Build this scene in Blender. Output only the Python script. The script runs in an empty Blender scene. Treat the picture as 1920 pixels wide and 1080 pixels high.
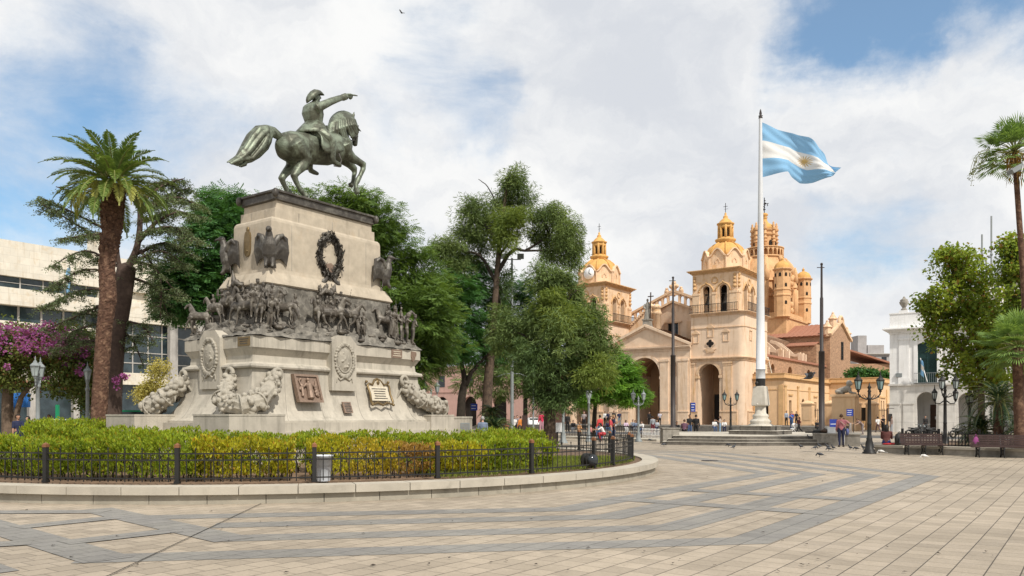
import bpy, math, random
import numpy as np
from mathutils import Vector, Matrix

# ------------------------------------------------------------------ camera, sky, sun, exposure
SC = bpy.context.scene
COL = SC.collection
R = math.radians
FPX = 1500.0            # focal length in pixels of the 1920 px wide photograph
EYE = 1.7
cam_d = bpy.data.cameras.new('camera')
cam = bpy.data.objects.new('camera', cam_d)
COL.objects.link(cam)
cam.location = (0, 0, EYE)
cam.rotation_euler = (R(90), 0, 0)
cam_d.sensor_width = 36.0
cam_d.lens = 36.0 * FPX / 1920.0
cam_d.shift_y = 240.0 / 1920.0
cam_d.clip_end = 3000
SC.camera = cam

SUN_AZ, SUN_EL = R(149), R(49)     # azimuth clockwise from +Y
SUN_STRENGTH = 4.6
SKY_STRENGTH = 0.15
EXPOSURE = -0.08
sun_d = bpy.data.lights.new('sun', 'SUN')
sun_d.energy = SUN_STRENGTH
sun_d.angle = R(1.8)
sun_d.color = (1.0, 0.95, 0.87)
sun = bpy.data.objects.new('sun', sun_d)
COL.objects.link(sun)
sun.location = (30, -40, 60)
sd = Vector((math.sin(SUN_AZ) * math.cos(SUN_EL), math.cos(SUN_AZ) * math.cos(SUN_EL), math.sin(SUN_EL)))
sun.rotation_euler = sd.to_track_quat('Z', 'Y').to_euler()
SC.view_settings.view_transform = 'Standard'
SC.view_settings.look = 'None'
SC.view_settings.gamma = 1.0
SC.view_settings.exposure = EXPOSURE
SC.view_settings.use_curve_mapping = False
SC.cycles.max_bounces = 6
SC.cycles.transparent_max_bounces = 8
SC.cycles.use_denoising = True


class G:
    """small node-graph writer"""
    def __init__(s, tree):
        s.t = tree; s.n = tree.nodes; s.l = tree.links
        s.n.clear()
    def new(s, typ, inp=None, **props):
        nd = s.n.new(typ)
        for k, v in props.items(): setattr(nd, k, v)
        for k, v in (inp or {}).items(): s.set(nd.inputs[k], v)
        return nd
    def set(s, sock, v):
        if isinstance(v, bpy.types.NodeSocket): s.l.new(v, sock)
        elif isinstance(v, bpy.types.Node): s.l.new(v.outputs[0], sock)
        else:
            if sock.type == 'RGBA' and len(v) == 3: v = (*v, 1)
            sock.default_value = v
    def math(s, op, a, b=0.0, clamp=False):
        return s.new('ShaderNodeMath', {0: a, 1: b}, operation=op, use_clamp=clamp).outputs[0]
    def mix(s, f, a, b, blend='MIX'):
        nd = s.new('ShaderNodeMix', data_type='RGBA', blend_type=blend)
        s.set(nd.inputs[0], f); s.set(nd.inputs[6], a); s.set(nd.inputs[7], b)
        return nd.outputs[2]
    def ramp(s, f, lo, hi, a=0.0, b=1.0, smooth=True):
        return s.new('ShaderNodeMapRange', {0: f, 1: lo, 2: hi, 3: a, 4: b},
                     interpolation_type='SMOOTHSTEP' if smooth else 'LINEAR').outputs[0]
    def noise(s, vec, scale, detail=5, rough=.6, dist=0.0):
        return s.new('ShaderNodeTexNoise', {'Vector': vec, 'Scale': scale, 'Detail': detail,
                                            'Roughness': rough, 'Distortion': dist}).outputs[0]
    def scale(s, vec, sc, rot=(0, 0, 0), loc=(0, 0, 0)):
        return s.new('ShaderNodeMapping', {'Vector': vec, 'Scale': sc, 'Rotation': rot, 'Location': loc}).outputs[0]


def pxdir(px, py):
    return Vector(((px - 960) / FPX, 1.0, -(py - 780) / FPX)).normalized()

world = bpy.data.worlds.new('World')
SC.world = world
world.use_nodes = True
g = G(world.node_tree)
sky = g.new('ShaderNodeTexSky', sky_type='NISHITA', sun_disc=False, sun_elevation=SUN_EL, sun_rotation=SUN_AZ,
            altitude=400, air_density=1.0, dust_density=0.6, ozone_density=1.6)
tc = g.new('ShaderNodeTexCoord').outputs['Generated']
warp = g.noise(g.scale(tc, (1, 1, 1.8)), 5.0, 4, .55)
wv = g.new('ShaderNodeVectorMath', {0: tc, 1: g.new('ShaderNodeVectorMath', {0: g.new('ShaderNodeTexNoise', {'Vector': tc, 'Scale': 4.5, 'Detail': 5}).outputs[1], 1: (-.5, -.5, -.5)}, operation='ADD')}, operation='ADD')
wv2 = g.new('ShaderNodeVectorMath', {0: g.new('ShaderNodeTexNoise', {'Vector': tc, 'Scale': 6.0, 'Detail': 8, 'Roughness': .62}).outputs[1], 1: (.5, .5, .5)}, operation='SUBTRACT')
wv3 = g.new('ShaderNodeVectorMath', {0: wv2, 'Scale': .17}, operation='SCALE')
wdir = g.new('ShaderNodeVectorMath', {0: g.new('ShaderNodeVectorMath', {0: tc, 1: wv3}, operation='ADD')}, operation='NORMALIZE').outputs[0]
# openings in the cloud cover: direction, angular radius in px, weight (negative = thicker cloud)
HOLES = [(1700, 40, 200, .62), (1850, 60, 150, .38), (1585, 90, 100, .32), (1530, 10, 150, .34), (1630, 110, 80, .2), (1905, 70, 100, .25), (1490, 150, 90, -.25), (1560, 200, 80, -.2),
         (870, 185, 110, .5), (905, 235, 70, .3), (330, 290, 150, .27), (110, 255, 140, .27), (20, 300, 120, .24), (450, 300, 130, .25),
         (90, 40, 130, .36), (1660, 400, 130, .22), (1590, 430, 100, .2), (1740, 360, 90, .3), (1480, 300, 60, .2), (1110, 160, 80, .22), (1230, 30, 100, .3), (700, 215, 60, .3), (800, 10, 90, .15),
         (1240, 130, 170, -.35), (1380, 150, 120, -.3), (1740, 240, 140, -.5), (1880, 210, 120, -.6), (1620, 230, 110, -.5), (500, 120, 200, -.3), (1050, 300, 220, -.4)]
acc = None
for px, py, rad, wgt in HOLES:
    d = pxdir(px, py)
    dt = g.new('ShaderNodeVectorMath', {0: wdir, 1: d}, operation='DOT_PRODUCT').outputs['Value']
    v = g.math('MULTIPLY', g.ramp(dt, math.cos(rad / FPX * 1.55), 1.0), wgt)
    acc = v if acc is None else g.math('ADD', acc, v)
fbm = g.noise(g.scale(tc, (1, 1, 2.2)), 4.0, 10, .62, .3)
wide = g.noise(tc, 1.7, 4, .5)
cover = g.math('ADD', g.math('SUBTRACT', g.math('ADD', g.math('MULTIPLY', g.math('SUBTRACT', fbm, .5), 1.9), 1.0), g.math('MULTIPLY', acc, .95)), g.math('MULTIPLY', g.math('SUBTRACT', wide, .5), .5))
cover = g.ramp(cover, .0, 1.02)
shade = g.ramp(g.noise(g.scale(wdir, (1, 1, 2.0)), 3.2, 8, .6), .34, .64)
low = g.ramp(g.new('ShaderNodeSeparateXYZ', {0: tc}).outputs[2], .0, .22)
shade = g.math('ADD', g.math('MULTIPLY', shade, .75), g.math('MULTIPLY', low, .25), True)
cloud = g.mix(shade, (.74, .785, .87), (1.18, 1.18, 1.17))
skyc = g.new('ShaderNodeVectorMath', {0: sky.outputs[0], 'Scale': SKY_STRENGTH}, operation='SCALE').outputs[0]
skyc = g.mix(.2, g.mix(1.0, skyc, (.70, 1.14, 1.26), 'MULTIPLY'), (.82, .90, 1.0))
col = g.mix(cover, skyc, cloud)
g.new('ShaderNodeOutputWorld', {'Surface': g.new('ShaderNodeBackground', {'Color': col, 'Strength': 0.87})})
# ------------------------------------------------------------------ mesh helpers
rng = np.random.default_rng(7)
random.seed(7)

class MB:
    """collects shapes into one mesh"""
    def __init__(s): s.v = []; s.f = []; s.mi = []; s.sm = []; s.cur = 0
    def add(s, vs, fs, smooth=False):
        o = len(s.v)
        s.v.extend([tuple(v) for v in vs])
        for f in fs:
            s.f.append(tuple(i + o for i in f)); s.mi.append(s.cur); s.sm.append(smooth)
    def box(s, x0, x1, y0, y1, z0, z1):
        vs = [(x0, y0, z0), (x1, y0, z0), (x1, y1, z0), (x0, y1, z0), (x0, y0, z1), (x1, y0, z1), (x1, y1, z1), (x0, y1, z1)]
        s.add(vs, [(3, 2, 1, 0), (4, 5, 6, 7), (0, 1, 5, 4), (1, 2, 6, 5), (2, 3, 7, 6), (3, 0, 4, 7)])
        return s
    def bar(s, a, b, w, h=None, up=(0, 0, 1)):
        """rectangular bar from a to b"""
        a = Vector(a); b = Vector(b); h = h or w
        t = (b - a).normalized(); u = Vector(up)
        if abs(t.dot(u)) > .98: u = Vector((1, 0, 0))
        sd = t.cross(u).normalized() * (w / 2); un = sd.cross(t).normalized() * (h / 2)
        vs = [a - sd - un, a + sd - un, a + sd + un, a - sd + un, b - sd - un, b + sd - un, b + sd + un, b - sd + un]
        s.add(vs, [(3, 2, 1, 0), (4, 5, 6, 7), (0, 1, 5, 4), (1, 2, 6, 5), (2, 3, 7, 6), (3, 0, 4, 7)])
        return s
    def prism(s, poly, a, b, axis='z', smooth=False):
        """polygon extruded along an axis; poly is in the two other axes, in order x,y / x,z / y,z"""
        n = len(poly)
        mk = {'z': lambda p, t: (p[0], p[1], t), 'y': lambda p, t: (p[0], t, p[1]), 'x': lambda p, t: (t, p[0], p[1])}[axis]
        ar = sum(poly[i][0] * poly[(i + 1) % n][1] - poly[(i + 1) % n][0] * poly[i][1] for i in range(n))
        if (ar < 0) != (axis == 'y'): poly = poly[::-1]
        vs = [mk(p, a) for p in poly] + [mk(p, b) for p in poly]
        s.add(vs, [tuple(range(n))[::-1], tuple(range(n, 2 * n))])
        s.add(vs, [(i, (i + 1) % n, n + (i + 1) % n, n + i) for i in range(n)], smooth)
        return s
    def tube(s, path, rad, n=8, side=None, cap=True, smooth=True, flatcap=False):
        P = [Vector(p) for p in path]; m = len(P)
        rr = rad if isinstance(rad, (list, tuple)) and len(rad) == m else [rad] * m
        rr = [(q, q) if not isinstance(q, (list, tuple)) else q for q in rr]
        ref = Vector(side) if side else None
        vs = []; prev = None
        for i in range(m):
            t = (P[min(i + 1, m - 1)] - P[max(i - 1, 0)])
            t = t.normalized() if t.length > 1e-9 else Vector((0, 0, 1))
            if ref is not None: a = ref - t * ref.dot(t)
            elif prev is not None: a = prev - t * prev.dot(t)
            else:
                a = Vector((1, 0, 0)) if abs(t.x) < .8 else Vector((0, 1, 0)); a = a - t * a.dot(t)
            if a.length < 1e-6: a = t.orthogonal()
            a.normalize(); prev = a; b = t.cross(a)
            for k in range(n):
                an = 2 * math.pi * k / n
                vs.append(P[i] + a * (rr[i][0] * math.cos(an)) + b * (rr[i][1] * math.sin(an)))
        fs = [(i * n + k, i * n + (k + 1) % n, (i + 1) * n + (k + 1) % n, (i + 1) * n + k) for i in range(m - 1) for k in range(n)]
        s.add(vs, fs, smooth)
        if cap:
            o = len(s.v) - m * n
            for i, sg in ((0, -1), (m - 1, 1)):
                t = (P[1] - P[0]) if i == 0 else (P[-1] - P[-2])
                t = t.normalized() if t.length > 1e-9 else Vector((0, 0, 1))
                e = 0 if flatcap else .6 * min(rr[i])
                s.v.append(tuple(P[i] + t * sg * e)); c = len(s.v) - 1
                for k in range(n):
                    q = (o + i * n + k, o + i * n + (k + 1) % n)
                    s.f.append((q[1], q[0], c) if sg < 0 else (q[0], q[1], c)); s.mi.append(s.cur); s.sm.append(smooth)
        return s
    def lathe(s, prof, c=(0, 0, 0), n=16, smooth=True, rot=0.0, sx=1, sy=1):
        vs = [(c[0] + sx * r * math.cos(2 * math.pi * k / n + rot), c[1] + sy * r * math.sin(2 * math.pi * k / n + rot), c[2] + z) for r, z in prof for k in range(n)]
        m = len(prof)
        fs = [(i * n + k, i * n + (k + 1) % n, (i + 1) * n + (k + 1) % n, (i + 1) * n + k) for i in range(m - 1) for k in range(n)]
        s.add(vs, fs, smooth)
        s.add(vs[:n], [tuple(range(n))[::-1]]); s.add(vs[-n:], [tuple(range(n))])
        return s
    def ball(s, c, r, n=10, m=7, smooth=True):
        if not isinstance(r, (tuple, list)): r = (r, r, r)
        vs = [(c[0], c[1], c[2] - r[2])]
        for i in range(1, m):
            a = math.pi * i / m
            for k in range(n):
                b = 2 * math.pi * k / n
                vs.append((c[0] + r[0] * math.sin(a) * math.cos(b), c[1] + r[1] * math.sin(a) * math.sin(b), c[2] - r[2] * math.cos(a)))
        vs.append((c[0], c[1], c[2] + r[2])); L = len(vs) - 1
        fs = [(0, 1 + (k + 1) % n, 1 + k) for k in range(n)]
        for i in range(m - 2):
            for k in range(n):
                a = 1 + i * n + k; b = 1 + i * n + (k + 1) % n
                fs.append((a, b, b + n, a + n))
        o = 1 + (m - 2) * n
        fs += [(o + k, o + (k + 1) % n, L) for k in range(n)]
        s.add(vs, fs, smooth)
        return s
    def torus(s, c, R0, r, ax='z', n=20, m=8, arc=(0, 2 * math.pi), ry=None):
        pts = []
        full = abs(arc[1] - arc[0]) > 6.28
        for k in range(n + 1):
            a = arc[0] + (arc[1] - arc[0]) * k / n
            u, v = R0 * math.cos(a), (ry or R0) * math.sin(a)
            pts.append({'z': (c[0] + u, c[1] + v, c[2]), 'y': (c[0] + u, c[1], c[2] + v), 'x': (c[0], c[1] + u, c[2] + v)}[ax])
        return s.tube(pts, r, m, side={'z': (0, 0, 1), 'y': (0, 1, 0), 'x': (1, 0, 0)}[ax], cap=not full)
    def merge(s, o, mat=None):
        vs = [mat @ Vector(v) for v in o.v] if mat is not None else o.v
        b = len(s.v)
        s.v.extend([tuple(v) for v in vs])
        s.f.extend([tuple(i + b for i in f) for f in o.f]); s.mi.extend(o.mi); s.sm.extend(o.sm)
        return s
    def walls(s, x0, x1, z0, z1, y0, y1, holes=(), axis='y'):
        """a wall along x (thickness y0..y1) with openings (hx0,hx1,hz0,hz1,arched); axis='x' swaps x and y"""
        t = MB()
        xs = sorted({x0, x1, *[h[0] for h in holes], *[h[1] for h in holes]})
        for a, b in zip(xs[:-1], xs[1:]):
            if b - a < 1e-6: continue
            hs = sorted([h for h in holes if h[0] <= a + 1e-6 and h[1] >= b - 1e-6], key=lambda h: h[2])
            z = z0
            for h in hs:
                if h[2] > z + 1e-6: t.box(a, b, y0, y1, z, h[2])
                z = h[3]
            if z1 > z + 1e-6: t.box(a, b, y0, y1, z, z1)
        for h in holes:
            if len(h) > 4 and h[4]:
                r = (h[1] - h[0]) / 2; cx = (h[0] + h[1]) / 2; rz = h[4] if h[4] is not True else r
                zc = h[3] - rz; N = 10
                for sgn in (-1, 1):
                    arc = [(cx + sgn * r * math.cos(math.pi / 2 * k / N), zc + rz * math.sin(math.pi / 2 * k / N)) for k in range(N + 1)]
                    for p, q in zip(arc[:-1], arc[1:]):
                        t.prism([p, (p[0], h[3]), (q[0], h[3]), q] if abs(q[1] - h[3]) > 1e-6 else [p, (p[0], h[3]), q], y0, y1, 'y')
        if axis == 'x':
            t.v = [(v[1], v[0], v[2]) for v in t.v]; t.f = [f[::-1] for f in t.f]
        return s.merge(t)
    def mesh(s, name):
        me = bpy.data.meshes.new(name)
        me.from_pydata(s.v, [], s.f)
        me.polygons.foreach_set('material_index', s.mi)
        me.polygons.foreach_set('use_smooth', s.sm)
        me.update()
        return me
    def build(s, name, mats, parent=None, **kw):
        me = s.mesh(name)
        return link(name, me, mats, parent, **kw)

def link(name, me, mats, parent=None, loc=None, rz=None):
    if not isinstance(mats, (list, tuple)): mats = [mats]
    if not me.materials:
        for m in mats: me.materials.append(m)
    o = bpy.data.objects.new(name, me)
    COL.objects.link(o)
    if parent is not None: o.parent = parent
    if loc is not None: o.location = loc
    if rz is not None: o.rotation_euler = (0, 0, rz)
    return o

def thing(name, label, cat, loc=(0, 0, 0), rz=0.0, group=None):
    o = bpy.data.objects.new(name, None)
    COL.objects.link(o)
    o.empty_display_size = .3
    o.location = loc; o.rotation_euler = (0, 0, rz)
    return tag(o, label, cat, group)

def tag(o, label=None, cat=None, group=None, kind=None):
    if label: o['label'] = label
    if cat: o['category'] = cat
    if group: o['group'] = group
    if kind: o['kind'] = kind
    return o

def copy_tree(o, parent=None):
    c = o.copy(); COL.objects.link(c)
    if parent is not None: c.parent = parent
    for ch in list(o.children): copy_tree(ch, c)
    return c

def again(o, label, loc, rz=0.0, scale=1.0):
    c = copy_tree(o)
    c['label'] = label; c.location = loc; c.rotation_euler = (0, 0, rz); c.scale = (scale,) * 3
    return c

def fused(mb, voxel, smooth=3, disp=None):
    """one continuous surface from the collected shapes (voxel remesh), returned as a mesh"""
    me = mb.mesh('tmp'); o = bpy.data.objects.new('tmp', me); COL.objects.link(o)
    m = o.modifiers.new('r', 'REMESH'); m.mode = 'VOXEL'; m.voxel_size = voxel; m.use_smooth_shade = True
    if smooth:
        m = o.modifiers.new('s', 'SMOOTH'); m.factor = .5; m.iterations = smooth
    dg = bpy.context.evaluated_depsgraph_get(); dg.update()
    out = bpy.data.meshes.new_from_object(o.evaluated_get(dg))
    bpy.data.objects.remove(o); bpy.data.meshes.remove(me)
    out.polygons.foreach_set('use_smooth', [True] * len(out.polygons))
    return out

def mesh_arrays(me):
    v = np.empty(len(me.vertices) * 3); me.vertices.foreach_get('co', v)
    return v.reshape(-1, 3), [tuple(p.vertices) for p in me.polygons]

def leaf_mesh(name, pos, ax, nr, l, w, fold=.0):
    """many small four-cornered leaves: centre, long axis, normal, length, width (numpy arrays)"""
    pos = np.asarray(pos, float); ax = np.asarray(ax, float); nr = np.asarray(nr, float); N = len(pos)
    ax /= np.linalg.norm(ax, axis=1, keepdims=True) + 1e-9
    b = np.cross(ax, nr); b /= np.linalg.norm(b, axis=1, keepdims=True) + 1e-9
    n2 = np.cross(b, ax)
    l = np.broadcast_to(np.asarray(l, float), (N,))[:, None]; w = np.broadcast_to(np.asarray(w, float), (N,))[:, None]
    V = np.stack([pos - ax * l / 2, pos - ax * l * .05 + b * w / 2 + n2 * w * fold, pos + ax * l / 2, pos - ax * l * .05 - b * w / 2 + n2 * w * fold], 1).reshape(-1, 3)
    me = bpy.data.meshes.new(name)
    me.vertices.add(4 * N); me.vertices.foreach_set('co', V.ravel())
    me.loops.add(4 * N); me.loops.foreach_set('vertex_index', np.arange(4 * N, dtype=np.int32))
    me.polygons.add(N); me.polygons.foreach_set('loop_start', np.arange(0, 4 * N, 4, dtype=np.int32))
    try: me.polygons.foreach_set('loop_total', np.full(N, 4, dtype=np.int32))
    except Exception: pass
    me.update(calc_edges=True)
    return me

def unit(n):
    v = rng.normal(size=(n, 3)); return v / np.linalg.norm(v, axis=1, keepdims=True)

def at(px, py):
    """ground point seen at a pixel of the photograph"""
    Y = EYE * FPX / (py - 780); return ((px - 960) / FPX * Y, Y, 0.0)
def far(px, Y, z=0.0): return ((px - 960) / FPX * Y, Y, z)
def zat(py, Y): return EYE - (py - 780) / FPX * Y

GRID = R(-36)     # every facade of the square follows this grid: local +y is E1, local +x is XL
E1 = Vector((math.sin(R(36)), math.cos(R(36)), 0)); XL = Vector((E1.y, -E1.x, 0))

# ------------------------------------------------------------------ materials
MATS = {}
def mat(name, c, rough=.75, var=.18, vs=2.0, bump=.0, bs=40.0, metal=0.0, stain=None, sa=.5, streak=None, st=(.50, .72, .75), brick=None, spec=.3, c2=None, c2s=1.0, c2t=(.5, .65)):
    m = bpy.data.materials.new(name); m.use_nodes = True
    g = G(m.node_tree)
    oc = g.new('ShaderNodeTexCoord').outputs['Object']
    n1 = g.noise(oc, vs, 6, .65)
    f = g.ramp(n1, .3, .7, 1 - var, 1 + var, False)
    base = g.new('ShaderNodeVectorMath', {0: tuple(c), 'Scale': f}, operation='SCALE').outputs[0]
    hgt = None
    if c2 is not None:
        base = g.mix(g.ramp(g.noise(oc, c2s, 6, .7, .4), c2t[0], c2t[1]), base, c2)
    if brick:
        # brick = (width, height, mortar, mortar colour factor, tone variation, rotate)
        sp = g.new('ShaderNodeSeparateXYZ', {0: oc})
        cm = g.new('ShaderNodeCombineXYZ', {0: g.math('ADD', sp.outputs[0], sp.outputs[1]), 1: sp.outputs[2], 2: 0.0})
        bt = g.new('ShaderNodeTexBrick', {'Vector': cm, 'Color1': (1, 1, 1), 'Color2': (1 - brick[4],) * 3, 'Mortar': (brick[3],) * 3, 'Scale': 1.0,
                                          'Mortar Size': brick[2], 'Mortar Smooth': .3, 'Bias': 0.0, 'Brick Width': brick[0], 'Row Height': brick[1]})
        base = g.mix(1.0, base, bt.outputs[0], 'MULTIPLY')
    if stain is not None:
        sn = g.noise(oc, sa if sa > 1 else 1.3, 8, .7, .5)
        base = g.mix(g.math('MULTIPLY', g.ramp(sn, .5, .75), .7), base, stain)
    if streak is not None:
        sn_ = g.noise(g.scale(oc, (1.6, 1.6, .16)), 1.6, 7, .7)
        base = g.mix(g.math('MULTIPLY', g.ramp(sn_, st[0], st[1]), st[2]), base, streak)
    bs_ = g.new('ShaderNodeBsdfPrincipled', {'Base Color': base, 'Roughness': rough, 'Metallic': metal, 'Specular IOR Level': spec})
    if bump:
        bn = g.noise(oc, bs, 4, .6)
        if brick: bn = g.math('ADD', g.math('MULTIPLY', bn, .4), bt.outputs[1])
        bm = g.new('ShaderNodeBump', {'Strength': min(1, abs(bump)), 'Distance': .02 * (1 if not brick else -1), 'Height': bn})
        g.set(bs_.inputs['Normal'], bm)
    g.new('ShaderNodeOutputMaterial', {'Surface': bs_})
    MATS[name] = m
    return m

LK = 2.0
def leafmat(name, a, b, rough=.5, trans=.4, c=None, vs=.5, spec=.25):
    m = bpy.data.materials.new(name); m.use_nodes = True
    g = G(m.node_tree)
    ri = g.new('ShaderNodeNewGeometry').outputs['Random Per Island']
    oc = g.new('ShaderNodeTexCoord').outputs['Object']
    k = g.ramp(g.noise(oc, vs, 4, .6), .35, .65)
    f = g.math('ADD', g.math('MULTIPLY', ri, .6), g.math('MULTIPLY', k, .4))
    a = tuple(min(.6, q * LK) for q in a); b = tuple(min(.6, q * LK) for q in b)
    base = g.mix(f, a, b)
    if c is not None: base = g.mix(g.ramp(ri, .90, .93), base, c)
    p = g.new('ShaderNodeBsdfPrincipled', {'Base Color': base, 'Roughness': rough, 'Specular IOR Level': spec})
    t = g.new('ShaderNodeBsdfTranslucent', {'Color': g.mix(1.0, base, (1.25, 1.2, .6), 'MULTIPLY')})
    mx = g.new('ShaderNodeMixShader', {0: trans, 1: p, 2: t})
    g.new('ShaderNodeOutputMaterial', {'Surface': mx})
    return m

def glassmat(name, c, rough=.08):
    m = bpy.data.materials.new(name); m.use_nodes = True
    g = G(m.node_tree)
    oc = g.new('ShaderNodeTexCoord').outputs['Object']
    b = g.new('ShaderNodeBump', {'Strength': .15, 'Distance': .05, 'Height': g.noise(oc, .8, 2)})
    f = g.ramp(g.noise(oc, .7, 3), .3, .7, .6, 1.4)
    base = g.new('ShaderNodeVectorMath', {0: c, 'Scale': f}, operation='SCALE').outputs[0]
    p = g.new('ShaderNodeBsdfPrincipled', {'Base Color': base, 'Roughness': rough, 'Specular IOR Level': .6, 'Normal': b})
    g.new('ShaderNodeOutputMaterial', {'Surface': p})
    return m

granite = mat('monument_granite', (.445, .405, .335), .8, .14, 2.5, .3, 60, stain=(.33, .30, .25), sa=1.2, streak=(.235, .215, .175), st=(.46, .72, .85))
granite_up = mat('monument_granite_upper', (.43, .37, .285), .8, .16, 3, .3, 60, stain=(.42, .33, .23), streak=(.27, .23, .175))
granite_lt = mat('carved_granite', (.33, .30, .245), .8, .24, 6, .3, 50, streak=(.30, .27, .22))
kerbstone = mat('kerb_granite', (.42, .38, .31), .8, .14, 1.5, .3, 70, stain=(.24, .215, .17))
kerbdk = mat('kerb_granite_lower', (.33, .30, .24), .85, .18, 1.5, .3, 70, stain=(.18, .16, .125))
plinthst = mat('old_stone', (.30, .275, .235), .85, .25, 3, .4, 30, stain=(.11, .10, .085), streak=(.10, .09, .075))
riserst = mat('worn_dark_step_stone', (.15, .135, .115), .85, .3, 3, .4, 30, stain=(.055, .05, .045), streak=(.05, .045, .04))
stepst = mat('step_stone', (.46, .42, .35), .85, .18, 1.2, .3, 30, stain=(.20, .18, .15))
bronze = mat('patinated_bronze', (.085, .088, .062), .5, .3, 4, .3, 25, metal=.45, c2=(.21, .245, .18), c2s=2.2, c2t=(.42, .62), spec=.5)
bronze_dk = mat('dark_bronze', (.062, .054, .045), .5, .3, 5, .3, 25, metal=.3, c2=(.15, .138, .115), c2s=3.0, c2t=(.45, .65), spec=.5)
reliefbr = mat('relief_bronze', (.086, .073, .058), .55, .35, 5, .3, 25, metal=.15, c2=(.205, .183, .148), c2s=3.5, c2t=(.46, .66), spec=.5)
rockbr = mat('relief_rock_bronze', (.14, .128, .108), .7, .35, 5, .6, 14, metal=.1, c2=(.24, .22, .185), c2s=4.0, c2t=(.45, .62), streak=(.07, .065, .055))
brass = mat('brass_plaque_metal', (.21, .15, .075), .45, .2, 12, .2, 60, metal=.6)
copper = mat('reddish_bronze', (.25, .175, .13), .5, .2, 14, .3, 50, metal=.35)
paleplq = mat('gilded_marble', (.55, .49, .38), .6, .15, 10, .3, 50)
iron = mat('black_iron', (.022, .021, .020), .5, .2, 5)
irongr = mat('grey_painted_iron', (.22, .24, .24), .5, .15, 5)
coppercap = mat('copper_cap', (.26, .12, .06), .45, .2, 10, metal=.5)
stucco = mat('cathedral_stucco', (.72, .545, .395), .85, .10, .8, .1, 12, stain=(.65, .45, .295), streak=(.50, .315, .165))
stucco2 = mat('tower_stucco', (.72, .52, .345), .85, .14, .8, .1, 12, stain=(.55, .30, .10), streak=(.42, .22, .07))
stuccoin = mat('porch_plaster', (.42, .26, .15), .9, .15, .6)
ochre = mat('ochre_dome', (.60, .335, .105), .8, .22, 1.5, .15, 8, stain=(.40, .215, .075), streak=(.38, .22, .09))
trimst = mat('belfry_trim_stucco', (.58, .365, .18), .85, .15, 1.5, streak=(.46, .25, .08))
domest = mat('crossing_stucco', (.62, .375, .19), .85, .15, 1.0, .2, 8, stain=(.43, .22, .08), streak=(.34, .18, .07))
wingst = mat('wing_stucco', (.70, .48, .285), .85, .10, .8, .1, 12, streak=(.60, .40, .22))
cornst = mat('cornice_stucco', (.66, .465, .305), .85, .15, 1.5, streak=(.54, .31, .11))
parst = mat('parapet_stucco', (.60, .385, .19), .85, .15, 1.5, streak=(.48, .28, .10))
rubble = mat('rubble_stone', (.40, .245, .15), .9, .3, 3.0, .6, 6, brick=(.55, .22, .025, 1.25, .35), stain=(.30, .175, .10))
rubbledk = mat('dark_rubble_stone', (.24, .145, .09), .9, .3, 3.0, .6, 6, brick=(.5, .2, .025, 1.2, .35))
rooftile = mat('red_roof_tile', (.33, .15, .095), .85, .25, 4, .4, 12)
white = mat('white_plaster', (.80, .79, .77), .8, .06, 1.0, .1, 20, streak=(.56, .54, .50), brick=(1.1, .55, .008, .82, .03))
whitep = mat('white_smooth_plaster', (.80, .79, .77), .8, .06, 1.0, streak=(.60, .58, .54))
marblewall = mat('grey_marble_cladding', (.63, .605, .56), .7, .12, 1.5, .1, 20, streak=(.42, .39, .34), brick=(1.3, 1.05, .012, .6, .12))
bankst = mat('bank_travertine', (.70, .65, .55), .8, .08, 1.2, .1, 20, stain=(.55, .42, .26), streak=(.48, .40, .29), brick=(1.5, .62, .012, .72, .10))
concrete = mat('grey_concrete', (.40, .38, .35), .85, .15, 1.5, .1, 20, streak=(.27, .25, .23))
cityst = mat('city_concrete', (.36, .34, .33), .9, .15, .6, streak=(.26, .25, .24))
pinkst = mat('pink_plaster', (.52, .33, .28), .9, .12, .7, streak=(.42, .26, .22))
darkwood = mat('dark_wood', (.06, .035, .022), .6, .3, 4)
greenwood = mat('green_shutter', (.012, .040, .038), .5, .25, 4)
benchwood = mat('bench_wood', (.060, .036, .032), .55, .25, 6, .2, 30)
dkglass = glassmat('dark_window_glass', (.022, .026, .030))
bankglass = glassmat('blue_window_glass', (.030, .045, .052))
lampglass = glassmat('lantern_glass', (.30, .34, .33), .15)
lampglass_t = glassmat('lantern_glass_teal', (.20, .30, .30), .15)
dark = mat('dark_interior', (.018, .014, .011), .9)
pole_w = mat('white_painted_pole', (.62, .63, .64), .45, .05, 1.5, streak=(.48, .48, .47))
pole_k = mat('dark_steel_pole', (.045, .036, .034), .5, .2, 2)
basestone = mat('flagpole_stone', (.56, .52, .45), .8, .12, 2, .2, 30, stain=(.38, .34, .27), streak=(.42, .37, .29))
bluep = mat('blue_sign_paint', (.022, .045, .26), .5, .1, 3)
whitep2 = mat('white_paint', (.78, .78, .77), .5, .04, 3)
redp = mat('red_paint', (.45, .03, .03), .5, .1)
greenp = mat('green_paint', (.01, .22, .10), .5, .1)
plasticw = mat('pale_bin_plastic', (.58, .61, .64), .4, .05, 2)
soilm = mat('soil', (.15, .10, .065), .95, .4, 4, .8, 12)
bark_palm = mat('palm_trunk_bark', (.095, .050, .032), .9, .45, 7, .9, 14, c2=(.20, .12, .075), c2s=5)
bark_cedar = mat('cedar_bark', (.070, .047, .037), .9, .35, 6, .6, 14)
bark_dark = mat('dark_bark', (.035, .027, .020), .9, .35, 6, .6, 14)
bark_cas = mat('casuarina_bark', (.095, .066, .046), .9, .4, 5, .8, 14, c2=(.045, .032, .024), c2s=3)
bark_pl = mat('plane_bark', (.14, .10, .07), .9, .3, 5, .4, 14)
rachis = mat('frond_stem', (.19, .20, .06), .6, .2, 4)
L_palm = leafmat('date_palm_leaf', (.050, .085, .022), (.125, .170, .045), .4, .25)
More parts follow.
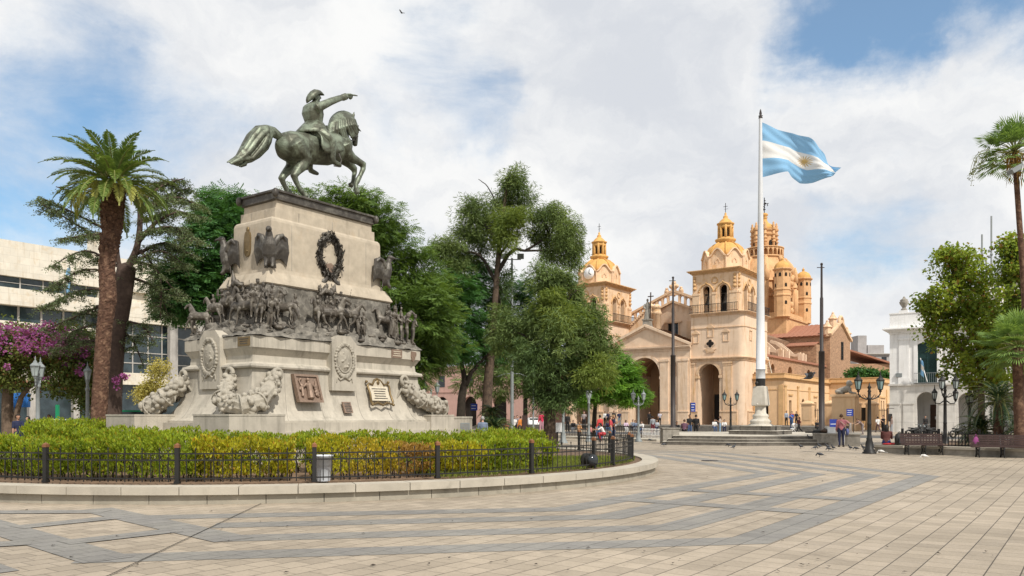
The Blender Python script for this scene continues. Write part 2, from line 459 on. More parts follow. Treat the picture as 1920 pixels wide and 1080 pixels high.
L_palmold = leafmat('old_palm_leaf', (.22, .235, .06), (.32, .33, .11), .5, .3)
L_cedar = leafmat('cedar_needles', (.040, .056, .028), (.110, .140, .068), .6, .25)
L_jac = leafmat('feathery_leaf', (.028, .054, .014), (.098, .150, .034), .5, .4)
L_jacdk = leafmat('feathery_leaf_dark', (.016, .048, .014), (.055, .125, .034), .5, .35)
L_jaclt = leafmat('young_feathery_leaf', (.035, .085, .014), (.115, .215, .03), .5, .45)
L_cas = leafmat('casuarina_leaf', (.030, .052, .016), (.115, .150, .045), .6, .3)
L_caslit = leafmat('casuarina_leaf_sunlit', (.045, .072, .014), (.135, .165, .035), .6, .4)  # sunlit copy of the casuarina leaf, the sun put into its colour
L_casshade = leafmat('casuarina_leaf_shaded', (.020, .038, .012), (.065, .098, .030), .6, .25)  # shaded copy for the lower crowns, the shade put into its colour
L_plane = leafmat('plane_leaf', (.050, .085, .014), (.175, .215, .030), .5, .45, c=(.24, .15, .035))
L_fan = leafmat('fan_palm_leaf', (.045, .085, .025), (.125, .185, .050), .45, .3)
L_cyc = leafmat('cycad_leaf', (.010, .022, .010), (.035, .060, .024), .35, .15)
L_boug = leafmat('bougainvillea_leaf', (.030, .050, .014), (.110, .130, .034), .5, .35, c=(.26, .13, .06))
L_bract = leafmat('bougainvillea_bract', (.105, .028, .10), (.24, .080, .215), .6, .45)
L_hedgeg = leafmat('hedge_leaf_green', (.036, .060, .005), (.205, .250, .017), .5, .4, c=(.30, .24, .02), vs=2.5)
L_hedgey = leafmat('hedge_leaf_yellow', (.056, .064, .005), (.310, .275, .015), .5, .4, c=(.36, .20, .02), vs=2.5)
L_hedgeo = leafmat('hedge_leaf_orange', (.080, .070, .006), (.300, .225, .016), .5, .4, vs=2.5)
L_hedgeb = leafmat('hedge_leaf_rust', (.110, .065, .014), (.210, .120, .030), .5, .35, vs=2.5)
L_grass = leafmat('grass_blade', (.045, .065, .010), (.130, .150, .025), .6, .4)
L_shrub = leafmat('yellow_shrub_leaf', (.13, .12, .03), (.30, .26, .08), .6, .35)
# ------------------------------------------------------------------ ground, paving bands, planter
def paving(name, ca, cb, joint=.48, tone=.26):
    m = bpy.data.materials.new(name); m.use_nodes = True
    g = G(m.node_tree)
    oc = g.new('ShaderNodeTexCoord').outputs['Object']
    v = g.scale(oc, (1, 1, 1), (0, 0, R(-54)))
    bt = g.new('ShaderNodeTexBrick', {'Vector': v, 'Color1': (1, 1, 1), 'Color2': (1 - tone,) * 3, 'Mortar': (joint,) * 3, 'Scale': 1.0,
                                      'Mortar Size': .0075, 'Mortar Smooth': .2, 'Bias': -.2, 'Brick Width': .32, 'Row Height': .315}, offset=.5)
    b2 = g.new('ShaderNodeTexBrick', {'Vector': v, 'Color1': (1, 1, 1), 'Color2': (1, 1, 1), 'Mortar': (joint,) * 3, 'Scale': 1.0, 'Mortar Size': .0085, 'Mortar Smooth': .3, 'Brick Width': 400.0, 'Row Height': .315})
    big = g.noise(oc, .16, 4, .55)
    mid = g.noise(oc, 1.1, 6, .65)
    fine = g.noise(oc, 26, 4, .7)
    base = g.mix(g.ramp(mid, .3, .7), ca, cb)
    base = g.mix(1.0, g.mix(1.0, base, bt.outputs[0], 'MULTIPLY'), b2.outputs[0], 'MULTIPLY')
    f = g.math('MULTIPLY', g.ramp(big, .3, .7, .86, 1.08), g.ramp(fine, .25, .75, .88, 1.1))
    spots = g.ramp(g.new('ShaderNodeTexVoronoi', {'Vector': oc, 'Scale': 2.6}).outputs[0], .03, .075, .72, 1.0)
    spots = g.math('MULTIPLY', spots, g.ramp(g.noise(g.scale(oc, (1, 1, 1), (0, 0, R(-54))), .55, 8, .75, .6), .56, .70, 1.0, .74))  # broad darker patches: dirt, with soft shadow put into the colour too
    base = g.new('ShaderNodeVectorMath', {0: base, 'Scale': g.math('MULTIPLY', f, spots)}, operation='SCALE').outputs[0]
    bm = g.new('ShaderNodeBump', {'Strength': .35, 'Distance': .006, 'Height': g.math('ADD', g.math('MULTIPLY', fine, .3), g.math('SUBTRACT', 1.0, bt.outputs[1]))})
    p = g.new('ShaderNodeBsdfPrincipled', {'Base Color': base, 'Roughness': g.ramp(mid, .3, .7, .55, .8), 'Specular IOR Level': .3, 'Normal': bm})
    g.new('ShaderNodeOutputMaterial', {'Surface': p})
    return m
pave = paving('paving_slabs', (.415, .345, .262), (.34, .285, .217))
paveband = paving('dark_paving_slabs', (.255, .24, .212), (.215, .205, .19), .6, .14)
asphalt = mat('street_asphalt', (.09, .088, .085), .9, .2, 2, .3, 40)

b = MB(); b.box(-900, 900, -300, 1500, -.4, 0)
tag(b.build('ground', pave), kind='structure')
MC = Vector((-6.85, 27.2, 0))            # centre of the monument and of the planter round it
PC = Vector((-6.9, 26.85, 0)); PR = 10.85   # centre and fence radius of the planter

def strip(mb, pts, w, z, closed=False):
    """flat band of width w along a polyline, mitred"""
    P = [Vector((p[0], p[1], 0)) for p in pts]; n = len(P); L = []; Rr = []
    for i in range(n):
        a = P[i] - P[i - 1] if (i > 0 or closed) else P[1] - P[0]
        c = P[(i + 1) % n] - P[i] if (i < n - 1 or closed) else P[-1] - P[-2]
        a.normalize(); c.normalize(); t = (a + c).normalized(); nrm = Vector((-t.y, t.x, 0))
        k = w / 2 / max(.3, nrm.dot(Vector((-a.y, a.x, 0))))
        L.append(P[i] + nrm * k); Rr.append(P[i] - nrm * k)
    vs = [(p.x, p.y, z) for p in L] + [(p.x, p.y, z) for p in Rr]
    m = n if closed else n - 1
    mb.add(vs, [(n + i, n + (i + 1) % n, (i + 1) % n, i) for i in range(m)])
b = MB()
def diag_pt(ap, px):
    nd = (XL - E1).normalized(); dd = (XL + E1).normalized(); best = None
    for k in range(-1400, 1400):
        q = MC + nd * ap + dd * (k * .01)
        if q.y > 1: 
            e = abs(960 + FPX * q.x / q.y - px)
            if best is None or e < best[0]: best = (e, q)
    return best[1]
for ap, x0 in ((17.75, 150), (16.35, 420), (14.95, 400), (13.75, 262)):
    k = ap * math.tan(R(22.5)) * .985; pts = [diag_pt(ap, x0)]
    for j in range(0, 5):
        d = math.cos(j * R(45)) * XL + math.sin(j * R(45)) * E1; e = -math.sin(j * R(45)) * XL + math.cos(j * R(45)) * E1
        if j == 0: pts.append(MC + d * ap - e * k)
        pts.append(MC + d * ap + e * k)
    strip(b, pts, .60, .004)
for s0 in (-3.45, -.75):
    p0 = MC + E1 * s0 + XL * 13.4; p1 = MC + E1 * s0 + XL * 18.0
    strip(b, [p0, p1], .60, .008)
A0_, A1_ = at(178, 955), at(440, 1013); B0_, B1_ = at(-60, 972), at(205, 1051); C0_, C1_ = at(-200, 1010), at(-20, 1078)
for q0, q1 in ((A0_, A1_), (B0_, B1_), (C0_, C1_)): strip(b, [q0, q1], .58, .008)
for q0, q1 in ((at(30, 990), at(215, 971)), (at(118, 1019), at(330, 995)), (at(-90, 1027), at(60, 1018)), (at(-160, 962), at(200, 960))): strip(b, [q0, q1], .46, .012)
tag(b.build('paving_bands', paveband), kind='structure')
b = MB(); strip(b, [at(196, 1085), at(490, 945)], .016, .016)
tag(b.build('paving_joint', dark), kind='structure')
# the street between the square and the cathedral
b = MB(); strip(b, [(-52, 125), (69.5, 36.7)], 9.0, .004)
tag(b.build('street', asphalt), kind='structure')

# planter: kerb ring (two courses of stone blocks), soil
a0, a1 = R(150), R(395)
def ring(mb, r0, r1, z0, z1, n=120, A0=0, A1=2 * math.pi, gap=0):
    k0 = [(PC.x + r * math.cos(A0), PC.y + r * math.sin(A0)) for r in (r0, r1)]
    pts = []
    for i in range(n + 1):
        a = A0 + (A1 - A0) * i / n
        for r in (r0, r1):
            for z in (z0, z1): pts.append((PC.x + r * math.cos(a), PC.y + r * math.sin(a), z))
    f = []
    for i in range(n):
        o = 4 * i; q = o + 4
        f += [(o + 2, q + 2, q + 3, o + 3), (o + 3, q + 3, q + 1, o + 1), (q, o, o + 1, q + 1), (o, q, q + 2, o + 2)]
    f += [(0, 2, 3, 1), (4 * n, 4 * n + 1, 4 * n + 3, 4 * n + 2)]
    mb.add(pts, f)
KR = 11.62
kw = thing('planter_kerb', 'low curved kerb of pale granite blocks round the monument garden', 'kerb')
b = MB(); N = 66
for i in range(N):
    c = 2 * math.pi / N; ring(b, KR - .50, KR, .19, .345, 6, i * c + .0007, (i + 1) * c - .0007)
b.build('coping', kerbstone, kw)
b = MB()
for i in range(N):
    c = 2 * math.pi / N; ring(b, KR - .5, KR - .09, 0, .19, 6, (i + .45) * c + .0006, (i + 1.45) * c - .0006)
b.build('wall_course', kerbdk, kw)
b = MB(); b.lathe([(KR - .49, 0.0), (KR - .49, .30), (.01, .36)], PC, 96)
tag(b.build('soil', soilm), kind='structure')

# iron fence with copper capped posts
fen = thing('iron_fence', 'low black iron railing with copper capped posts on the granite kerb', 'fence', PC)
POSTS = [(-200, 898), (85, 905), (333, 908), (590, 905), (820, 899), (997, 892), (1113, 882), (1173, 876)]
def pa(px):   # planter angle of a fence-line pixel (near side)
    return min((abs(960 + FPX * (PC.x + PR * math.cos(t)) / (PC.y + PR * math.sin(t)) - px), t) for t in np.linspace(R(180), R(333), 1600))[1]
pang = [pa(px) for px, py in POSTS]
pang = [pang[0] - 3 * .24, pang[0] - 2 * .24, pang[0] - .24] + pang + [pang[-1] + .24 * k for k in range(1, 5)]
PZ = .345
for a in pang:
    x, y = PR * math.cos(a), PR * math.sin(a)
    b = MB(); b.box(-.042, .042, -.042, .042, PZ, PZ + .72); b.box(-.055, .055, -.055, .055, PZ, PZ + .05)
    p = b.build('post', iron, fen, loc=(x, y, 0), rz=a)
    c = MB(); c.box(-.05, .05, -.05, .05, PZ + .72, PZ + .765); c.lathe([(.062, PZ + .765), (.062, PZ + .78), (.0, PZ + .82)], n=4, rot=R(45), smooth=False)
    c.build('cap', coppercap, p)
for a, c in zip(pang[:-1], pang[1:]):
    b = MB(); n = max(6, int(round((c - a) * PR / .178)))
    for z in (PZ + .10, PZ + .47, PZ + .60):
        for i in range(8):
            u = a + (c - a) * i / 8; v = a + (c - a) * (i + 1) / 8
            b.bar((PR * math.cos(u), PR * math.sin(u), z), (PR * math.cos(v), PR * math.sin(v), z), .014 if z > PZ + .2 else .02, .028)
    for i in range(1, n):
        u = a + (c - a) * i / n; x, y = PR * math.cos(u), PR * math.sin(u); top = .54 if i % 2 else .66
        b.bar((x, y, PZ + .03), (x, y, PZ + top), .017)
        b.lathe([(.0, 0), (.014, .01), (.017, .03), (.0, .07)], (x, y, PZ + top), 6)
    b.build('railing_panel', iron, fen)

# hedges: rings of clipped shrubs
def shrub_arc(label, r0, r1, A0, A1, ztop, m, dens=1.0, z0=.42, seed=1, gapz=.62):
    rg = np.random.default_rng(seed)
    root = thing('hedge_shrub', label, 'hedge', group='clipped shrubs round the monument')
    L = (A1 - A0) * (r0 + r1) / 2; W = r1 - r0
    n = int(L * (W + 2 * (ztop - .4)) * 1750 * dens)
    u = rg.random(n); th = rg.random(n) * math.pi * 1.12 - .06 * math.pi
    # cross-section: rounded box; th=0 outer side, pi inner side
    q = .42
    cx = np.sign(np.cos(th)) * np.abs(np.cos(th)) ** q; cz = np.sign(np.sin(th)) * np.abs(np.sin(th)) ** q
    zc = (ztop + z0) / 2 - .1
    dep = 1 - .40 * rg.random(n) ** 1.6
    lump = .16 * np.sin(u * L * 4.1 + seed + th * 2) * np.sin(u * L * 1.7 + 2 * seed - th) + .10 * np.sin(u * L * 9 + th * 5 + seed) * np.sin(u * L * 5.3 - th * 4)
    low = rg.random(n) < .30
    cell = np.sin(u * L * 13 + 3 * np.sin(th * 5 + seed)) * np.sin(th * 9 + 2 * np.sin(u * L * 7)) + .5 * np.sin(u * L * 23 + th * 15)
    dep = dep * np.where(cell < -.25, .72, 1.0)
    zz = zc + cz * (ztop - zc) * dep
    zz = np.where(low, z0 + rg.random(n) * (zc - z0), zz)
    hgt = np.clip((zz - z0) / (ztop - z0) * 1.5, 0, 1)
    rr = (r0 + r1) / 2 + cx * (W / 2) * dep * (1 + lump) * (.60 + .40 * hgt)
    bush = np.abs(np.sin(np.pi * u * L / 1.25 + seed)) ** .45
    zz = z0 + (zz - z0) * (.84 + .18 * bush)
    rr = (r0 + r1) / 2 + (rr - (r0 + r1) / 2) * (.86 + .16 * bush)
    zz = zz * (1 + .35 * lump) + rg.normal(size=n) * .015
    a = A0 + (A1 - A0) * u
    edge = np.minimum(u, 1 - u) * L
    keep = (edge > .05) | (rg.random(n) < .4)
    # thin woody lower part shows through
    keep &= ~((zz < z0 + gapz * (.7 + .6 * np.sin(u * L * 3.3 + seed))) & (rg.random(n) < .72))
    hole = np.sin(u * L * 2.3 + seed * 1.7) * np.sin(zz * 7 + seed) + .5 * np.sin(u * L * 6.1 + zz * 9)
    keep &= ~((hole > .85) & (rg.random(n) < .8))
    out = np.stack([np.cos(a) * cx, np.sin(a) * cx, cz], 1)
    pos = np.stack([PC.x + rr * np.cos(a), PC.y + rr * np.sin(a), zz], 1)
    ax = out * .55 + np.array([0, 0, .8]) + rg.normal(size=(n, 3)) * .45
    nr = out + rg.normal(size=(n, 3)) * .5
    sz = .040 + .034 * rg.random(n)
    me = leaf_mesh('foliage', pos[keep], ax[keep], nr[keep], sz[keep] * 1.35, sz[keep] * .62, .1)
    link('foliage', me, m, root)
    b = MB(); pts = []; k = max(3, int(L / .18))
    for i in range(k):
        aa = A0 + (A1 - A0) * (i + .5) / k
        for rad in (r0 + .3 * W, r0 + .7 * W):
            x, y = PC.x + rad * math.cos(aa), PC.y + rad * math.sin(aa)
            b.tube([(x, y, .3), (x + rg.normal() * .05, y + rg.normal() * .05, .65), (x + rg.normal() * .16, y + rg.normal() * .16, ztop - .2)], [.016, .012, .005], 5)
    b.build('stems', bark_dark, root)
    return root
HS = [(-260, 120, 1.22, L_hedgeg, 'bright green clipped hedge behind the fence at the far left end'),
      (110, 345, 1.26, L_hedgeg, 'green clipped hedge between the second and third copper capped posts from the left'),
      (335, 548, 1.24, L_hedgey, 'yellow green clipped hedge left of the pale litter bin'),
      (574, 668, 1.22, L_hedgey, 'narrow yellow shrub right behind the pale litter bin'),
      (660, 775, 1.17, L_hedgeo, 'golden yellow clipped shrub right of the pale litter bin'),
      (768, 842, 1.10, L_hedgeb, 'rust brown drying shrub behind the middle of the fence'),
      (835, 965, 1.08, L_hedgey, 'yellow green shrub right of the rust brown shrub'),
      (955, 1095, 1.12, L_hedgeg, 'fresh green rounded shrub at the right end of the hedge')]
for i, (p0, p1, zt, m, lab) in enumerate(HS):
    shrub_arc(lab, 8.85, 10.3, pa(p0), pa(p1), zt, m, 1.0, seed=i + 3)
for i, (A0, A1, zt, m, lab) in enumerate([(R(176), R(222), 1.56, L_hedgeg, 'tall green inner hedge left of the monument below the palm'),
                                          (R(222), R(262), 1.40, L_hedgeg, 'green inner hedge in front of the near corner of the monument'),
                                          (R(262), R(304), 1.30, L_hedgeg, 'green inner hedge in front of the long bright side of the monument'),
                                          (R(304), R(352), 1.26, L_hedgeg, 'green inner hedge right of the monument near the memorial block')]):
    shrub_arc(lab, 6.5, 8.1, A0, A1, zt, m, .8, seed=i + 30)
# grass patch at the open right end of the planter
n = 9000
a = rng.uniform(R(300), R(356), n); rr = rng.uniform(7.8, 10.9, n)
pos = np.stack([PC.x + rr * np.cos(a), PC.y + rr * np.sin(a), .37 + .03 * rng.random(n)], 1)
me = leaf_mesh('grass', pos, np.stack([rng.normal(size=n) * .4, rng.normal(size=n) * .4, np.ones(n)], 1), unit(n), .12, .02)
tag(link('grass', me, L_grass), kind='stuff')
# a few fallen leaves and crumbs on the paving
n = 170; yy = 8.6 + 32 * rng.random(n) ** 1.5; xx = yy * rng.uniform(-.66, .66, n); kp = (xx - PC.x) ** 2 + (yy - PC.y) ** 2 > 12.2 ** 2; xx, yy = xx[kp], yy[kp]; n = len(xx)
me = leaf_mesh('leaf_litter', np.stack([xx, yy, np.full(n, .022)], 1), np.concatenate([rng.normal(size=(n, 2)), np.zeros((n, 1))], 1), np.stack([rng.normal(size=n) * .2, rng.normal(size=n) * .2, np.ones(n)], 1), rng.uniform(.03, .085, n), rng.uniform(.02, .05, n), .2)
tag(link('leaf_litter', me, bark_dark), kind='stuff')
# pale litter bin and black floodlight inside the fence
bx = thing('litter_bin', 'pale grey plastic litter bin standing behind the iron fence', 'bin', (-3.95, 16.75, .34))
b = MB(); b.lathe([(.14, 0), (.145, .02), (.185, .5), (.20, .5), (.20, .54), (.18, .54), (.17, .3), (.0, .3)], n=20); b.build('bucket', plasticw, bx)
b = MB(); b.torus((0, 0, .53), .195, .014, 'z', 24, 6); b.build('rim', plasticw, bx)
fl = thing('floodlight', 'black floodlight on a bracket inside the right end of the fence', 'floodlight', (2.0, 20.9, .34), R(20))
b = MB(); b.tube([(0, -.16, .22), (0, .16, .22)], [(.17, .17)] * 2, 14, side=(1, 0, 0)); b.build('housing', iron, fl)
b = MB(); b.bar((-.2, 0, .0), (-.2, 0, .24), .03); b.bar((.2, 0, .0), (.2, 0, .24), .03); b.bar((-.2, 0, .015), (.2, 0, .015), .05, .03); b.build('bracket', iron, fl)
b = MB(); b.lathe([(.15, 0), (.15, .01), (.0, .015)], n=14); o = b.build('lens', dkglass, fl); o.rotation_euler = (R(90), 0, 0); o.location = (0, -.265, .22)
# ------------------------------------------------------------------ monument (local +x is the bright long side's normal, +y runs away to the right)
mon = thing('monument', 'tall tapering pale granite monument with bronze battle relief', 'monument', MC, GRID)

def frust(mb, secs, smooth=False):
    """stack of rectangles (half x, half y, z)"""
    vs = []
    for a, c, z in secs: vs += [(-a, -c, z), (a, -c, z), (a, c, z), (-a, c, z)]
    fs = [(3, 2, 1, 0)]; n = len(secs)
    for i in range(n - 1):
        o = 4 * i
        fs += [(o + k, o + (k + 1) % 4, o + 4 + (k + 1) % 4, o + 4 + k) for k in range(4)]
    fs.append(tuple(4 * (n - 1) + k for k in range(4)))
    mb.add(vs, fs, smooth)
G0 = .30
b = MB()
frust(b, [(2.75, 4.85, G0), (2.75, 4.85, .95)]); frust(b, [(2.5, 4.6, .95), (2.5, 4.6, 1.22)]); frust(b, [(2.3, 4.4, 1.22), (2.3, 4.4, 1.50)])
b.build('base_steps', granite, mon)
b = MB(); fl = []
for k in range(13):
    t = k / 12; e = (1 - math.cos(t * math.pi / 2))
    fl.append((2.12 - .46 * math.sin(t * math.pi / 2) ** .75, 4.22 - .68 * math.sin(t * math.pi / 2) ** .75, 1.56 + 1.54 * t ** 1.25))
frust(b, [(2.14, 4.24, 1.50), (2.14, 4.24, 1.56)] + fl)
b.build('flared_plinth', granite, mon)
for x0, x1, y0, y1 in ((1.45, 3.1, -5.3, -3.5), (-3.25, -1.6, -5.3, -3.6), (1.4, 2.35, 3.5, 4.75), (-3.2, -1.6, 3.6, 5.2)):
    b = MB(); b.box(x0, x1, y0, y1, G0, 1.70); b.box(x0 - .012, x1 + .012, y0 - .012, y1 + .012, 1.70, 1.75); b.build('corner_block', granite, mon)
b = MB()
frust(b, [(1.62, 3.50, 3.10), (1.76, 3.64, 3.12), (1.78, 3.66, 3.17), (1.76, 3.64, 3.23), (1.66, 3.54, 3.26), (1.60, 3.48, 3.30), (1.58, 3.46, 3.50)])
b.build('moulding', granite, mon)
b = MB()
frust(b, [(1.58, 3.46, 3.50), (1.72, 3.56, 3.70), (1.74, 3.58, 3.72), (1.74, 3.58, 4.06), (1.60, 3.4, 4.10)])
b.build('plinth_cornice', granite, mon)
b = MB()
frust(b, [(1.16, 2.68, 5.74), (1.20, 2.72, 5.78), (1.18, 2.70, 5.84), (1.03, 2.52, 6.16)]); frust(b, [(.99, 2.44, 6.16), (.97, 2.42, 6.28)]); b.build('sloping_course', granite_up, mon)
b = MB()
frust(b, [(.955, 2.37, 6.28), (.955, 2.33, 7.76), (.94, 2.31, 7.84), (.90, 2.26, 7.90)]); b.build('upper_block', granite_up, mon)
b = MB(); frust(b, [(.87, 2.14, 7.90), (.87, 2.13, 8.22)]); frust(b, [(.82, 2.05, 8.22), (.82, 2.04, 8.46)]); b.build('top_course', granite_up, mon)
b = MB(); frust(b, [(.83, 2.06, 8.46), (.90, 2.13, 8.49), (.87, 2.10, 8.52), (.87, 2.10, 8.70), (.93, 2.16, 8.73), (.93, 2.16, 8.79), (.86, 2.08, 8.80)])
for sx in (-1, 1):
    for sy in (-1, 1): b.ball((sx * .93, sy * 2.16, 8.66), (.10, .10, .15))
b.build('bronze_ledge', bronze_dk, mon)
# joints of the granite courses, cut as fine dark grooves proud of the faces by a hair
b = MB()
for y in (-2.6, -1.15, .52 , 1.9, 3.0): 
    p = [(fl[k][0] + .004, y * (1 + (fl[k][1] - fl[0][1]) / 8), fl[k][2]) for k in range(13)]
    b.tube(p, .007, 4)
for x in (-1.1, .35): b.tube([(x, -fl[k][1] - .004, fl[k][2]) for k in range(13)], .007, 4)
for y in (-1.55, 1.65): b.box(.955, .958, y - .009, y + .009, 6.3, 7.74)
for y in (-1.2, .2, 1.4): b.box(.868, .873, y - .009, y + .009, 7.92, 8.2)
for y in (-2.4, -.9, .9, 2.2): b.box(1.738, 1.742, y - .009, y + .009, 3.74, 4.04)
for x in (-.3, .4): b.box(x - .005, x + .005, -2.145, -2.141, 7.92, 8.2)
for x in (-1.1, .9): b.box(x - .006, x + .006, -3.582, -3.578, 3.74, 4.04)
b.build('block_joint', plinthst, mon)

# bronze relief: rock slope with figures in front of a mountain wall
b = MB(); NY, NZ = 90, 26
prof = lambda t: (1.14 + .08 * t if t < .45 else 1.176 + .62 * ((t - .45) / .55) ** 1.5, 2.66 + .10 * t if t < .45 else 2.70 + .90 * ((t - .45) / .55) ** 1.5)
per = [(-1, -1), (1, -1), (1, 1), (-1, 1)]
vs = []
for i in range(NZ + 1):
    t = i / NZ; a, c = prof(t); z = 5.76 - t * 1.68
    for s in range(4):
        p, q = per[s], per[(s + 1) % 4]
        for k in range(30):
            u = k / 30; x = a * (p[0] + (q[0] - p[0]) * u); y = c * (p[1] + (q[1] - p[1]) * u)
            h = (.13 if t > .5 else .03) * (math.sin(7 * y + 5 * z + 3 * x) * math.sin(4 * x - 9 * z) + .6 * math.sin(17 * y - 13 * x + 11 * z)) * min(1, 8 * t, 8 * (1 - t) + .3)
            if t < .45: h += .05 * math.sin(3.1 * y + 2 * x) * math.sin(t * 7)
            n = Vector((p[0] + q[0], p[1] + q[1], .6 if t > .5 else 0)).normalized()
            vs.append((x + n.x * h, y + n.y * h, z + n.z * h))
M4 = 120
b.add(vs, [(i * M4 + k, (i + 1) * M4 + k, (i + 1) * M4 + (k + 1) % M4, i * M4 + (k + 1) % M4) for i in range(NZ) for k in range(M4)], True)
b.build('bronze_rock_frieze', rockbr, mon)

def mini_horse(mb, T, pose=0, rider=False, down=False):
    """small standing horse, about 1 m long, facing local +x"""
    t = MB()
    k = .16 * pose
    t.tube([(-.36, 0, .60), (-.2, 0, .62), (.05, 0, .58), (.25, 0, .60), (.36, 0, .64)], [(.10, .13), (.13, .155), (.13, .15), (.12, .155), (.08, .10)], 10, side=(0, 1, 0))
    if down: hd = [(.30, 0, .66), (.45, 0, .60), (.52, 0, .36), (.56, 0, .22), (.54, 0, .10)]
    else: hd = [(.28, 0, .68), (.38, 0, .84), (.46, 0, .96), (.56, 0, .90), (.64, 0, .78)]
    t.tube(hd, [(.07, .12), (.055, .10), (.05, .075), (.045, .055), (.03, .035)], 8, side=(0, 1, 0))
    for sx, sy, j in ((-.30, -.08, 1), (-.30, .08, -1), (.27, -.08, -1), (.27, .08, 1)):
        f = k * j
        t.tube([(sx, sy, .52), (sx + f * .5 + (.05 if sx > 0 else -.03), sy, .32), (sx + f, sy, .18), (sx + f * 1.1 + .02, sy, .0)], [.07, .042, .026, .032], 7)
    t.tube([(-.40, 0, .66), (-.50, 0, .58), (-.53, 0, .34)], [.03, .045, .01], 6)
    if rider: mini_man(t, Matrix.Translation((0, 0, .68)) @ Matrix.Scale(.8, 4), sit=True)
    mb.merge(t, T)
def mini_man(mb, T, sit=False, arm=0.0, hat=True):
    """soldier about .85 m tall"""
    t = MB(); z = .0 if sit else .42
    t.tube([(0, 0, z), (0, 0, z + .12), (.02, 0, z + .25), (.02, 0, z + .31)], [(.085, .07), (.075, .055), (.10, .065), (.04, .04)], 8, side=(0, 1, 0))
    t.ball((.03, 0, z + .38), (.045, .045, .055), 8, 6)
    if hat: t.lathe([(.062, 0), (.05, .03), (.055, .09), (.0, .10)], (.03, 0, z + .405), 8)
    for s in (-1, 1):
        if sit: t.tube([(0, s * .06, z + .02), (.12, s * .15, -.06), (.08, s * .16, -.24), (.13, s * .16, -.26)], [.055, .045, .032, .025], 7)
        else: t.tube([(0, s * .045, z + .02), (.02, s * .055, .22), (0, s * .06, .02), (.06, s * .07, .01)], [.055, .042, .03, .025], 7)
        t.tube([(.02, s * .10, z + .28), (.05 + .1 * arm, s * .135, z + .16 + .1 * arm), (.14, s * .09, z + .12 + .3 * arm)], [.035, .028, .02], 7)
    mb.merge(t, T)
def slope_pt(face, u, up):
    """point on the relief slope: face 'x' (u along y) or 'y' (u along x), up 0..1 from the lower edge"""
    t = .87 - .44 * up; a, c = prof(t); z = 5.76 - t * 1.68
    return Vector((a + .02, u, z)) if face == 'x' else Vector((u, -c - .02, z))
def grp(lst):
    b = MB()
    for kind, face, u, up, yaw, sc, *kw in lst:
        T = Matrix.Translation(slope_pt(face, u + random.uniform(-.05, .05), up + .10 + random.uniform(-.06, .06))) @ Matrix.Rotation(R(yaw + random.uniform(-16, 16)), 4, 'Z') @ Matrix.Rotation(R(random.uniform(-9, 9)), 4, 'Y') @ Matrix.Rotation(R(random.uniform(-6, 6)), 4, 'X') @ Matrix.Scale(sc * (.80 if kind == 'h' else .86) * random.uniform(.92, 1.08), 4)
        kw = kw[0] if kw else {}
        (mini_horse if kind == 'h' else mini_man)(b, T, **kw)
    return b
H, P_ = 'h', 'm'
def spears(b, face, us, up=.7):
    for u in us:
        p = slope_pt(face, u, up); o = Vector((.08, 0, 0)) if face == 'x' else Vector((0, -.08, 0)); d = Vector((0, random.uniform(-.2, .2), 0)) if face == 'x' else Vector((random.uniform(-.2, .2), 0, 0))
        b.tube([p + o + Vector((0, 0, .3)), p + o + d + Vector((0, 0, random.uniform(.85, 1.1)))], .014, 5)
def debris(b, face, u0, u1, n):
    for k in range(n):
        p = slope_pt(face, random.uniform(u0, u1), random.uniform(-.1, .25)); r = random.uniform(.05, .14); b.ball(p, (r, r * 1.5, r * .6), 7, 5)
# group climbing the left face
b = grp([(H, 'y', -1.55, .05, 205, 1.1, dict(pose=1)), (H, 'y', -1.0, .35, 195, 1.15, dict(pose=1, rider=True)), (H, 'y', -.35, .40, 8, 1.15, dict(pose=.6, rider=True)), (P_, 'y', -1.3, .35, 215, 1.15, dict(arm=.8)),
         (P_, 'y', -.7, .65, 250, 1.15, dict(arm=1.2)), (P_, 'y', -.05, .7, 250, 1.2), (H, 'y', .35, .28, 200, 1.1, dict(pose=1)), (H, 'y', .85, .12, 195, 1.15, dict(pose=.8, rider=True)), (P_, 'y', .55, .55, 265, 1.25, dict(arm=.6)),
         (P_, 'y', .2, .85, 260, 1.1), (P_, 'y', 1.2, .4, 290, 1.25), (P_, 'y', -1.8, -.1, 220, 1.0), (P_, 'y', -.5, .95, 270, 1.05, dict(arm=1.3)), (P_, 'y', 1.05, .65, 280, 1.15)])
spears(b, 'y', (-.9, -.4, .1, .6)); debris(b, 'y', -1.9, 1.2, 12)
p = slope_pt('y', -.30, 1.0) + Vector((0, -.1, .55)); b.tube([p, p + Vector((.05, 0, .35)), p + Vector((-.02, 0, .7))], [.02, .10, .01], 7); b.tube([p + Vector((0, 0, .2)), p + Vector((.25, -.03, .28)), p + Vector((.42, 0, .18))], [.09, .11, .02], 7)
link('relief_group', fused(b, .019, 0), reliefbr, mon)
# group turning the near corner
b = grp([(H, 'x', -3.15, .12, -30, 1.1, dict(rider=True)), (H, 'x', -2.7, .20, 12, 1.2, dict(rider=True)), (P_, 'x', -2.9, -.02, -10, 1.3), (P_, 'x', -2.45, .3, -20, 1.25, dict(arm=.4)), (H, 'x', -2.15, .16, 28, 1.15, dict(down=True)),
         (P_, 'x', -1.9, .16, 0, 1.25), (P_, 'x', -2.6, .6, 10, 1.2), (P_, 'x', -3.3, .3, -30, 1.2), (P_, 'x', -2.2, .55, 0, 1.2, dict(arm=1.0)), (P_, 'x', -2.95, .62, -10, 1.15)])
spears(b, 'x', (-2.9, -2.5, -2.1)); debris(b, 'x', -3.2, -1.7, 8)
link('relief_group', fused(b, .019, 0), reliefbr, mon)
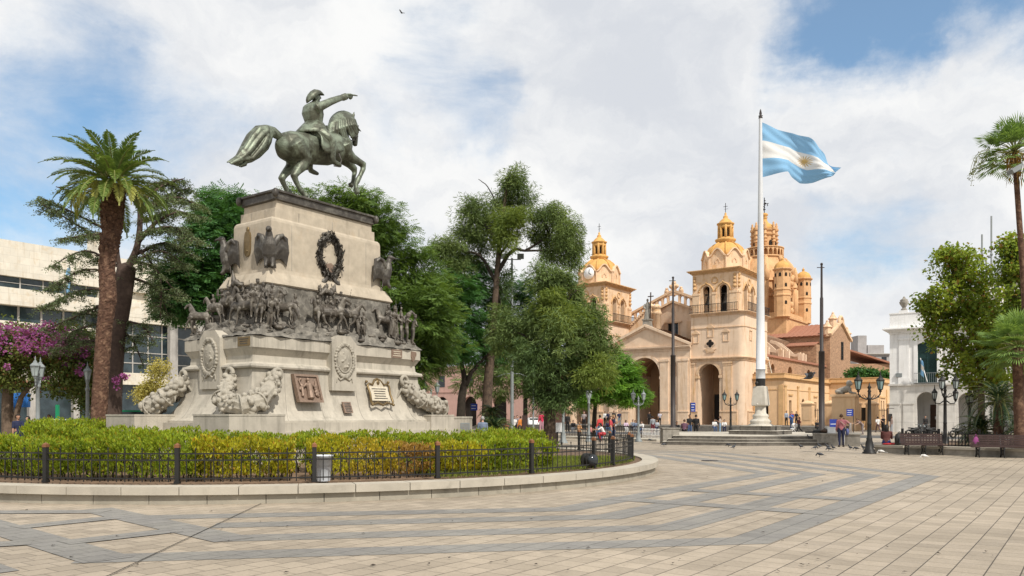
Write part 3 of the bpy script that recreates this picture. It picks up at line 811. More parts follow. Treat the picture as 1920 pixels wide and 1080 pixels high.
# charging riders in the middle of the bright side, with a standard
b = grp([(H, 'x', -.78, .16, -50, 1.2, dict(pose=1, rider=True)), (H, 'x', -.25, .10, 72, 1.3, dict(pose=1, rider=True)), (H, 'x', .28, .20, 65, 1.25, dict(pose=1, rider=True)), (H, 'x', -.45, .5, 20, 1.05, dict(rider=True)), (P_, 'x', -.6, .7, 10, 1.2, dict(arm=1.3)), (P_, 'x', -.15, .85, -10, 1.2, dict(arm=1.2)),
         (P_, 'x', .15, .8, 0, 1.15), (P_, 'x', -.35, 1.0, 0, 1.1, dict(arm=1.3)), (P_, 'x', .55, .55, 30, 1.15, dict(arm=.6)), (P_, 'x', .8, .35, 20, 1.05), (P_, 'x', .75, .02, 70, .95), (P_, 'x', 1.05, .1, 100, .9), (H, 'x', .9, .0, 150, .75)])
spears(b, 'x', (-.5, -.2, .0, .3, .5), .8); debris(b, 'x', -.9, 1.4, 12)
p = slope_pt('x', -.25, 1.05); b.tube([p + Vector((.1, -.42, .55)), p + Vector((.1, -.25, .75)), p + Vector((.1, -.02, .62)), p + Vector((.1, .14, .80)), p + Vector((.08, .22, .98))], [.04, .11, .10, .09, .02], 8)
link('relief_group', fused(b, .019, 0), reliefbr, mon)
# standing group at the far end
b = grp([(H, 'x', 2.1, .25, -100, 1.1, dict(rider=True)), (P_, 'x', 2.38, .08, -10, 1.35), (P_, 'x', 2.62, .02, 0, 1.3), (P_, 'x', 2.86, .05, 20, 1.35, dict(arm=.3)), (P_, 'x', 2.5, .42, 0, 1.3), (P_, 'x', 2.75, .5, 0, 1.25), (P_, 'x', 3.05, -.02, 60, 1.4, dict(arm=.6)), (H, 'x', 2.85, .42, 60, 1.1, dict(rider=True)), (P_, 'x', 3.28, -.1, 70, 1.3)])
spears(b, 'x', (2.3, 2.6, 2.9, 3.1)); debris(b, 'x', 1.8, 3.4, 8)
link('relief_group', fused(b, .019, 0), reliefbr, mon)

# shields with wreaths on the plinth
def cartouche(face):
    f = (lambda o, u, z: (1.74 + o, u - .16, z)) if face == 'x' else (lambda o, u, z: (u - .22, -3.58 - o, z))
    b = MB()
    poly = [(-.52, 2.52), (.52, 2.52), (.52, 4.06), (.28, 4.30), (-.28, 4.30), (-.52, 4.06)]
    if face == 'x': b.prism([(p[0] - .16, p[1]) for p in poly], 1.5, 1.86, 'x')
    else: b.prism([(p[0] - .22, p[1]) for p in poly], -3.70, -3.3, 'y')
    root = b.build('shield_pier', granite, mon)
    b = MB()
    b.ball(f(.10, 0, 3.52), (.10, .29, .41) if face == 'x' else (.29, .10, .41), 20, 12)
    b.torus(f(.13, 0, 3.52), .30, .022, face, 30, 6, ry=.42)
    for k in range(14):       # raised emblem strokes
        a = random.uniform(0, 6.28); r = random.uniform(.02, .2)
        b.ball(f(.185, r * math.cos(a), 3.5 + 1.3 * r * math.sin(a)), random.uniform(.02, .045), 6, 5)
    link('oval_shield', fused(b, .014, 1), granite_lt, root)
    b = MB()
    for k in range(64):
        a = 2 * math.pi * k / 64; rr = 1 + .05 * (-1) ** k
        b.ball(f(.14, .385 * rr * math.cos(a), 3.5 + .52 * rr * math.sin(a)), random.uniform(.035, .062), 7, 5)
    for s in (-1, 1): b.tube([f(.14, 0, 2.97), f(.13, s * .2, 2.86), f(.13, s * .30, 2.95), f(.13, s * .34, 2.78)], [.05, .035, .03, .02], 6)
    link('laurel_wreath', fused(b, .016, 1), granite_lt, root)
cartouche('x'); cartouche('y')

# swags of fruit with hanging rings at the corners
def garland(pts, rings):
    P = [Vector(p) for p in pts]; b = MB(); n = len(P) - 1
    b.tube(P, [.13 + .14 * math.sin(math.pi * i / n) ** .8 for i in range(n + 1)], 9)
    for k in range(330):
        t = random.random() * n; i = min(int(t), n - 1); c = P[i].lerp(P[i + 1], t - i); rad = .12 + .17 * math.sin(math.pi * t / n) ** .8
        d = Vector((random.gauss(0, 1), random.gauss(0, 1), random.gauss(0, 1))).normalized()
        b.ball(c + d * (rad + .02), random.choice((.03, .045, .06, .075, .095)), 8, 6)
    for t in (.3, .5, .7):
        i = int(t * n); d = (P[i + 1] - P[i - 1]).normalized(); rad = .17 + .15 * math.sin(math.pi * t)
        q = d.to_track_quat('Z', 'Y').to_matrix().to_4x4()
        tt = MB(); tt.torus((0, 0, 0), rad, .028, 'z', 16, 6); b.merge(tt, Matrix.Translation(P[i]) @ q)
    for e in (0, n):
        for s in (-1, 1):
            r0 = P[e]; o = Vector((random.uniform(-.1, .1), s * .12, 0))
            b.tube([r0, r0 + o + Vector((.03, .0, -.25)), r0 + o * 2.0 + Vector((.05, s * .04, -.55)), r0 + o * 2.6 + Vector((.1, 0, -.72))], [.05, .045, .04, .015], 6)
    g_ = link('fruit_swag', fused(b, .015, 0), granite_lt, mon)
    for (c, ax) in rings:
        b = MB(); b.torus(c, .15, .062, ax, 20, 9); b.build('stone_ring', granite_lt, g_)
garland([(.98, -3.78, 2.86), (1.02, -3.92, 2.55), (1.2, -4.2, 2.20), (1.75, -4.42, 1.98), (2.2, -4.3, 1.98), (2.2, -3.7, 2.1), (2.02, -3.25, 2.45), (1.86, -2.95, 2.75), (1.80, -2.83, 2.90)],
        [((.93, -3.78, 2.95), 'y'), ((1.86, -2.80, 2.95), 'x')])
garland([(1.82, 2.66, 2.86), (1.92, 2.85, 2.60), (2.06, 3.3, 2.25), (2.15, 3.9, 2.02), (2.05, 4.35, 1.98), (1.6, 4.5, 2.1), (1.1, 4.2, 2.5), (.95, 3.9, 2.8)],
        [((1.86, 2.62, 2.95), 'x'), ((.93, 3.8, 2.95), 'y')])
garland([(-1.50, -3.78, 2.86), (-1.6, -3.92, 2.6), (-1.75, -4.2, 2.25), (-2.1, -4.45, 2.0), (-2.5, -4.3, 1.98), (-2.35, -3.9, 2.2), (-2.0, -3.6, 2.6), (-1.9, -3.4, 2.85)],
        [((-1.50, -3.78, 2.95), 'y')])

# laurel wreath of bronze on the upper block
n = 760; a = rng.uniform(0, 2 * math.pi, n); k = rng.normal(size=n) * .075
pos = np.stack([.99 + .05 * rng.random(n) + .03 * np.cos(k * 30), (.43 + k) * np.cos(a) - .02, 7.02 + (.66 + k) * np.sin(a)], 1)
tan = np.stack([rng.random(n) * .8, -np.sin(a) * .43 * np.sign(np.cos(a)) , .66 * np.cos(a) * np.sign(np.cos(a))], 1) + rng.normal(size=(n, 3)) * .25
me = leaf_mesh('bronze_wreath', pos, tan, np.array([1., 0, 0]) + rng.normal(size=(n, 3)) * .5, .17, .07, .25)
wr = link('bronze_wreath', me, bronze_dk, mon)
b = MB(); b.torus((1.0, -.02, 7.02), .43, .045, 'x', 40, 7, ry=.66)
for s in (-1, 1): b.tube([(1.03, -.02 + s * .1, 6.36), (1.05, -.02 + s * .2, 6.2), (1.06, -.02 + s * .3, 6.14), (1.05, -.02 + s * .36, 6.03)], [(.02, .05), (.02, .08), (.02, .10), (.015, .08)], 6, side=(1, 0, 0))
b.build('ribbon', bronze_dk, wr)
b = MB(); b.prism([(.0, 6.50), (.30, 6.45), (.36, 6.62), (.05, 6.80), (-.2, 6.72)], .957, .975, 'x'); b.build('bronze_plaque', copper, wr)

# eagles
def eagle(loc, rz, sc=1.0):
    b = MB()
    b.tube([(0, 0, .10), (0, -.04, .35), (0, -.10, .62), (0, -.12, .82), (0, -.16, .95)], [(.12, .11), (.20, .17), (.19, .16), (.11, .11), (.085, .09)], 10, side=(1, 0, 0))
    b.ball((0, -.20, 1.01), (.085, .11, .09)); b.tube([(0, -.27, 1.01), (0, -.36, .99), (0, -.39, .93)], [.045, .03, .008], 7)
    for s in (-1, 1):
        b.tube([(s * .07, -.08, .25), (s * .09, -.14, .05), (s * .09, -.2, .0)], [.08, .05, .035], 8)
        # wing: shoulder up, feathers hanging
        b.tube([(s * .12, -.02, .66), (s * .22, .06, .86), (s * .31, .16, .92), (s * .37, .26, .80)], [.09, .08, .07, .05], 8)
        for k in range(9):
            u = k / 8; x = s * (.15 + .24 * u); zt = .72 + .20 * math.sin(u * 2.2); L = .50 + .28 * u; yy = .02 + .30 * u
            b.tube([(x, yy, zt), (x + s * .04, yy + .03, zt - L * .5), (x - s * .02 * (1 - u), yy + .06, zt - L)], [(.06, .035), (.055, .03), (.02, .015)], 6, side=(1, 0, 0))
    for k in range(5): b.tube([(-.1 + .05 * k, .06, .3), (-.14 + .07 * k, .08, .0)], [(.035, .02)] * 2, 6, side=(1, 0, 0))
    me = fused(b, .016, 0)
    o = link('bronze_eagle', me, bronze_dk, mon, loc=loc, rz=R(rz)); o.scale = (sc,) * 3
eagle((1.0, -2.42, 6.28), 45, 1.12); eagle((1.10, 2.42, 6.28), 90 + 45, 1.05); eagle((-1.05, -2.46, 6.28), -45, 1.1)

# plaques
def slab(name, m, face, u0, u1, z0, z1, o0, th, lean=0.0, rim=None, lines=0, parent=None, deco=None, linem=None):
    b = MB()
    T = lambda o, u, z: (o, u, z) if face == 'x' else (u, -o, z)
    tmp = MB(); tmp.box(0, th, u0, u1, z0, z1)
    def put(t):
        vs = []
        for (o, u, z) in t.v:
            oo = o0 + o + (z1 - z) * lean
            vs.append(T(oo, u, z))
        fs = t.f if face == 'x' else [f[::-1] for f in t.f]
        return vs, fs
    b.add(*put(tmp)); root = b.build(name, m, mon)
    if rim:
        t = MB(); w = rim
        t.box(th, th + .05, u0, u1, z0, z0 + w); t.box(th, th + .05, u0, u1, z1 - w, z1); t.box(th, th + .05, u0, u0 + w, z0 + w, z1 - w); t.box(th, th + .05, u1 - w, u1, z0 + w, z1 - w)
        b = MB(); b.add(*put(t)); b.build('frame', m, root)
    if lines:
        t = MB()
        for k in range(lines):
            z = z1 - (z1 - z0) * (k + .9) / (lines + .9); c = (u0 + u1) / 2; hw = (u1 - u0) * random.uniform(.28, .40); u = c - hw
            while u < c + hw:
                w = random.uniform(.015, .04); t.box(th, th + .006, u, u + w * .8, z - .012 - (z1 - z0) * .012, z + .012); u += w
        b = MB(); b.add(*put(t)); b.build('lettering', linem or bronze_dk, root)
    return root, T
r_, T = slab('relief_plaque', copper, 'x', -2.16, -1.22, 2.12, 2.99, 1.66, .10, .34, rim=.07)
b = MB()
def rel(o, u, z): return (1.77 + o + (2.99 - z) * .34, u, z)
b.tube([rel(.03, -1.69, 2.24), rel(.04, -1.68, 2.45), rel(.05, -1.68, 2.66), rel(.04, -1.68, 2.76)], [.12, .10, .11, .04], 8); b.ball(rel(.05, -1.68, 2.82), .065, 8, 6)
for s in (-1, 1):
    b.tube([rel(.05, -1.68 + s * .1, 2.7), rel(.05, -1.68 + s * .2, 2.6), rel(.05, -1.68 + s * .30, 2.62)], [.04, .035, .03], 6)
    for k in range(6): b.ball(rel(.02, -1.69 + s * random.uniform(.22, .38), random.uniform(2.25, 2.85)), random.uniform(.03, .07), 6, 5)
    b.tube([rel(.02, -1.68 + s * .30, 2.3), rel(.03, -1.68 + s * .26, 2.55), rel(.02, -1.68 + s * .33, 2.8)], [.05, .045, .02], 6)
link('figure_relief', fused(b, .016, 1), copper, r_)
slab('small_plaque', copper, 'x', -.30, .05, 1.80, 2.16, 1.86, .05, .40, lines=6)
r_, T = slab('scroll_plaque', paleplq, 'x', 1.0, 1.86, 2.22, 2.70, 1.72, .06, .34, lines=5, linem=bronze_dk)
b = MB()
def sc_(u, z): return (1.80 + (2.70 - z) * .34, u, z)
out = [(.92, 2.16), (1.02, 2.10), (1.22, 2.16), (1.43, 2.06), (1.64, 2.16), (1.86, 2.10), (1.95, 2.18), (1.90, 2.45), (1.94, 2.72), (1.86, 2.80), (1.70, 2.76), (1.56, 2.92), (1.43, 2.97), (1.30, 2.92), (1.16, 2.76), (1.0, 2.80), (.92, 2.72), (.96, 2.45), (.92, 2.16)]
b.tube([sc_(*p) for p in out], .038, 7); b.ball(sc_(1.43, 2.84), (.05, .09, .10)); 
for u, z in ((.92, 2.86), (1.94, 2.86), (.95, 2.08), (1.93, 2.08)): b.ball(sc_(u, z), .05)
b.build('scroll_frame', brass, r_)
b = MB(); b.prism([(1.0, 2.70), (1.86, 2.70), (1.66, 2.76), (1.54, 2.88), (1.43, 2.93), (1.32, 2.88), (1.2, 2.76)], 1.72, 1.775, 'x'); b.build('crest', paleplq, r_)
slab('cornice_plaque', copper, 'x', 2.10, 2.62, 3.74, 4.03, 1.742, .02, 0, lines=3, linem=paleplq)
b = MB(); b.prism([(3.10, 4.02), (3.34, 4.0), (3.36, 3.9), (3.30, 3.82), (3.28, 3.74), (3.18, 3.64), (3.12, 3.72), (3.08, 3.84)], 1.742, 1.77, 'x'); b.build('map_plaque', copper, mon)
slab('cornice_plaque', brass, 'y', 1.05, 1.62, 3.76, 4.03, 3.582, .02, 0, lines=3)
b = MB(); b.prism([(-.18 + .15 * math.copysign(abs(math.cos(t)) ** .6, math.cos(t)), 7.16 + .40 * math.copysign(abs(math.sin(t)) ** .6, math.sin(t))) for t in np.linspace(0, 2 * math.pi, 24, endpoint=False)], -2.40, -2.33, 'y')
b.ball((-.18, -2.37, 7.62), (.07, .04, .09)); b.lathe([(.0, -.02), (.05, 0), (.0, .03)], (-.18, -2.40, 6.92), 10); b.build('oval_plaque', brass, mon)

# ------------------------------------------------------------------ equestrian statue, facing along E1
def sp(px, py, t=0.0):
    """point on the vertical plane x_local = t through the monument, in monument-local metres"""
    d = Vector(((px - 960) / FPX, 1, -(py - 780) / FPX)); k = (t + MC.dot(XL)) / d.dot(XL)
    p = d * k
    return Vector((t, (p - MC).dot(E1), EYE + p.z))
sta = thing('equestrian_statue', 'green bronze rider pointing ahead on a prancing horse atop the monument', 'statue', MC, GRID)
K = 1 / 53.5
def px_tube(b, lst, n=12, t=0.0):
    pts = []; rad = []
    for q in lst:
        tt = q[3] if len(q) > 3 and q[3] is not None else t
        pts.append(sp(q[0], q[1], tt)); r = q[2]
        rad.append((r[1] * K, r[0] * K) if isinstance(r, tuple) else (r * K, r * K))
    b.tube(pts, rad, n, side=(1, 0, 0))
b = MB()
# trunk: (px, py, (half height px, half width px))
px_tube(b, [(523, 270, (13, 12)), (531, 273, (23, 22)), (545, 276, (28, 27)), (565, 277, (27, 27)), (588, 279, (28, 28)), (610, 279, (30, 28)), (630, 275, (29, 25)), (643, 272, (24, 21)), (652, 274, (15, 14))], 18)
# neck and head
px_tube(b, [(634, 270, (28, 17)), (634, 252, (25, 15)), (639, 236, (20, 12)), (648, 226, (14, 9.5)), (656, 225, (10, 8))], 14)
px_tube(b, [(652, 226, (9, 8)), (660, 231, (12.5, 8.5)), (664, 241, (11, 7.5)), (665, 254, (7.5, 6)), (665.5, 265, (6, 5.2)), (665, 272, (5.5, 5))], 12)
b.ball(sp(661, 246, 0), (.11, .18, .18))   # cheek
for t in (-.1, .1): b.tube([sp(666, 224, t), sp(671, 229, t * 1.3), sp(679, 240, t * 1.2)] if False else [sp(660, 222, t), sp(663, 216, t * 1.4), sp(664, 209, t * 1.5)], [.07, .055, .012], 7)
for t in (-.35, .35):
    n_ = t > 0
# hind legs (near = +x)
px_tube(b, [(551, 268, 19), (560, 284, 18), (571, 299, 14.5), (566, 311, 10.5), (557, 321, 7.5), (551, 330, 6.8), (555, 340, 5), (560, 350, 4.3), (565, 358, 5.2), (569, 363, 4.2), (572, 366, 6.4), (573.5, 369, 7)], 12, .30)
px_tube(b, [(536, 270, 18), (542, 288, 17), (550, 302, 13), (545, 314, 9.5), (534, 326, 7), (528, 335, 6.5), (531, 343, 4.8), (534, 349, 4.3), (537, 354, 5.0), (539, 357, 4.4), (541, 360, 6.5), (542, 362.5, 7)], 12, -.30)
# fore legs
px_tube(b, [(643, 272, 19), (650, 288, 13), (661, 297, 9), (672, 303, 7), (681, 309, 7.2), (681, 316, 5.2), (676, 328, 4.2), (670, 339, 5.4), (667, 347, 4.0), (668, 354, 5.2), (670, 362, 5.6)], 11, .24)
px_tube(b, [(640, 283, 17), (648, 302, 11), (657, 309, 8), (664, 317, 7), (665, 324, 4.8), (663, 332, 4.2), (663.5, 340, 5.4), (660, 345, 4.4), (657, 348, 6)], 11, -.24)
def statue_part(name, mb, vox, sm, parent, m=None):
    me = fused(mb, vox, sm)
    return link(name, me, m or bronze, parent)
horse = statue_part('horse', b, .028, 3, sta)
b = MB()
px_tube(b, [(524, 256, 7), (513, 248, 9), (502, 248, 13), (492, 254, 19), (483, 266, 21), (473, 279, 19), (462, 290, 15), (451, 298, 10), (441, 304, 5), (433, 307, 1.5)], 12)
for k in range(26):
    o = random.uniform(-1, 1); t = random.uniform(.02, .46) if k % 3 else random.uniform(-.4, 0); e = random.uniform(-1, 1)
    px_tube(b, [(503, 246 + o * 7, 4), (492 + o * 6, 254 + o * 14, 4.6), (481 + o * 8, 268 + o * 14, 4.6), (466 + o * 8, 288 + o * 10, 4), (452 + e * 12, 299 + e * 8 + 5, 2.6), (440 + e * 16, 305 + e * 6 + 5, .8)], 7, t)
statue_part('tail', b, .024, 0, horse)
b = MB()
for k in range(30):
    u = k / 29; a_ = math.pi * (1.02 - .80 * u); cx = 643 + 23 * math.cos(a_); cy = 236 - 25 * math.sin(a_); L = 22 + 24 * math.sin(u * math.pi)
    for t in (-.34, .36):
        s = 1 if t > 0 else -1; q = random.uniform(-2, 2)
        px_tube(b, [(cx, cy, 4.6, 0.03 * s), (cx - 3 + 4 * u, cy + L * .28, 4.4, t * .82), (cx - 5 + 8 * u + q, cy + L * .65, 3.9, t * (1.05 + .12 * (k % 2))), (cx - 3 + 12 * u + q * 1.5, cy + L * 1.0, 2.6, t), (cx + 2 + 12 * u + q * 2, cy + L * 1.2, .8, t * .95)], 6)
px_tube(b, [(657, 224, 4), (666, 232, 3.5), (670, 242, 1.5)], 7, .06)
statue_part('mane', b, .022, 0, horse)
b = MB()
px_tube(b, [(672, 236, 1.3), (663, 240, 1.3), (653, 243, 1.3)], 6, .17); px_tube(b, [(671, 256, 1.3), (665, 257, 1.3), (658, 258, 1.3)], 6, .14); px_tube(b, [(658, 236, 1.2), (661, 250, 1.2), (668, 262, 1.2)], 6, .17)
px_tube(b, [(667, 262, 1.1, .13), (650, 265, 1.1, .32), (630, 252, 1.1, .36), (612, 240, 1.1, .2)], 6); px_tube(b, [(641, 262, 1.6, .42), (650, 272, 1.8, .36), (658, 274, 1.8, .1)], 6)
b.build('bridle', bronze_dk, horse)
# saddle cloth: a skirt lying over both flanks
b = MB(); S = 12; rows = []
for i in range(S + 1):
    u = i / S; cx = 577 + 41 * u; top = 249.5 + 2 * u; bot = 293 + 4 * math.sin(u * math.pi) * (1 if u < .9 else .9)
    if u < .12: bot -= 12 * (1 - u / .12)
    row = []
    for k in range(-10, 11):
        v = abs(k) / 10; s = 1 if k >= 0 else -1
        hw = .67 * math.sin(min(1, .05 + v * 1.25) * math.pi / 2); 
        cpx = cx; p = sp(cpx, top, 0); zb = sp(cpx, bot, 0).z
        row.append((s * hw * 1.03, p.y, p.z + .03 + (zb - p.z) * (1 - math.cos(v * math.pi / 2)) ** .9))
    rows.append(row)
vs = [p for r in rows for p in r]; w = 21
b.add(vs, [(i * w + k, i * w + k + 1, (i + 1) * w + k + 1, (i + 1) * w + k) for i in range(S) for k in range(w - 1)], True)
o = b.build('saddle_cloth', bronze, horse); md = o.modifiers.new('s', 'SOLIDIFY'); md.thickness = .05; md.offset = 0
# rider
b = MB()
px_tube(b, [(591, 254, (13, 16)), (590, 244, (15.5, 16.5)), (589.5, 235, (14.5, 15)), (588, 226, (17, 17)), (586.5, 214, (19.5, 20.5)), (587, 204, (16, 22)), (589.5, 197, (9, 12)), (591, 192, (5.8, 6)), (592, 187, (5.6, 5.8))], 14)
b.ball(sp(593, 182.5), (.125, .145, .175), 14, 10)
px_tube(b, [(598.5, 180, 2.2), (601, 184, 2.0), (599, 186, 1.6)], 7)                      # nose
px_tube(b, [(596, 190, 3.0), (598.5, 190.5, 2.4)], 7)                                       # chin
for t in (-.125, .125): b.ball(sp(592, 183, t), (.025, .05, .07), 8, 6)                   # ears
# pointing arm (near side), rein arm (far side)
px_tube(b, [(592, 203, 8.5, .32), (606, 197, 7.6, .36), (621, 190, 6.6, .36), (636, 184.5, 5.6, .33), (648, 181, 4.4, .30)], 12)
px_tube(b, [(642, 183.2, 6.2, .315), (649, 180.6, 6.2, .30)], 12)                           # cuff
px_tube(b, [(583, 204, 8, -.34), (582, 217, 7, -.42), (590, 230, 6, -.42), (602, 238, 4.8, -.25), (608, 240, 4, -.14)], 12)
px_tube(b, [(592, 248, 14, .18), (604, 252, 12.5, .45), (617, 259, 10, .62), (622, 266, 9, .66), (622.5, 282, 7.4, .66), (623, 296, 6, .65), (625, 303, 5.4, .65), (632, 307, 4.8, .67), (639, 311, 3.4, .69)], 12)
px_tube(b, [(592, 248, 14, -.18), (588, 258, 12, -.42), (584, 272, 9.5, -.60), (581, 285, 8.5, -.64), (581, 300, 7, -.64), (581, 314, 5.6, -.64), (583, 320, 5.2, -.64), (589, 323, 4.6, -.66), (596, 326, 3.2, -.68)], 12)
me = fused(b, .022, 2)
# hands with separate fingers joined to the body mesh
hb = MB(); v_, f_ = mesh_arrays(me); hb.add([tuple(p) for p in v_], f_, True)
px_tube(hb, [(648, 181, (4.0, 2.4), .30), (653, 179.6, (4.4, 2.6), .29), (658, 179.4, (4.0, 2.4), .285)], 10)
hw = sp(658, 179, .285)
for k, (dx, pts) in enumerate([(0, [(656, 178.0), (662, 178.2), (666, 178.8), (670, 179.6)]), (-.045, [(656, 179.6), (661, 180.4), (660, 183.4), (656.5, 183)]), (-.085, [(655.5, 180.8), (660, 182.2), (658.6, 184.8), (655.5, 184)]), (-.12, [(655, 182), (658, 183.6), (657, 185.6), (654.5, 184.8)])]):
    hb.tube([sp(x, y, .31 + dx) for x, y in pts], [.032, .029, .026, .018], 7)
hb.tube([sp(652, 177.6, .33), sp(656, 176.4, .36), sp(660, 177.2, .36)], [.035, .03, .02], 7)
hb.ball(sp(610, 240.5, -.12), (.09, .12, .09), 9, 7)
for k in range(4): hb.tube([sp(612, 238, -.16 + .045 * k), sp(616, 239.5, -.16 + .045 * k), sp(615, 243, -.16 + .045 * k), sp(611.5, 243, -.16 + .045 * k)], [.03, .028, .026, .018], 6)
hb.tube([sp(609, 237, -.06), sp(613, 236.5, -.03), sp(616, 238, -.05)], [.032, .028, .018], 6)
rider = hb.build('rider', bronze, sta)
b = MB()   # bicorne hat, worn fore and aft
top = [(575, 192.5), (574.5, 185), (577, 177), (582, 171), (589, 167), (596, 168), (602, 172), (607.5, 178)]
bot = [(576, 193.5), (579, 190.5), (583, 187), (586, 183), (590, 179.5), (595, 177.5), (601, 178), (607.5, 179)]
ring_ = []
for (tp, bt_, hw_) in zip(top, bot, (.03, .10, .17, .21, .21, .17, .10, .03)):
    a_, c_ = sp(*tp), sp(*bt_)
    ring_.append([a_ + Vector((0, 0, 0)), a_.lerp(c_, .35) + Vector((hw_ * .8, 0, 0)), c_ + Vector((hw_, 0, 0)), c_ + Vector((0, 0, .04)), c_ - Vector((hw_, 0, 0)), a_.lerp(c_, .35) - Vector((hw_ * .8, 0, 0))])
vs = [p for r in ring_ for p in r]
b.add(vs, [(i * 6 + k, i * 6 + (k + 1) % 6, (i + 1) * 6 + (k + 1) % 6, (i + 1) * 6 + k) for i in range(7) for k in range(6)] + [(5, 4, 3, 2, 1, 0), tuple(42 + k for k in range(6))], True)
b.build('bicorne_hat', bronze, rider)
b = MB()   # coat skirts, open at the front, lying over the saddle
w0 = sp(589.5, 231, 0); zh = sp(580, 252, 0).z; zb = sp(566, 251, 0).z; NA = 20; vs = []
for i in range(NA + 1):
    a = R(-70) + R(320) * i / NA; sx_, cy_ = math.cos(a), -math.sin(a) if False else math.sin(a)
    a2 = R(55) + R(250) * i / NA; lx, ly = math.sin(a2), math.cos(a2); back = max(0, -ly)
    fl = .03 * math.sin(9 * a2)
    for t in (0, .35, .7, 1):
        rx = .30 + (.30 + fl) * t ** .8; ry = .28 + (.12 + .34 * back + fl) * t
        vs.append((lx * rx, w0.y + ly * ry, w0.z + ((zh + (zb - zh) * back) - w0.z) * t))
b.add(vs, [(4 * i + k, 4 * i + k + 1, 4 * i + k + 5, 4 * i + k + 4) for i in range(NA) for k in range(3)], True)
o = b.build('coat_skirt', bronze, rider); md = o.modifiers.new('s', 'SOLIDIFY'); md.thickness = .05; md.offset = 0
b = MB(); c = sp(590, 233.5, 0); b.lathe([(.30, -.05), (.32, 0), (.30, .05)], c, 18, sx=1.0, sy=.95); b.build('belt', bronze_dk, rider)
b = MB()
for s in (1, -1):
    px_tube(b, [(628, 270, 1.1, s * .66), (640, 300, 1.1, s * .70), (637, 313, 1.1, s * .70), (626, 311, 1.1, s * .66)], 6)
px_tube(b, [(575, 318, 1.6, -.70), (590, 300, 1.8, -.72), (600, 262, 1.8, -.5)], 7)
b.build('stirrup_and_sabre', bronze_dk, rider)
# ------------------------------------------------------------------ cathedral (local +x right along the front, +y into the building)
CC = Vector(((1396 - 960) / FPX * 100, 100, 0)); ZF = .57
cat_ = thing('cathedral', 'peach and ochre colonial cathedral with two bell towers and a central dome', 'cathedral', CC, GRID)

def mould(b, x0, x1, y0, y1, z, sizes, sides='fr'):
    """stepped cornice round a block: sizes = [(dz, out), ...] from the bottom; front always, r/l/b sides if named"""
    for dz, o in sizes:
        b.box(x0 - (o if 'l' in sides else 0), x1 + (o if 'r' in sides else 0), y0 - o, y1 + (o if 'b' in sides else 0), z, z + dz); z += dz
def hood_niche(b, x, z, w, h, y):
    f = .09
    b.box(x - w / 2 - f, x - w / 2, y - .07, y, z - f, z + h); b.box(x + w / 2, x + w / 2 + f, y - .07, y, z - f, z + h); b.box(x - w / 2, x + w / 2, y - .07, y, z - f, z)
    b.box(x - w / 2, x + w / 2, y - .05, y, z + h * .82, z + h)
    b.prism([(x - w * .85, z + h), (x + w * .85, z + h), (x + w * .8, z + h + .1), (x, z + h + .5), (x - w * .8, z + h + .1)], y - .12, y, 'y')
def quatrefoil(b, x, z, r, y0, y1):
    for dx, dz in ((1, 0), (-1, 0), (0, 1), (0, -1)):
        b.prism([(x + dx * r * .62 + r * .52 * math.cos(a), z + dz * r * .62 + r * .52 * math.sin(a)) for a in np.linspace(0, 2 * math.pi, 14, endpoint=False)], y0 + .001 * abs(dx), y1, 'y')

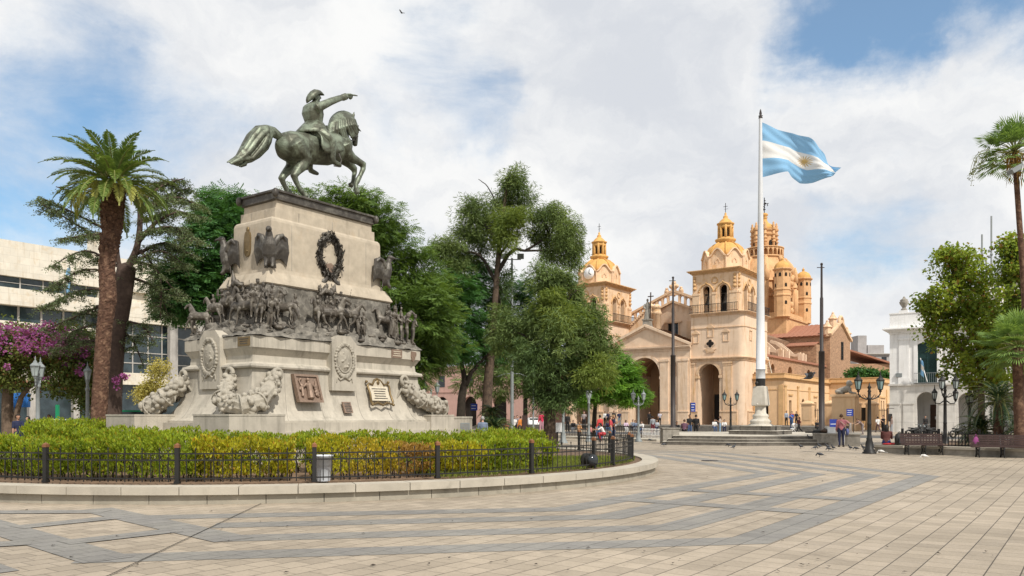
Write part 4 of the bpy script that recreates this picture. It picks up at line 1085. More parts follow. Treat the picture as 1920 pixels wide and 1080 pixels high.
# --- bell tower, built once with its near corner at x=0,y=0
def bell_tower():
    b = MB()
    W, D, ZT = 7.1, 8.6, 14.5
    b.walls(-W, -.9, ZF, ZT, 0, 1.0, [(-6.13, -3.26, ZF, 8.41, True)])
    b.box(-.9, 0 - .004, .9, 1.0, ZF, ZT) if False else None
    b.walls(.9, D, ZF, ZT, -1.0, 0, [(3.3, 4.3, 5.5, 7.4, True)], axis='x')
    pts = [(-.9 + .9 * math.sin(a), .9 - .9 * math.cos(a)) for a in np.linspace(0, math.pi / 2, 9)]
    b.prism([(-.9, 1.0), *pts, (-1.0, .9), (-1.0, 1.0)][:], ZF, ZT, 'z', False)
    b.box(-W, -W + 1.0, 1.0, D, ZF, ZT); b.box(-W + 1, -1, D - 1, D, ZF, ZT); b.box(-W + 1.0, -1.0, 1.0, D - 1, 9.4, 9.7); b.box(-W + 1, -1, 1, D - 1, ZF - .4, ZF)
    tower = b.build('bell_tower', stucco, cat_)
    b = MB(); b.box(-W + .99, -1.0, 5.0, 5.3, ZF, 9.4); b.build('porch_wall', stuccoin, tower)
    b = MB(); b.walls(-5.9, -3.4, ZF, 4.6, 4.9, 4.98, [(-5.2, -4.1, ZF + 1.9, 4.3, True)]); b.box(-5.7, -3.6, 4.6, 4.7, ZF + .6, ZF + 2.0)
    b.build('grille', iron, tower)
    b = MB(); b.prism([(-5.2, ZF + .3), (-4.1, ZF + .3), (-4.1, 3.9), (-4.25, 4.2), (-4.65, 4.4), (-5.05, 4.2), (-5.2, 3.9)], 4.93, 4.96, 'y'); b.build('door', dark, tower)
    b = MB()   # pilasters, base, courses
    for x0, x1 in ((-7.1, -6.55), (-2.75, -1.6)):
        b.box(x0, x1, -.16, 0, 2.35, 8.35); b.box(x0 - .06, x1 + .06, -.24, 0, 8.35, 8.6); b.box(x0 - .03, x1 + .03, -.2, 0, 8.1, 8.2)
    for x0, x1 in ((-7.1, -6.18), (-3.2, -.9)):
        b.box(x0, x1, -.22, 0, ZF, 1.0); b.box(x0, x1, -.16, 0, 1.0, 2.2); b.box(x0, x1, -.22, 0, 2.2, 2.35)
    b.box(0, .2, .9, D, ZF, 2.2); b.box(0, .26, .9, D, 2.2, 2.35)
    for k in range(20):     # arch moulding and imposts
        a0_, a1_ = math.pi * k / 20, math.pi * (k + 1) / 20; cx, cz, r = -4.695, 6.975, 1.435
        b.prism([(cx + r * math.cos(a0_), cz + r * math.sin(a0_)), (cx + (r + .3) * math.cos(a0_), cz + (r + .3) * math.sin(a0_)), (cx + (r + .3) * math.cos(a1_), cz + (r + .3) * math.sin(a1_)), (cx + r * math.cos(a1_), cz + r * math.sin(a1_))], -.08, 0, 'y')
    for x in (-6.13, -3.26):
        sg = -1 if x < -5 else 1
        b.box(min(x, x + sg * .42) - (.08 if sg > 0 else 0), max(x, x + sg * .42) + (.08 if sg < 0 else 0), -.14, .9, 6.55, 6.9)
    for z, s in ((8.7, [(.2, .10), (.16, .22), (.12, .34)]), (12.95, [(.10, .08)]), (ZT, [(.14, .10), (.12, .24), (.10, .40), (.06, .50)])):
        for dz, o in s:
            rr = .9 + o; c = [(-W - o * .0, -o), (-.9, -o)] + [(-.9 + rr * math.sin(a), .9 - rr * math.cos(a)) for a in np.linspace(.05, math.pi / 2, 8)] + [(o, D), (-W, D)]
            b.prism(c, z, z + dz, 'z'); z += dz
    for x, z in ((-6.45, 11.2), (-4.47, 11.9), (-2.42, 11.25)): hood_niche(b, x, z, .62, 1.1, 0)
    for y, z in ((2.2, 11.4), (5.6, 11.4)): b.box(0, .08, y - .4, y + .4, z - .1, z); b.box(0, .08, y - .4, y - .3, z, z + 1.1); b.box(0, .08, y + .3, y + .4, z, z + 1.1); b.box(0, .1, y - .45, y + .45, z + 1.1, z + 1.25)
    b.box(-5.0, -3.9, -.14, 0, 9.85, 9.98); b.prism([(-5.3, 10.3), (-3.65, 10.3), (-4.0, 10.02), (-4.95, 10.02)], -.1, 0, 'y')
    b.build('moulding', cornst, tower)
    b = MB(); quatrefoil(b, -4.47, 10.98, .56, -.10, 0); b.build('window_surround', stucco, tower)
    b = MB(); quatrefoil(b, -4.47, 10.98, .44, -.115, -.05); b.box(-4.7, -4.24, -.113, -.05, 10.75, 11.2); b.build('quatrefoil_window', dark, tower)
    # belfry
    X0, X1, Y0, Y1, Z0, Z1 = -7.0, -1.0, .25, 8.2, 14.92, 20.0
    b = MB()
    fr = [(-5.62, -4.68, Z0, 18.46, True), (-3.40, -2.36, Z0, 18.5, True)]
    sd_ = [(2.6, 3.75, Z0, 18.5, True), (5.0, 6.15, Z0, 18.5, True)]
    b.walls(X0, X1, Z0, Z1, Y0, Y0 + .7, fr); b.walls(X0, X1, Z0, Z1, Y1 - .7, Y1, fr)
    b.walls(Y0 + .7, Y1 - .7, Z0, Z1, X1 - .7, X1, sd_, axis='x'); b.walls(Y0 + .7, Y1 - .7, Z0, Z1, X0, X0 + .7, sd_, axis='x')
    for xx in (X0, -4.3, X1 - 1.0):
        b.box(xx + .02, xx + (.98 if xx != -4.3 else .5), Y0 - .14, Y0, Z0, 17.3); b.box(xx - .02, xx + (1.02 if xx != -4.3 else .55), Y0 - .2, Y0, 17.3, 17.55)
    for yy in (Y0, 4.1, Y1 - 1.1):
        w = 1.0 if yy != 4.1 else .6
        b.box(X1, X1 + .14, yy + .02, yy + w, Z0, 17.3); b.box(X1, X1 + .2, yy - .02, yy + w + .03, 17.3, 17.55)
    bel = b.build('belfry', stucco2, tower)
    b = MB()
    mould(b, X0, X1, Y0, Y1, Z1, [(.14, .10), (.14, .26), (.12, .46), (.10, .60)], 'frlb')
    for cx in (-5.15, -2.88):    # curled hoods over the openings
        b.tube([(cx + s_, Y0 - .04, z_) for s_, z_ in ((-1.0, 17.75), (-.85, 18.1), (-.62, 18.45), (-.35, 18.62), (-.12, 18.72), (0, 18.95), (.12, 18.72), (.35, 18.62), (.62, 18.45), (.85, 18.1), (1.0, 17.75))], .11, 6)
        for s in (-1, 1): b.ball((cx + s * .95, Y0 - .05, 17.8), (.15, .10, .15), 8, 6)
    for cy in (3.17, 5.57):
        b.tube([(X1 + .04, cy + s_, z_) for s_, z_ in ((-1.0, 17.75), (-.85, 18.1), (-.62, 18.45), (-.35, 18.62), (-.12, 18.72), (0, 18.95), (.12, 18.72), (.35, 18.62), (.62, 18.45), (.85, 18.1), (1.0, 17.75))], .11, 6)
    b.torus((-4.0, Y0 - .02, 19.1), .38, .09, 'y', 20, 6); b.torus((X1 + .02, 4.35, 19.1), .38, .09, 'x', 20, 6)
    for x in (X0 + .3, X1 - .35):     # scrolled corner brackets
        for z in (18.2, 18.7, 19.2, 19.6): b.ball((x, Y0 - .08, z), (.28 - .1 * (z - 18.2), .2, .24), 8, 6)
    for y in (Y0 + .4, Y1 - .4):
        for z in (18.2, 18.7, 19.2, 19.6): b.ball((X1 + .08, y, z), (.2, .28 - .1 * (z - 18.2), .24), 8, 6)
    b.build('belfry_ornament', trimst, tower)
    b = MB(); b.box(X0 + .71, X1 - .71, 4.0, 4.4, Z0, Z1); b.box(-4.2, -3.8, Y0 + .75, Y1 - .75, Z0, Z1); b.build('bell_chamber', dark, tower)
    b = MB(); b.lathe([(.62, 16.2), (.60, 16.3), (.42, 16.7), (.34, 17.2), (.2, 17.4), (.0, 17.45)], (-2.88, 1.5, 0), 16); b.lathe([(.62, 16.2), (.60, 16.3), (.42, 16.7), (.34, 17.2), (.2, 17.4), (.0, 17.45)], (-5.15, 1.5, 0), 16); b.bar((-6, 1.5, 17.5), (-1.8, 1.5, 17.5), .15)
    b.build('bell', bronze_dk, tower)
    b = MB()   # balcony railing
    for (p, q) in (((-7.2, -.38), (-.7, -.38)), ((.35, .2), (.35, 8.4))):
        n = int((Vector(q) - Vector(p)).length / .22); 
        for k in range(n + 1):
            x = p[0] + (q[0] - p[0]) * k / n; y = p[1] + (q[1] - p[1]) * k / n; b.bar((x, y, 14.92), (x, y, 16.0), .035)
        for z in (15.05, 16.0): b.bar((*p, z), (*q, z), .06)
    b.build('balcony_railing', iron, tower)
    # octagonal drum with curved gables, dome, lantern
    C8 = (-4.0, 4.0); ap = 2.75; rc = ap / math.cos(R(22.5))
    b = MB(); b.lathe([(rc, 20.4), (rc, 22.2)], (*C8, 0), 8, False, R(22.5))
    for k in range(8):
        a = k * R(45); hw = ap * math.tan(R(22.5)); pr = []
        for j in range(13):
            u = -1 + 2 * j / 12; pr.append((u * hw, 22.2 + 1.05 * (math.cos(u * math.pi / 2) ** 1.5) * (1 if abs(u) > .35 else 1.03) + .12 * (abs(u) > .9)))
        t = MB(); t.prism([(-hw, 22.2), (hw, 22.2)] + pr[::-1], -ap, -ap + .45, 'y')
        for p, q in zip(pr[:-1], pr[1:]): t.bar((p[0], -ap - .05, p[1] + .06), (q[0], -ap - .05, q[1] + .06), .34, .16)
        b.merge(t, Matrix.Translation((*C8, 0)) @ Matrix.Rotation(a, 4, 'Z'))
    b.build('octagonal_drum', stucco2, tower)
    b = MB()
    for k in range(8):     # little blind gablets
        t = MB(); t.prism([(-.34, 21.5), (-.2, 21.5), (-.2, 21.75), (0, 22.0), (.2, 21.75), (.2, 21.5), (.34, 21.5), (.34, 21.8), (.12, 22.02), (0, 22.25), (-.12, 22.02), (-.34, 21.8)], -ap - .07, -ap, 'y')
        t.bar((-hw, -ap - .02, 20.4), (-hw, -ap - .02, 22.3), .14, .2); b.merge(t, Matrix.Translation((*C8, 0)) @ Matrix.Rotation(k * R(45), 4, 'Z'))
    b.build('gable_ornament', cornst, tower)
    b = MB(); b.lathe([(2.62, 22.1), (2.6, 22.6), (2.42, 23.2), (2.05, 23.8), (1.5, 24.25), (1.05, 24.45), (.95, 24.5)], (*C8, 0), 32)
    for k in range(8):
        a = R(22.5) + k * R(45); b.tube([(C8[0] + r * math.cos(a), C8[1] + r * math.sin(a), z) for r, z in ((2.64, 22.6), (2.46, 23.2), (2.09, 23.8), (1.54, 24.25), (1.08, 24.46))], .13, 6)
    b.build('dome', ochre, tower)
    b = MB(); b.lathe([(1.0, 24.35), (1.05, 24.5), (1.32, 24.75), (1.36, 24.95), (1.2, 25.02), (.98, 25.1), (.98, 25.2)], (*C8, 0), 24)
    for k in range(8):
        a = R(22.5) + k * R(45); c, s = math.cos(a), math.sin(a)
        b.tube([(C8[0] + .86 * c, C8[1] + .86 * s, 25.1), (C8[0] + .86 * c, C8[1] + .86 * s, 26.85)], [.19, .17], 8)
    b.lathe([(.55, 25.1), (.55, 26.9)], (*C8, 0), 8, False, R(22.5)); b.lathe([(.9, 26.4), (1.0, 26.5), (1.0, 26.62), (.92, 26.7), (.95, 26.85), (1.12, 26.95), (1.14, 27.08), (.95, 27.1), (.75, 27.4), (.42, 27.7), (.28, 27.8), (.32, 27.95), (.26, 28.08), (.12, 28.2), (.16, 28.4), (.0, 28.6)], (*C8, 0), 24)
    b.build('lantern', ochre, tower)
    for k in range(8):
        b = MB(); t = MB(); t.prism([(-.14, 25.3), (.14, 25.3), (.14, 26.1), (.1, 26.25), (0, 26.32), (-.1, 26.25), (-.14, 26.1)], -.585, -.53, 'y'); b.merge(t, Matrix.Translation((*C8, 0)) @ Matrix.Rotation(k * R(45), 4, 'Z')); b.build('lantern_opening', dark, tower)
    b = MB(); x, y = C8; b.bar((x, y, 28.5), (x, y, 29.8), .06); b.bar((x - .28, y, 29.35), (x + .28, y, 29.35), .05); b.bar((x - .2, y, 29.0), (x + .35, y, 29.0), .03); b.build('iron_cross', iron, tower)
    return tower
tw = bell_tower()
tw2 = copy_tree(tw); tw2.parent = cat_; tw2.location = (-19.1, 0, 0)
b = MB(); b.lathe([(0, .0), (.85, .0), (.85, .06), (.0, .06)], n=24); o = b.build('clock_face', whitep2, tw2); o.rotation_euler = (R(90), 0, 0); o.location = (-4.0, 1.10, 22.1)
b = MB(); b.bar((0, 0, .075), (.1, .6, .075), .09, .02); b.bar((0, 0, .075), (.4, -.2, .075), .09, .02); o = b.build('clock_hand', iron, tw2); o.rotation_euler = (R(90), 0, 0); o.location = (-4.0, 1.10, 22.1)

# --- portico between the towers
PX0, PX1 = -19.1, -7.1
b = MB(); b.walls(PX0, PX1, ZF, 10.3, -.35, .9, [(-15.85, -11.4, ZF, 9.55, True)])
b.prism([(PX0 - .2, 10.95), (PX1 + .2, 10.95), (-13.4, 13.55)], -.35, .6, 'y')
b.box(PX0, -15.86, .9, 7.0, ZF, 9.9); b.box(-11.39, PX1, .9, 7.0, ZF, 9.9); b.box(PX0, PX1, .9, 7, 9.9, 10.3); b.box(-15.86, -11.39, .9, 7, ZF - .4, ZF)
por = b.build('portico', stucco, cat_)
b = MB(); b.walls(-15.86, -11.39, ZF, 9.9, 6.0, 6.3, [(-14.6, -12.7, ZF, 6.6, True)])
for y in (2.2, 4.2): b.torus((-13.62, y, 7.3), 2.18, .14, 'y', 20, 6, (0, math.pi))
for k in range(16):
    a0_, a1_ = math.pi * k / 16, math.pi * (k + 1) / 16
    b.prism([(-13.62 + 2.22 * math.cos(a0_), 7.3 + 2.22 * math.sin(a0_)), (-13.62 + 2.5 * math.cos(a0_), 7.3 + 2.5 * math.sin(a0_)), (-13.62 + 2.5 * math.cos(a1_), 7.3 + 2.5 * math.sin(a1_)), (-13.62 + 2.22 * math.cos(a1_), 7.3 + 2.22 * math.sin(a1_))], .95, 5.95, 'y')
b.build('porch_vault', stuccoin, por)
b = MB(); b.prism([(-14.6, ZF), (-12.7, ZF), (-12.7, 5.6), (-12.95, 6.25), (-13.65, 6.6), (-14.3, 6.25), (-14.6, 5.6)], 6.05, 6.12, 'y'); b.build('door', darkwood, por)
b = MB(); b.box(-11.9, -11.45, 1.2, 5.6, ZF, 6.2); b.build('open_gate', iron, por)
b = MB()
z = 10.3
for dz, o in ((.18, .10), (.14, .18), (.14, .34), (.12, .44)): b.box(PX0 - .15, PX1 + .15, -.35 - o, -.35, z, z + dz); z += dz
for s in (-1, 1):
    for o, th, off in ((.45, .32, .0), (.25, .2, -.28)):
        p = (-13.4 + s * 6.5, -.35 - o / 2, 11.05 + off * .4); q = (-13.4, -.35 - o / 2, 13.85 + off); b.bar(p, q, o, th)
for k in range(24):
    a0_, a1_ = math.pi * k / 24, math.pi * (k + 1) / 24; cx, cz, r = -13.625, 7.325, 2.225
    b.prism([(cx + r * math.cos(a0_), cz + r * math.sin(a0_)), (cx + (r + .4) * math.cos(a0_), cz + (r + .4) * math.sin(a0_)), (cx + (r + .4) * math.cos(a1_), cz + (r + .4) * math.sin(a1_)), (cx + r * math.cos(a1_), cz + r * math.sin(a1_))], -.44, -.35, 'y')
for x0, x1 in ((-18.9, -17.7), (-16.9, -16.0), (-11.25, -10.1), (-8.7, -7.35)):
    b.box(x0, x1, -.52, -.35, 2.35, 8.9); b.box(x0 - .08, x1 + .08, -.6, -.35, 8.9, 9.2); b.box(x0 - .1, x1 + .1, -.62, -.35, ZF, 1.1); b.box(x0 - .05, x1 + .05, -.57, -.35, 1.1, 2.2); b.box(x0 - .1, x1 + .1, -.62, -.35, 2.2, 2.35)
for x0, x1 in ((-15.86, -16.3), (-11.4, -10.96)): b.box(min(x0, x1), max(x0, x1), -.5, .88, 6.6, 6.95)
b.build('moulding', stucco, por)
b = MB()
for x in (-9.4, -17.3):
    for z in (3.2, 6.9):
        b.prism([(x - .4, z), (x + .4, z), (x + .4, z + 1.6), (x + .28, z + 1.9), (x, z + 2.02), (x - .28, z + 1.9), (x - .4, z + 1.6)], -.37, -.3, 'y')
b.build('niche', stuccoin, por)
b = MB()
for k in range(26):
    for s in (-1, 1):
        u = k / 25; b.bar((-13.4 + s * 6.3 * (1 - u), .3, 10.95 + 2.72 * u), (-13.4 + s * 6.3 * (1 - u), 6.8, 10.95 + 2.72 * u), .22, .16)
b.build('roof_tiles', rubbledk, por)

# --- nave front above the portico, arcaded parapet
b = MB(); NY = 8.3
b.walls(-20.5, -6.5, 10, 15.2, NY, NY + .8, [(-14.25, -12.6, 12.5, 14.95)])
b.prism([(-20.5, 15.2), (-6.5, 15.2), (-13.4, 18.0)], NY, NY + .8, 'y')
nav = b.build('nave_front', stucco, cat_)
b = MB()
for s in (-1, 1):
    b.bar((-13.4 + s * 7, NY - .15, 15.25), (-13.4, NY - .15, 18.1), .5, .3)
    L = math.hypot(7, 2.85)
    for k in range(8):
        u = k / 8; u2 = (k + 1) / 8
        for v in (u, ): 
            x = -13.4 + s * 7 * (1 - v); z = 15.35 + 2.85 * v; b.box(x - .14, x + .14, NY, NY + .4, z, z + 1.35)
        xm = -13.4 + s * 7 * (1 - (u + u2) / 2); zm = 15.35 + 2.85 * (u + u2) / 2
        b.torus((xm, NY + .2, zm + .85), .36, .14, 'y', 10, 6, (0, math.pi))
    b.bar((-13.4 + s * 7, NY + .2, 16.8), (-13.4, NY + .2, 19.68), .6, .32)
for x, z, r in ((-13.4, 20.2, .55), (-13.4, 20.75, .36), (-14.5, 19.6, .38), (-12.3, 19.6, .38), (-14.5, 20.0, .2), (-12.3, 20.0, .2), (-12.95, 20.3, .3), (-13.85, 20.3, .3)): b.ball((x, NY + .2, z), (r, .3, r), 10, 7)
b.box(-14.8, -12.0, NY - .05, NY + .4, 19.0, 19.5)
b.box(-14.7, -12.1, NY - .2, NY, 15.0, 15.25); b.box(-14.45, -14.25, NY - .12, NY, 12.3, 15.0); b.box(-12.6, -12.4, NY - .12, NY, 12.3, 15.0)
for x0, x1 in ((-16.8, -16.0), (-11.3, -10.5)): b.box(x0, x1, NY - .18, NY, 10, 15.1)
b.build('arcaded_parapet', cornst, nav)
b = MB(); b.box(-14.25, -12.6, NY + .3, NY + .36, 12.5, 14.95); w = b.build('window', dkglass, nav)
b = MB()
for k in range(5): x = -14.25 + 1.65 * k / 4; b.bar((x, NY + .25, 12.5), (x, NY + .25, 14.95), .06)
for k in range(5): z = 12.5 + 2.45 * k / 4; b.bar((-14.25, NY + .25, z), (-12.6, NY + .25, z), .05)
b.build('window_bars', iron, nav)
# stepped side wall beside the left tower
b = MB(); b.walls(-20.4, -16.2, 10, 13.4, 5.6, 6.2, [(-18.9, -18.1, 10.6, 13.2, True)]); b.prism([(-20.4, 13.4), (-16.2, 13.4), (-16.2, 16.6), (-16.6, 16.6)], 5.6, 6.2, 'y')
for k in range(14):
    u = k / 13; b.box(-20.4 + 3.7 * u, -20.1 + 3.7 * u, 5.4, 6.4, 13.4 + 3.1 * u, 13.75 + 3.1 * u)
for x, z in ((-16.0, 17.2), (-15.0, 17.0)): b.lathe([(.55, -7), (.55, -.9), (.75, -.7), (.6, -.5), (.5, 0), (.7, .15), (.35, .5), (.2, .6)], (x, 6.3, z), 12)
b.build('stepped_wall', stucco2, cat_)
b = MB(); b.box(-18.9, -18.1, 5.9, 5.95, 10.6, 13.2); b.build('window', dkglass, cat_)

# --- nave body, aisle, buttresses
b = MB(); b.prism([(-20.3, 10), (-20.3, 14.2), (-13.4, 17.0), (-6.2, 14.2), (-6.2, 10)], NY + .8, 39, 'y'); b.build('nave_roof', rubbledk, cat_)
b = MB(); b.walls(8.6, 39.2, 5, 9.75, -1.4, -.5, [(11.6, 13.2, 6.2, 8.9, True), (19.2, 21.2, 6.2, 8.9, True), (28.6, 30.8, 6.2, 8.9, True)], axis='x'); b.box(-6.4, -1.4, 8.6, 39.2, 9.5, 9.75)
ais = b.build('side_aisle', rubble, cat_)
b = MB(); b.box(-1.5, -.25, 8.6, 39.2, 9.75, 10.05); b.build('aisle_cornice', rooftile, ais)
b = MB()
for y0, y1 in ((11.6, 13.2), (19.2, 21.2), (28.6, 30.8)): b.box(-1.35, -1.3, y0, y1, 6.2, 8.9)
b.build('aisle_niche', stuccoin, ais)
for y in (9.5, 11.2, 17.5, 20.3, 27.0, 28.7):     # curved buttresses on the aisle roof
    b = MB(); pts = [(-5.6, 13.4), (-4.6, 13.0), (-3.4, 12.0), (-2.6, 11.2), (-1.6, 11.0), (-.9, 11.25)]
    for p, q in zip(pts[:-1], pts[1:]): b.bar((p[0], y, p[1]), (q[0], y, q[1]), .34, .42)
    b.box(-1.3, -.6, y - .2, y + .2, 9.9, 11.2); b.build('buttress', stucco, ais)
b = MB()
for k in range(16): b.box(-.45 + .02, .1, 8.3 + k * .22, 8.55 + k * .22, 9.2 - .3 * k, 9.3 - .3 * k)
b.bar((-.45, 8.3, 9.5), (-.45, 12.0, 4.6), .12, .3); b.bar((.15, 8.3, 9.5), (.15, 12.0, 4.6), .12, .3); b.build('outside_stair', basestone, ais)

# --- transept with its red roof and gable
TY0, TY1 = 39, 52.5
b = MB(); b.prism([(TY0, 3), (TY1, 3), (TY1, 15.0), ((TY0 + TY1) / 2, 17.3), (TY0, 15.0)], -14, .3, 'x'); b.box(-9.0, -1.2, TY0 - 2.5, TY0, 10, 13.4); tra = b.build('transept', rubble, cat_)
b = MB()
ym = (TY0 + TY1) / 2
for s in (-1, 1):
    e = ym + s * (TY1 - TY0) / 2 + s * .5
    n = 34
    for k in range(n):
        x = -14 + 14.0 * k / n; b.bar((x, e, 15.0), (x, ym, 17.55), .44, .16) if k % 2 else b.bar((x, e, 14.96), (x, ym, 17.5), .44, .12)
for k in range(20): x = -9 + 7.8 * k / 20; b.bar((x, TY0 - 2.8, 13.2), (x, TY0 + .1, 14.0), .36, .12)
b.build('tiled_roof', rooftile, tra)
b = MB()
for s in (-1, 1):
    e = ym + s * 7.1
    b.bar((.35, e, 15.05), (.35, ym + s * 2.4, 16.9), .55, .42); b.bar((.35, ym + s * 2.5, 16.9), (.35, ym, 17.9), .55, .4)
b.torus((.35, ym, 17.4), 1.25, .3, 'x', 14, 6, (0, math.pi)); b.box(0, .75, ym - .9, ym + .9, 16.6, 17.7) if False else None
for y, z in ((TY0 + .2, 15.3), (TY1 - .2, 15.3), (ym - 3.0, 17.0)):
    b.lathe([(.62, -.5), (.62, .9), (.8, 1.0), (.8, 1.1), (.55, 1.3), (.2, 1.9), (.22, 2.05), (.0, 2.3)], (-.2, y, z), 8, False, R(22.5))
b.build('gable_trim', cornst, tra)
b = MB(); b.box(.3, .34, ym + .3, ym + 1.5, 11.4, 14.4); w = b.build('window', dkglass, tra)
b = MB(); 
for y in (ym + .3, ym + .9, ym + 1.5): b.bar((.37, y, 11.4), (.37, y, 14.4), .09)
for k in range(5): z = 11.4 + .75 * k; b.bar((.37, ym + .3, z), (.37, ym + 1.5, z), .07)
b.build('window_bars', iron, tra)

# --- crossing: square block, four turrets, drum, gallery, cupola
def zs(b):      # squat the upper stages
    b.v = [(v[0], v[1], v[2] if v[2] < 32 else 32 + (v[2] - 32) * .73) for v in b.v]
    return b
DX, DY = -13.4, 47.5
b = MB(); b.box(DX - 6.0, DX + 6.0, DY - 6.6, DY + 6.6, 9, 18.6); b.box(DX - 6.2, DX + 6.2, DY - 6.8, DY + 6.8, 18.6, 18.95); b.box(DX - 5.6, DX + 5.6, DY - 5.8, DY + 5.8, 18.95, 19.8); cr = b.build('crossing_block', domest, cat_)
b = MB()
b.lathe([(4.9, 19.7), (4.9, 22.8), (5.2, 23.0), (5.2, 23.4), (4.8, 23.5), (4.8, 25.6), (5.1, 25.8), (4.8, 26.2), (4.5, 27.6), (4.0, 29.0), (3.5, 30.1)], (DX, DY, 0), 8, False, R(22.5))
for k in range(8):
    a = k * R(45); c, s = math.cos(a), math.sin(a)
    for dz, r in ((20.5, .55), (21.6, .5), (24.2, .5), (25.4, .55), (26.2, .6)): b.ball((DX + 4.8 * c, DY + 4.8 * s, dz), (r, r, .62), 8, 6)
    a += R(22.5); c, s = math.cos(a), math.sin(a)
    b.tube([(DX + 5.2 * c, DY + 5.2 * s, 19.7), (DX + 5.2 * c, DY + 5.2 * s, 25.9)], .42, 8)
    b.tube([(DX + 5.4 * c, DY + 5.4 * s, 26.0), (DX + 5.2 * c, DY + 5.2 * s, 27.4), (DX + 4.4 * c, DY + 4.4 * s, 29.0), (DX + 3.5 * c, DY + 3.5 * s, 30.2)], [.5, .62, .5, .35], 7)
    b.tube([(DX + 5.4 * c, DY + 5.4 * s, 25.8), (DX + 5.4 * c, DY + 5.4 * s, 27.6), (DX + 5.4 * c, DY + 5.4 * s, 28.6)], [.42, .36, .08], 7)
    b.torus((DX + 5.2 * math.cos(k * R(45)), DY + 5.2 * math.sin(k * R(45)), 24.6), .55, .16, 'z', 12, 6)
b.build('drum', domest, cr)
b = MB(); b.lathe([(3.2, 29.6), (3.2, 30.3), (3.45, 30.4), (3.45, 30.6), (2.9, 30.62)], (DX, DY, 0), 28); b.lathe([(2.9, 32.0), (3.45, 32.0), (3.5, 32.2), (2.4, 32.25)], (DX, DY, 0), 28)
for k in range(24):
    a = k * R(15); c, s = math.cos(a), math.sin(a); b.tube([(DX + 3.25 * c, DY + 3.25 * s, 30.5), (DX + 3.25 * c, DY + 3.25 * s, 32.05)], .15, 6)
    a += R(7.5); t = MB(); t.torus((0, 0, 0), .30, .11, 'y', 8, 5, (0, math.pi)); b.merge(t, Matrix.Translation((DX + 3.25 * math.cos(a), DY + 3.25 * math.sin(a), 31.55)) @ Matrix.Rotation(a + math.pi / 2, 4, 'Z'))
b.build('gallery_balustrade', domest, cr)
b = MB(); b.lathe([(2.35, 29.5), (2.05, 32.1), (2.0, 32.3), (2.0, 35.2), (2.25, 35.4), (2.3, 35.7), (2.0, 35.8), (2.0, 36.3), (2.25, 36.5), (2.3, 36.75), (2.0, 36.9)], (DX, DY, 0), 16, False)
for k in range(8):
    a = k * R(45) + R(22.5); c, s = math.cos(a), math.sin(a); x, y = DX + 2.1 * c, DY + 2.2 * s
    b.tube([(x, y, 32.3), (x, y, 36.8)], .26, 7)
    for z in (33.6, 34.4, 35.4, 36.6): b.lathe([(.3, 0), (.44, .08), (.44, .2), (.3, .28)], (x, y, z), 8)
    b.lathe([(.32, 36.8), (.42, 37.0), (.2, 37.4), (.32, 37.7), (.15, 38.1), (.2, 38.3), (.0, 38.8)], (x, y, 0), 8)
zs(b).build('upper_drum', domest, cr)
for k in range(8):
    b = MB(); t = MB(); t.prism([(-.38, 32.6), (.38, 32.6), (.38, 33.6), (.27, 33.95), (0, 34.1), (-.27, 33.95), (-.38, 33.6)], -2.05, -1.9, 'y'); b.merge(t, Matrix.Translation((DX, DY, 0)) @ Matrix.Rotation(k * R(45) + R(8), 4, 'Z')); zs(b).build('drum_window', dark, cr)
b = MB(); b.lathe([(2.0, 36.8), (2.1, 37.1), (1.95, 37.6), (1.4, 38.2), (.75, 38.8), (.5, 39.4), (.42, 39.9), (.62, 40.1), (.3, 40.3), (.6, 40.6), (.66, 40.9), (.5, 41.2), (.0, 41.4)], (DX, DY, 0), 20); zs(b).build('cupola', ochre, cr)
b = MB(); b.bar((DX, DY, 41.2), (DX, DY, 45.2), .12); b.bar((DX - .8, DY, 43.6), (DX + .8, DY, 43.6), .1)
for k in range(26): b.ball((DX + random.uniform(-.6, .6) * (1 if k % 2 else .4), DY + random.uniform(-.3, .3), 41.8 + 3.0 * random.random()), .13, 6, 5)
zs(b).build('iron_cross', iron, cr)
def turret():
    b = MB(); b.lathe([(1.42, 18.8), (1.37, 19.1), (1.37, 22.3), (1.48, 22.4), (1.48, 22.6), (1.37, 22.7), (1.37, 23.3), (1.48, 23.4), (1.48, 23.55), (1.37, 23.65), (1.35, 26.7), (1.48, 26.8), (1.64, 26.95), (1.66, 27.1), (1.4, 27.2)], n=8, smooth=False, rot=R(22.5))
    r = b.build('turret', domest, cat_)
    b = MB(); b.lathe([(1.4, 27.1), (1.34, 27.5), (1.08, 28.0), (.65, 28.32), (.25, 28.48), (.2, 28.65), (.28, 28.8), (.1, 29.0), (.0, 29.3)], n=18); b.build('turret_dome', ochre, r)
    for k in range(8):
        for z in (25.7,) + ((23.9,) if k % 2 else ()) + ((20.9,) if k % 4 == 1 else ()):
            b = MB(); t = MB(); t.prism([(-.2, z), (.2, z), (.2, z + .45), (.1, z + .62), (-.1, z + .62), (-.2, z + .45)], -1.30, -1.24, 'y'); b.merge(t, Matrix.Rotation(k * R(45), 4, 'Z')); b.build('turret_window', dark, r)
    return r
t0 = turret(); t0.location = (DX + 5.2, DY - 6.2, 0)
for sx, sy in ((1, 1), (-1, -1), (-1, 1)): t = copy_tree(t0); t.parent = cat_; t.location = (DX + sx * 5.2, DY + sy * 6.2, 0)
b = MB()   # carved gable between the turrets on the right side
b.prism([(DY - 4.6, 19.7), (DY + 4.6, 19.7), (DY + 4.4, 24), (DY + 3, 26.5), (DY + 1.5, 27.8), (DY, 28.4), (DY - 1.5, 27.8), (DY - 3, 26.5), (DY - 4.4, 24)], DX + 3.6, DX + 4.6, 'x')
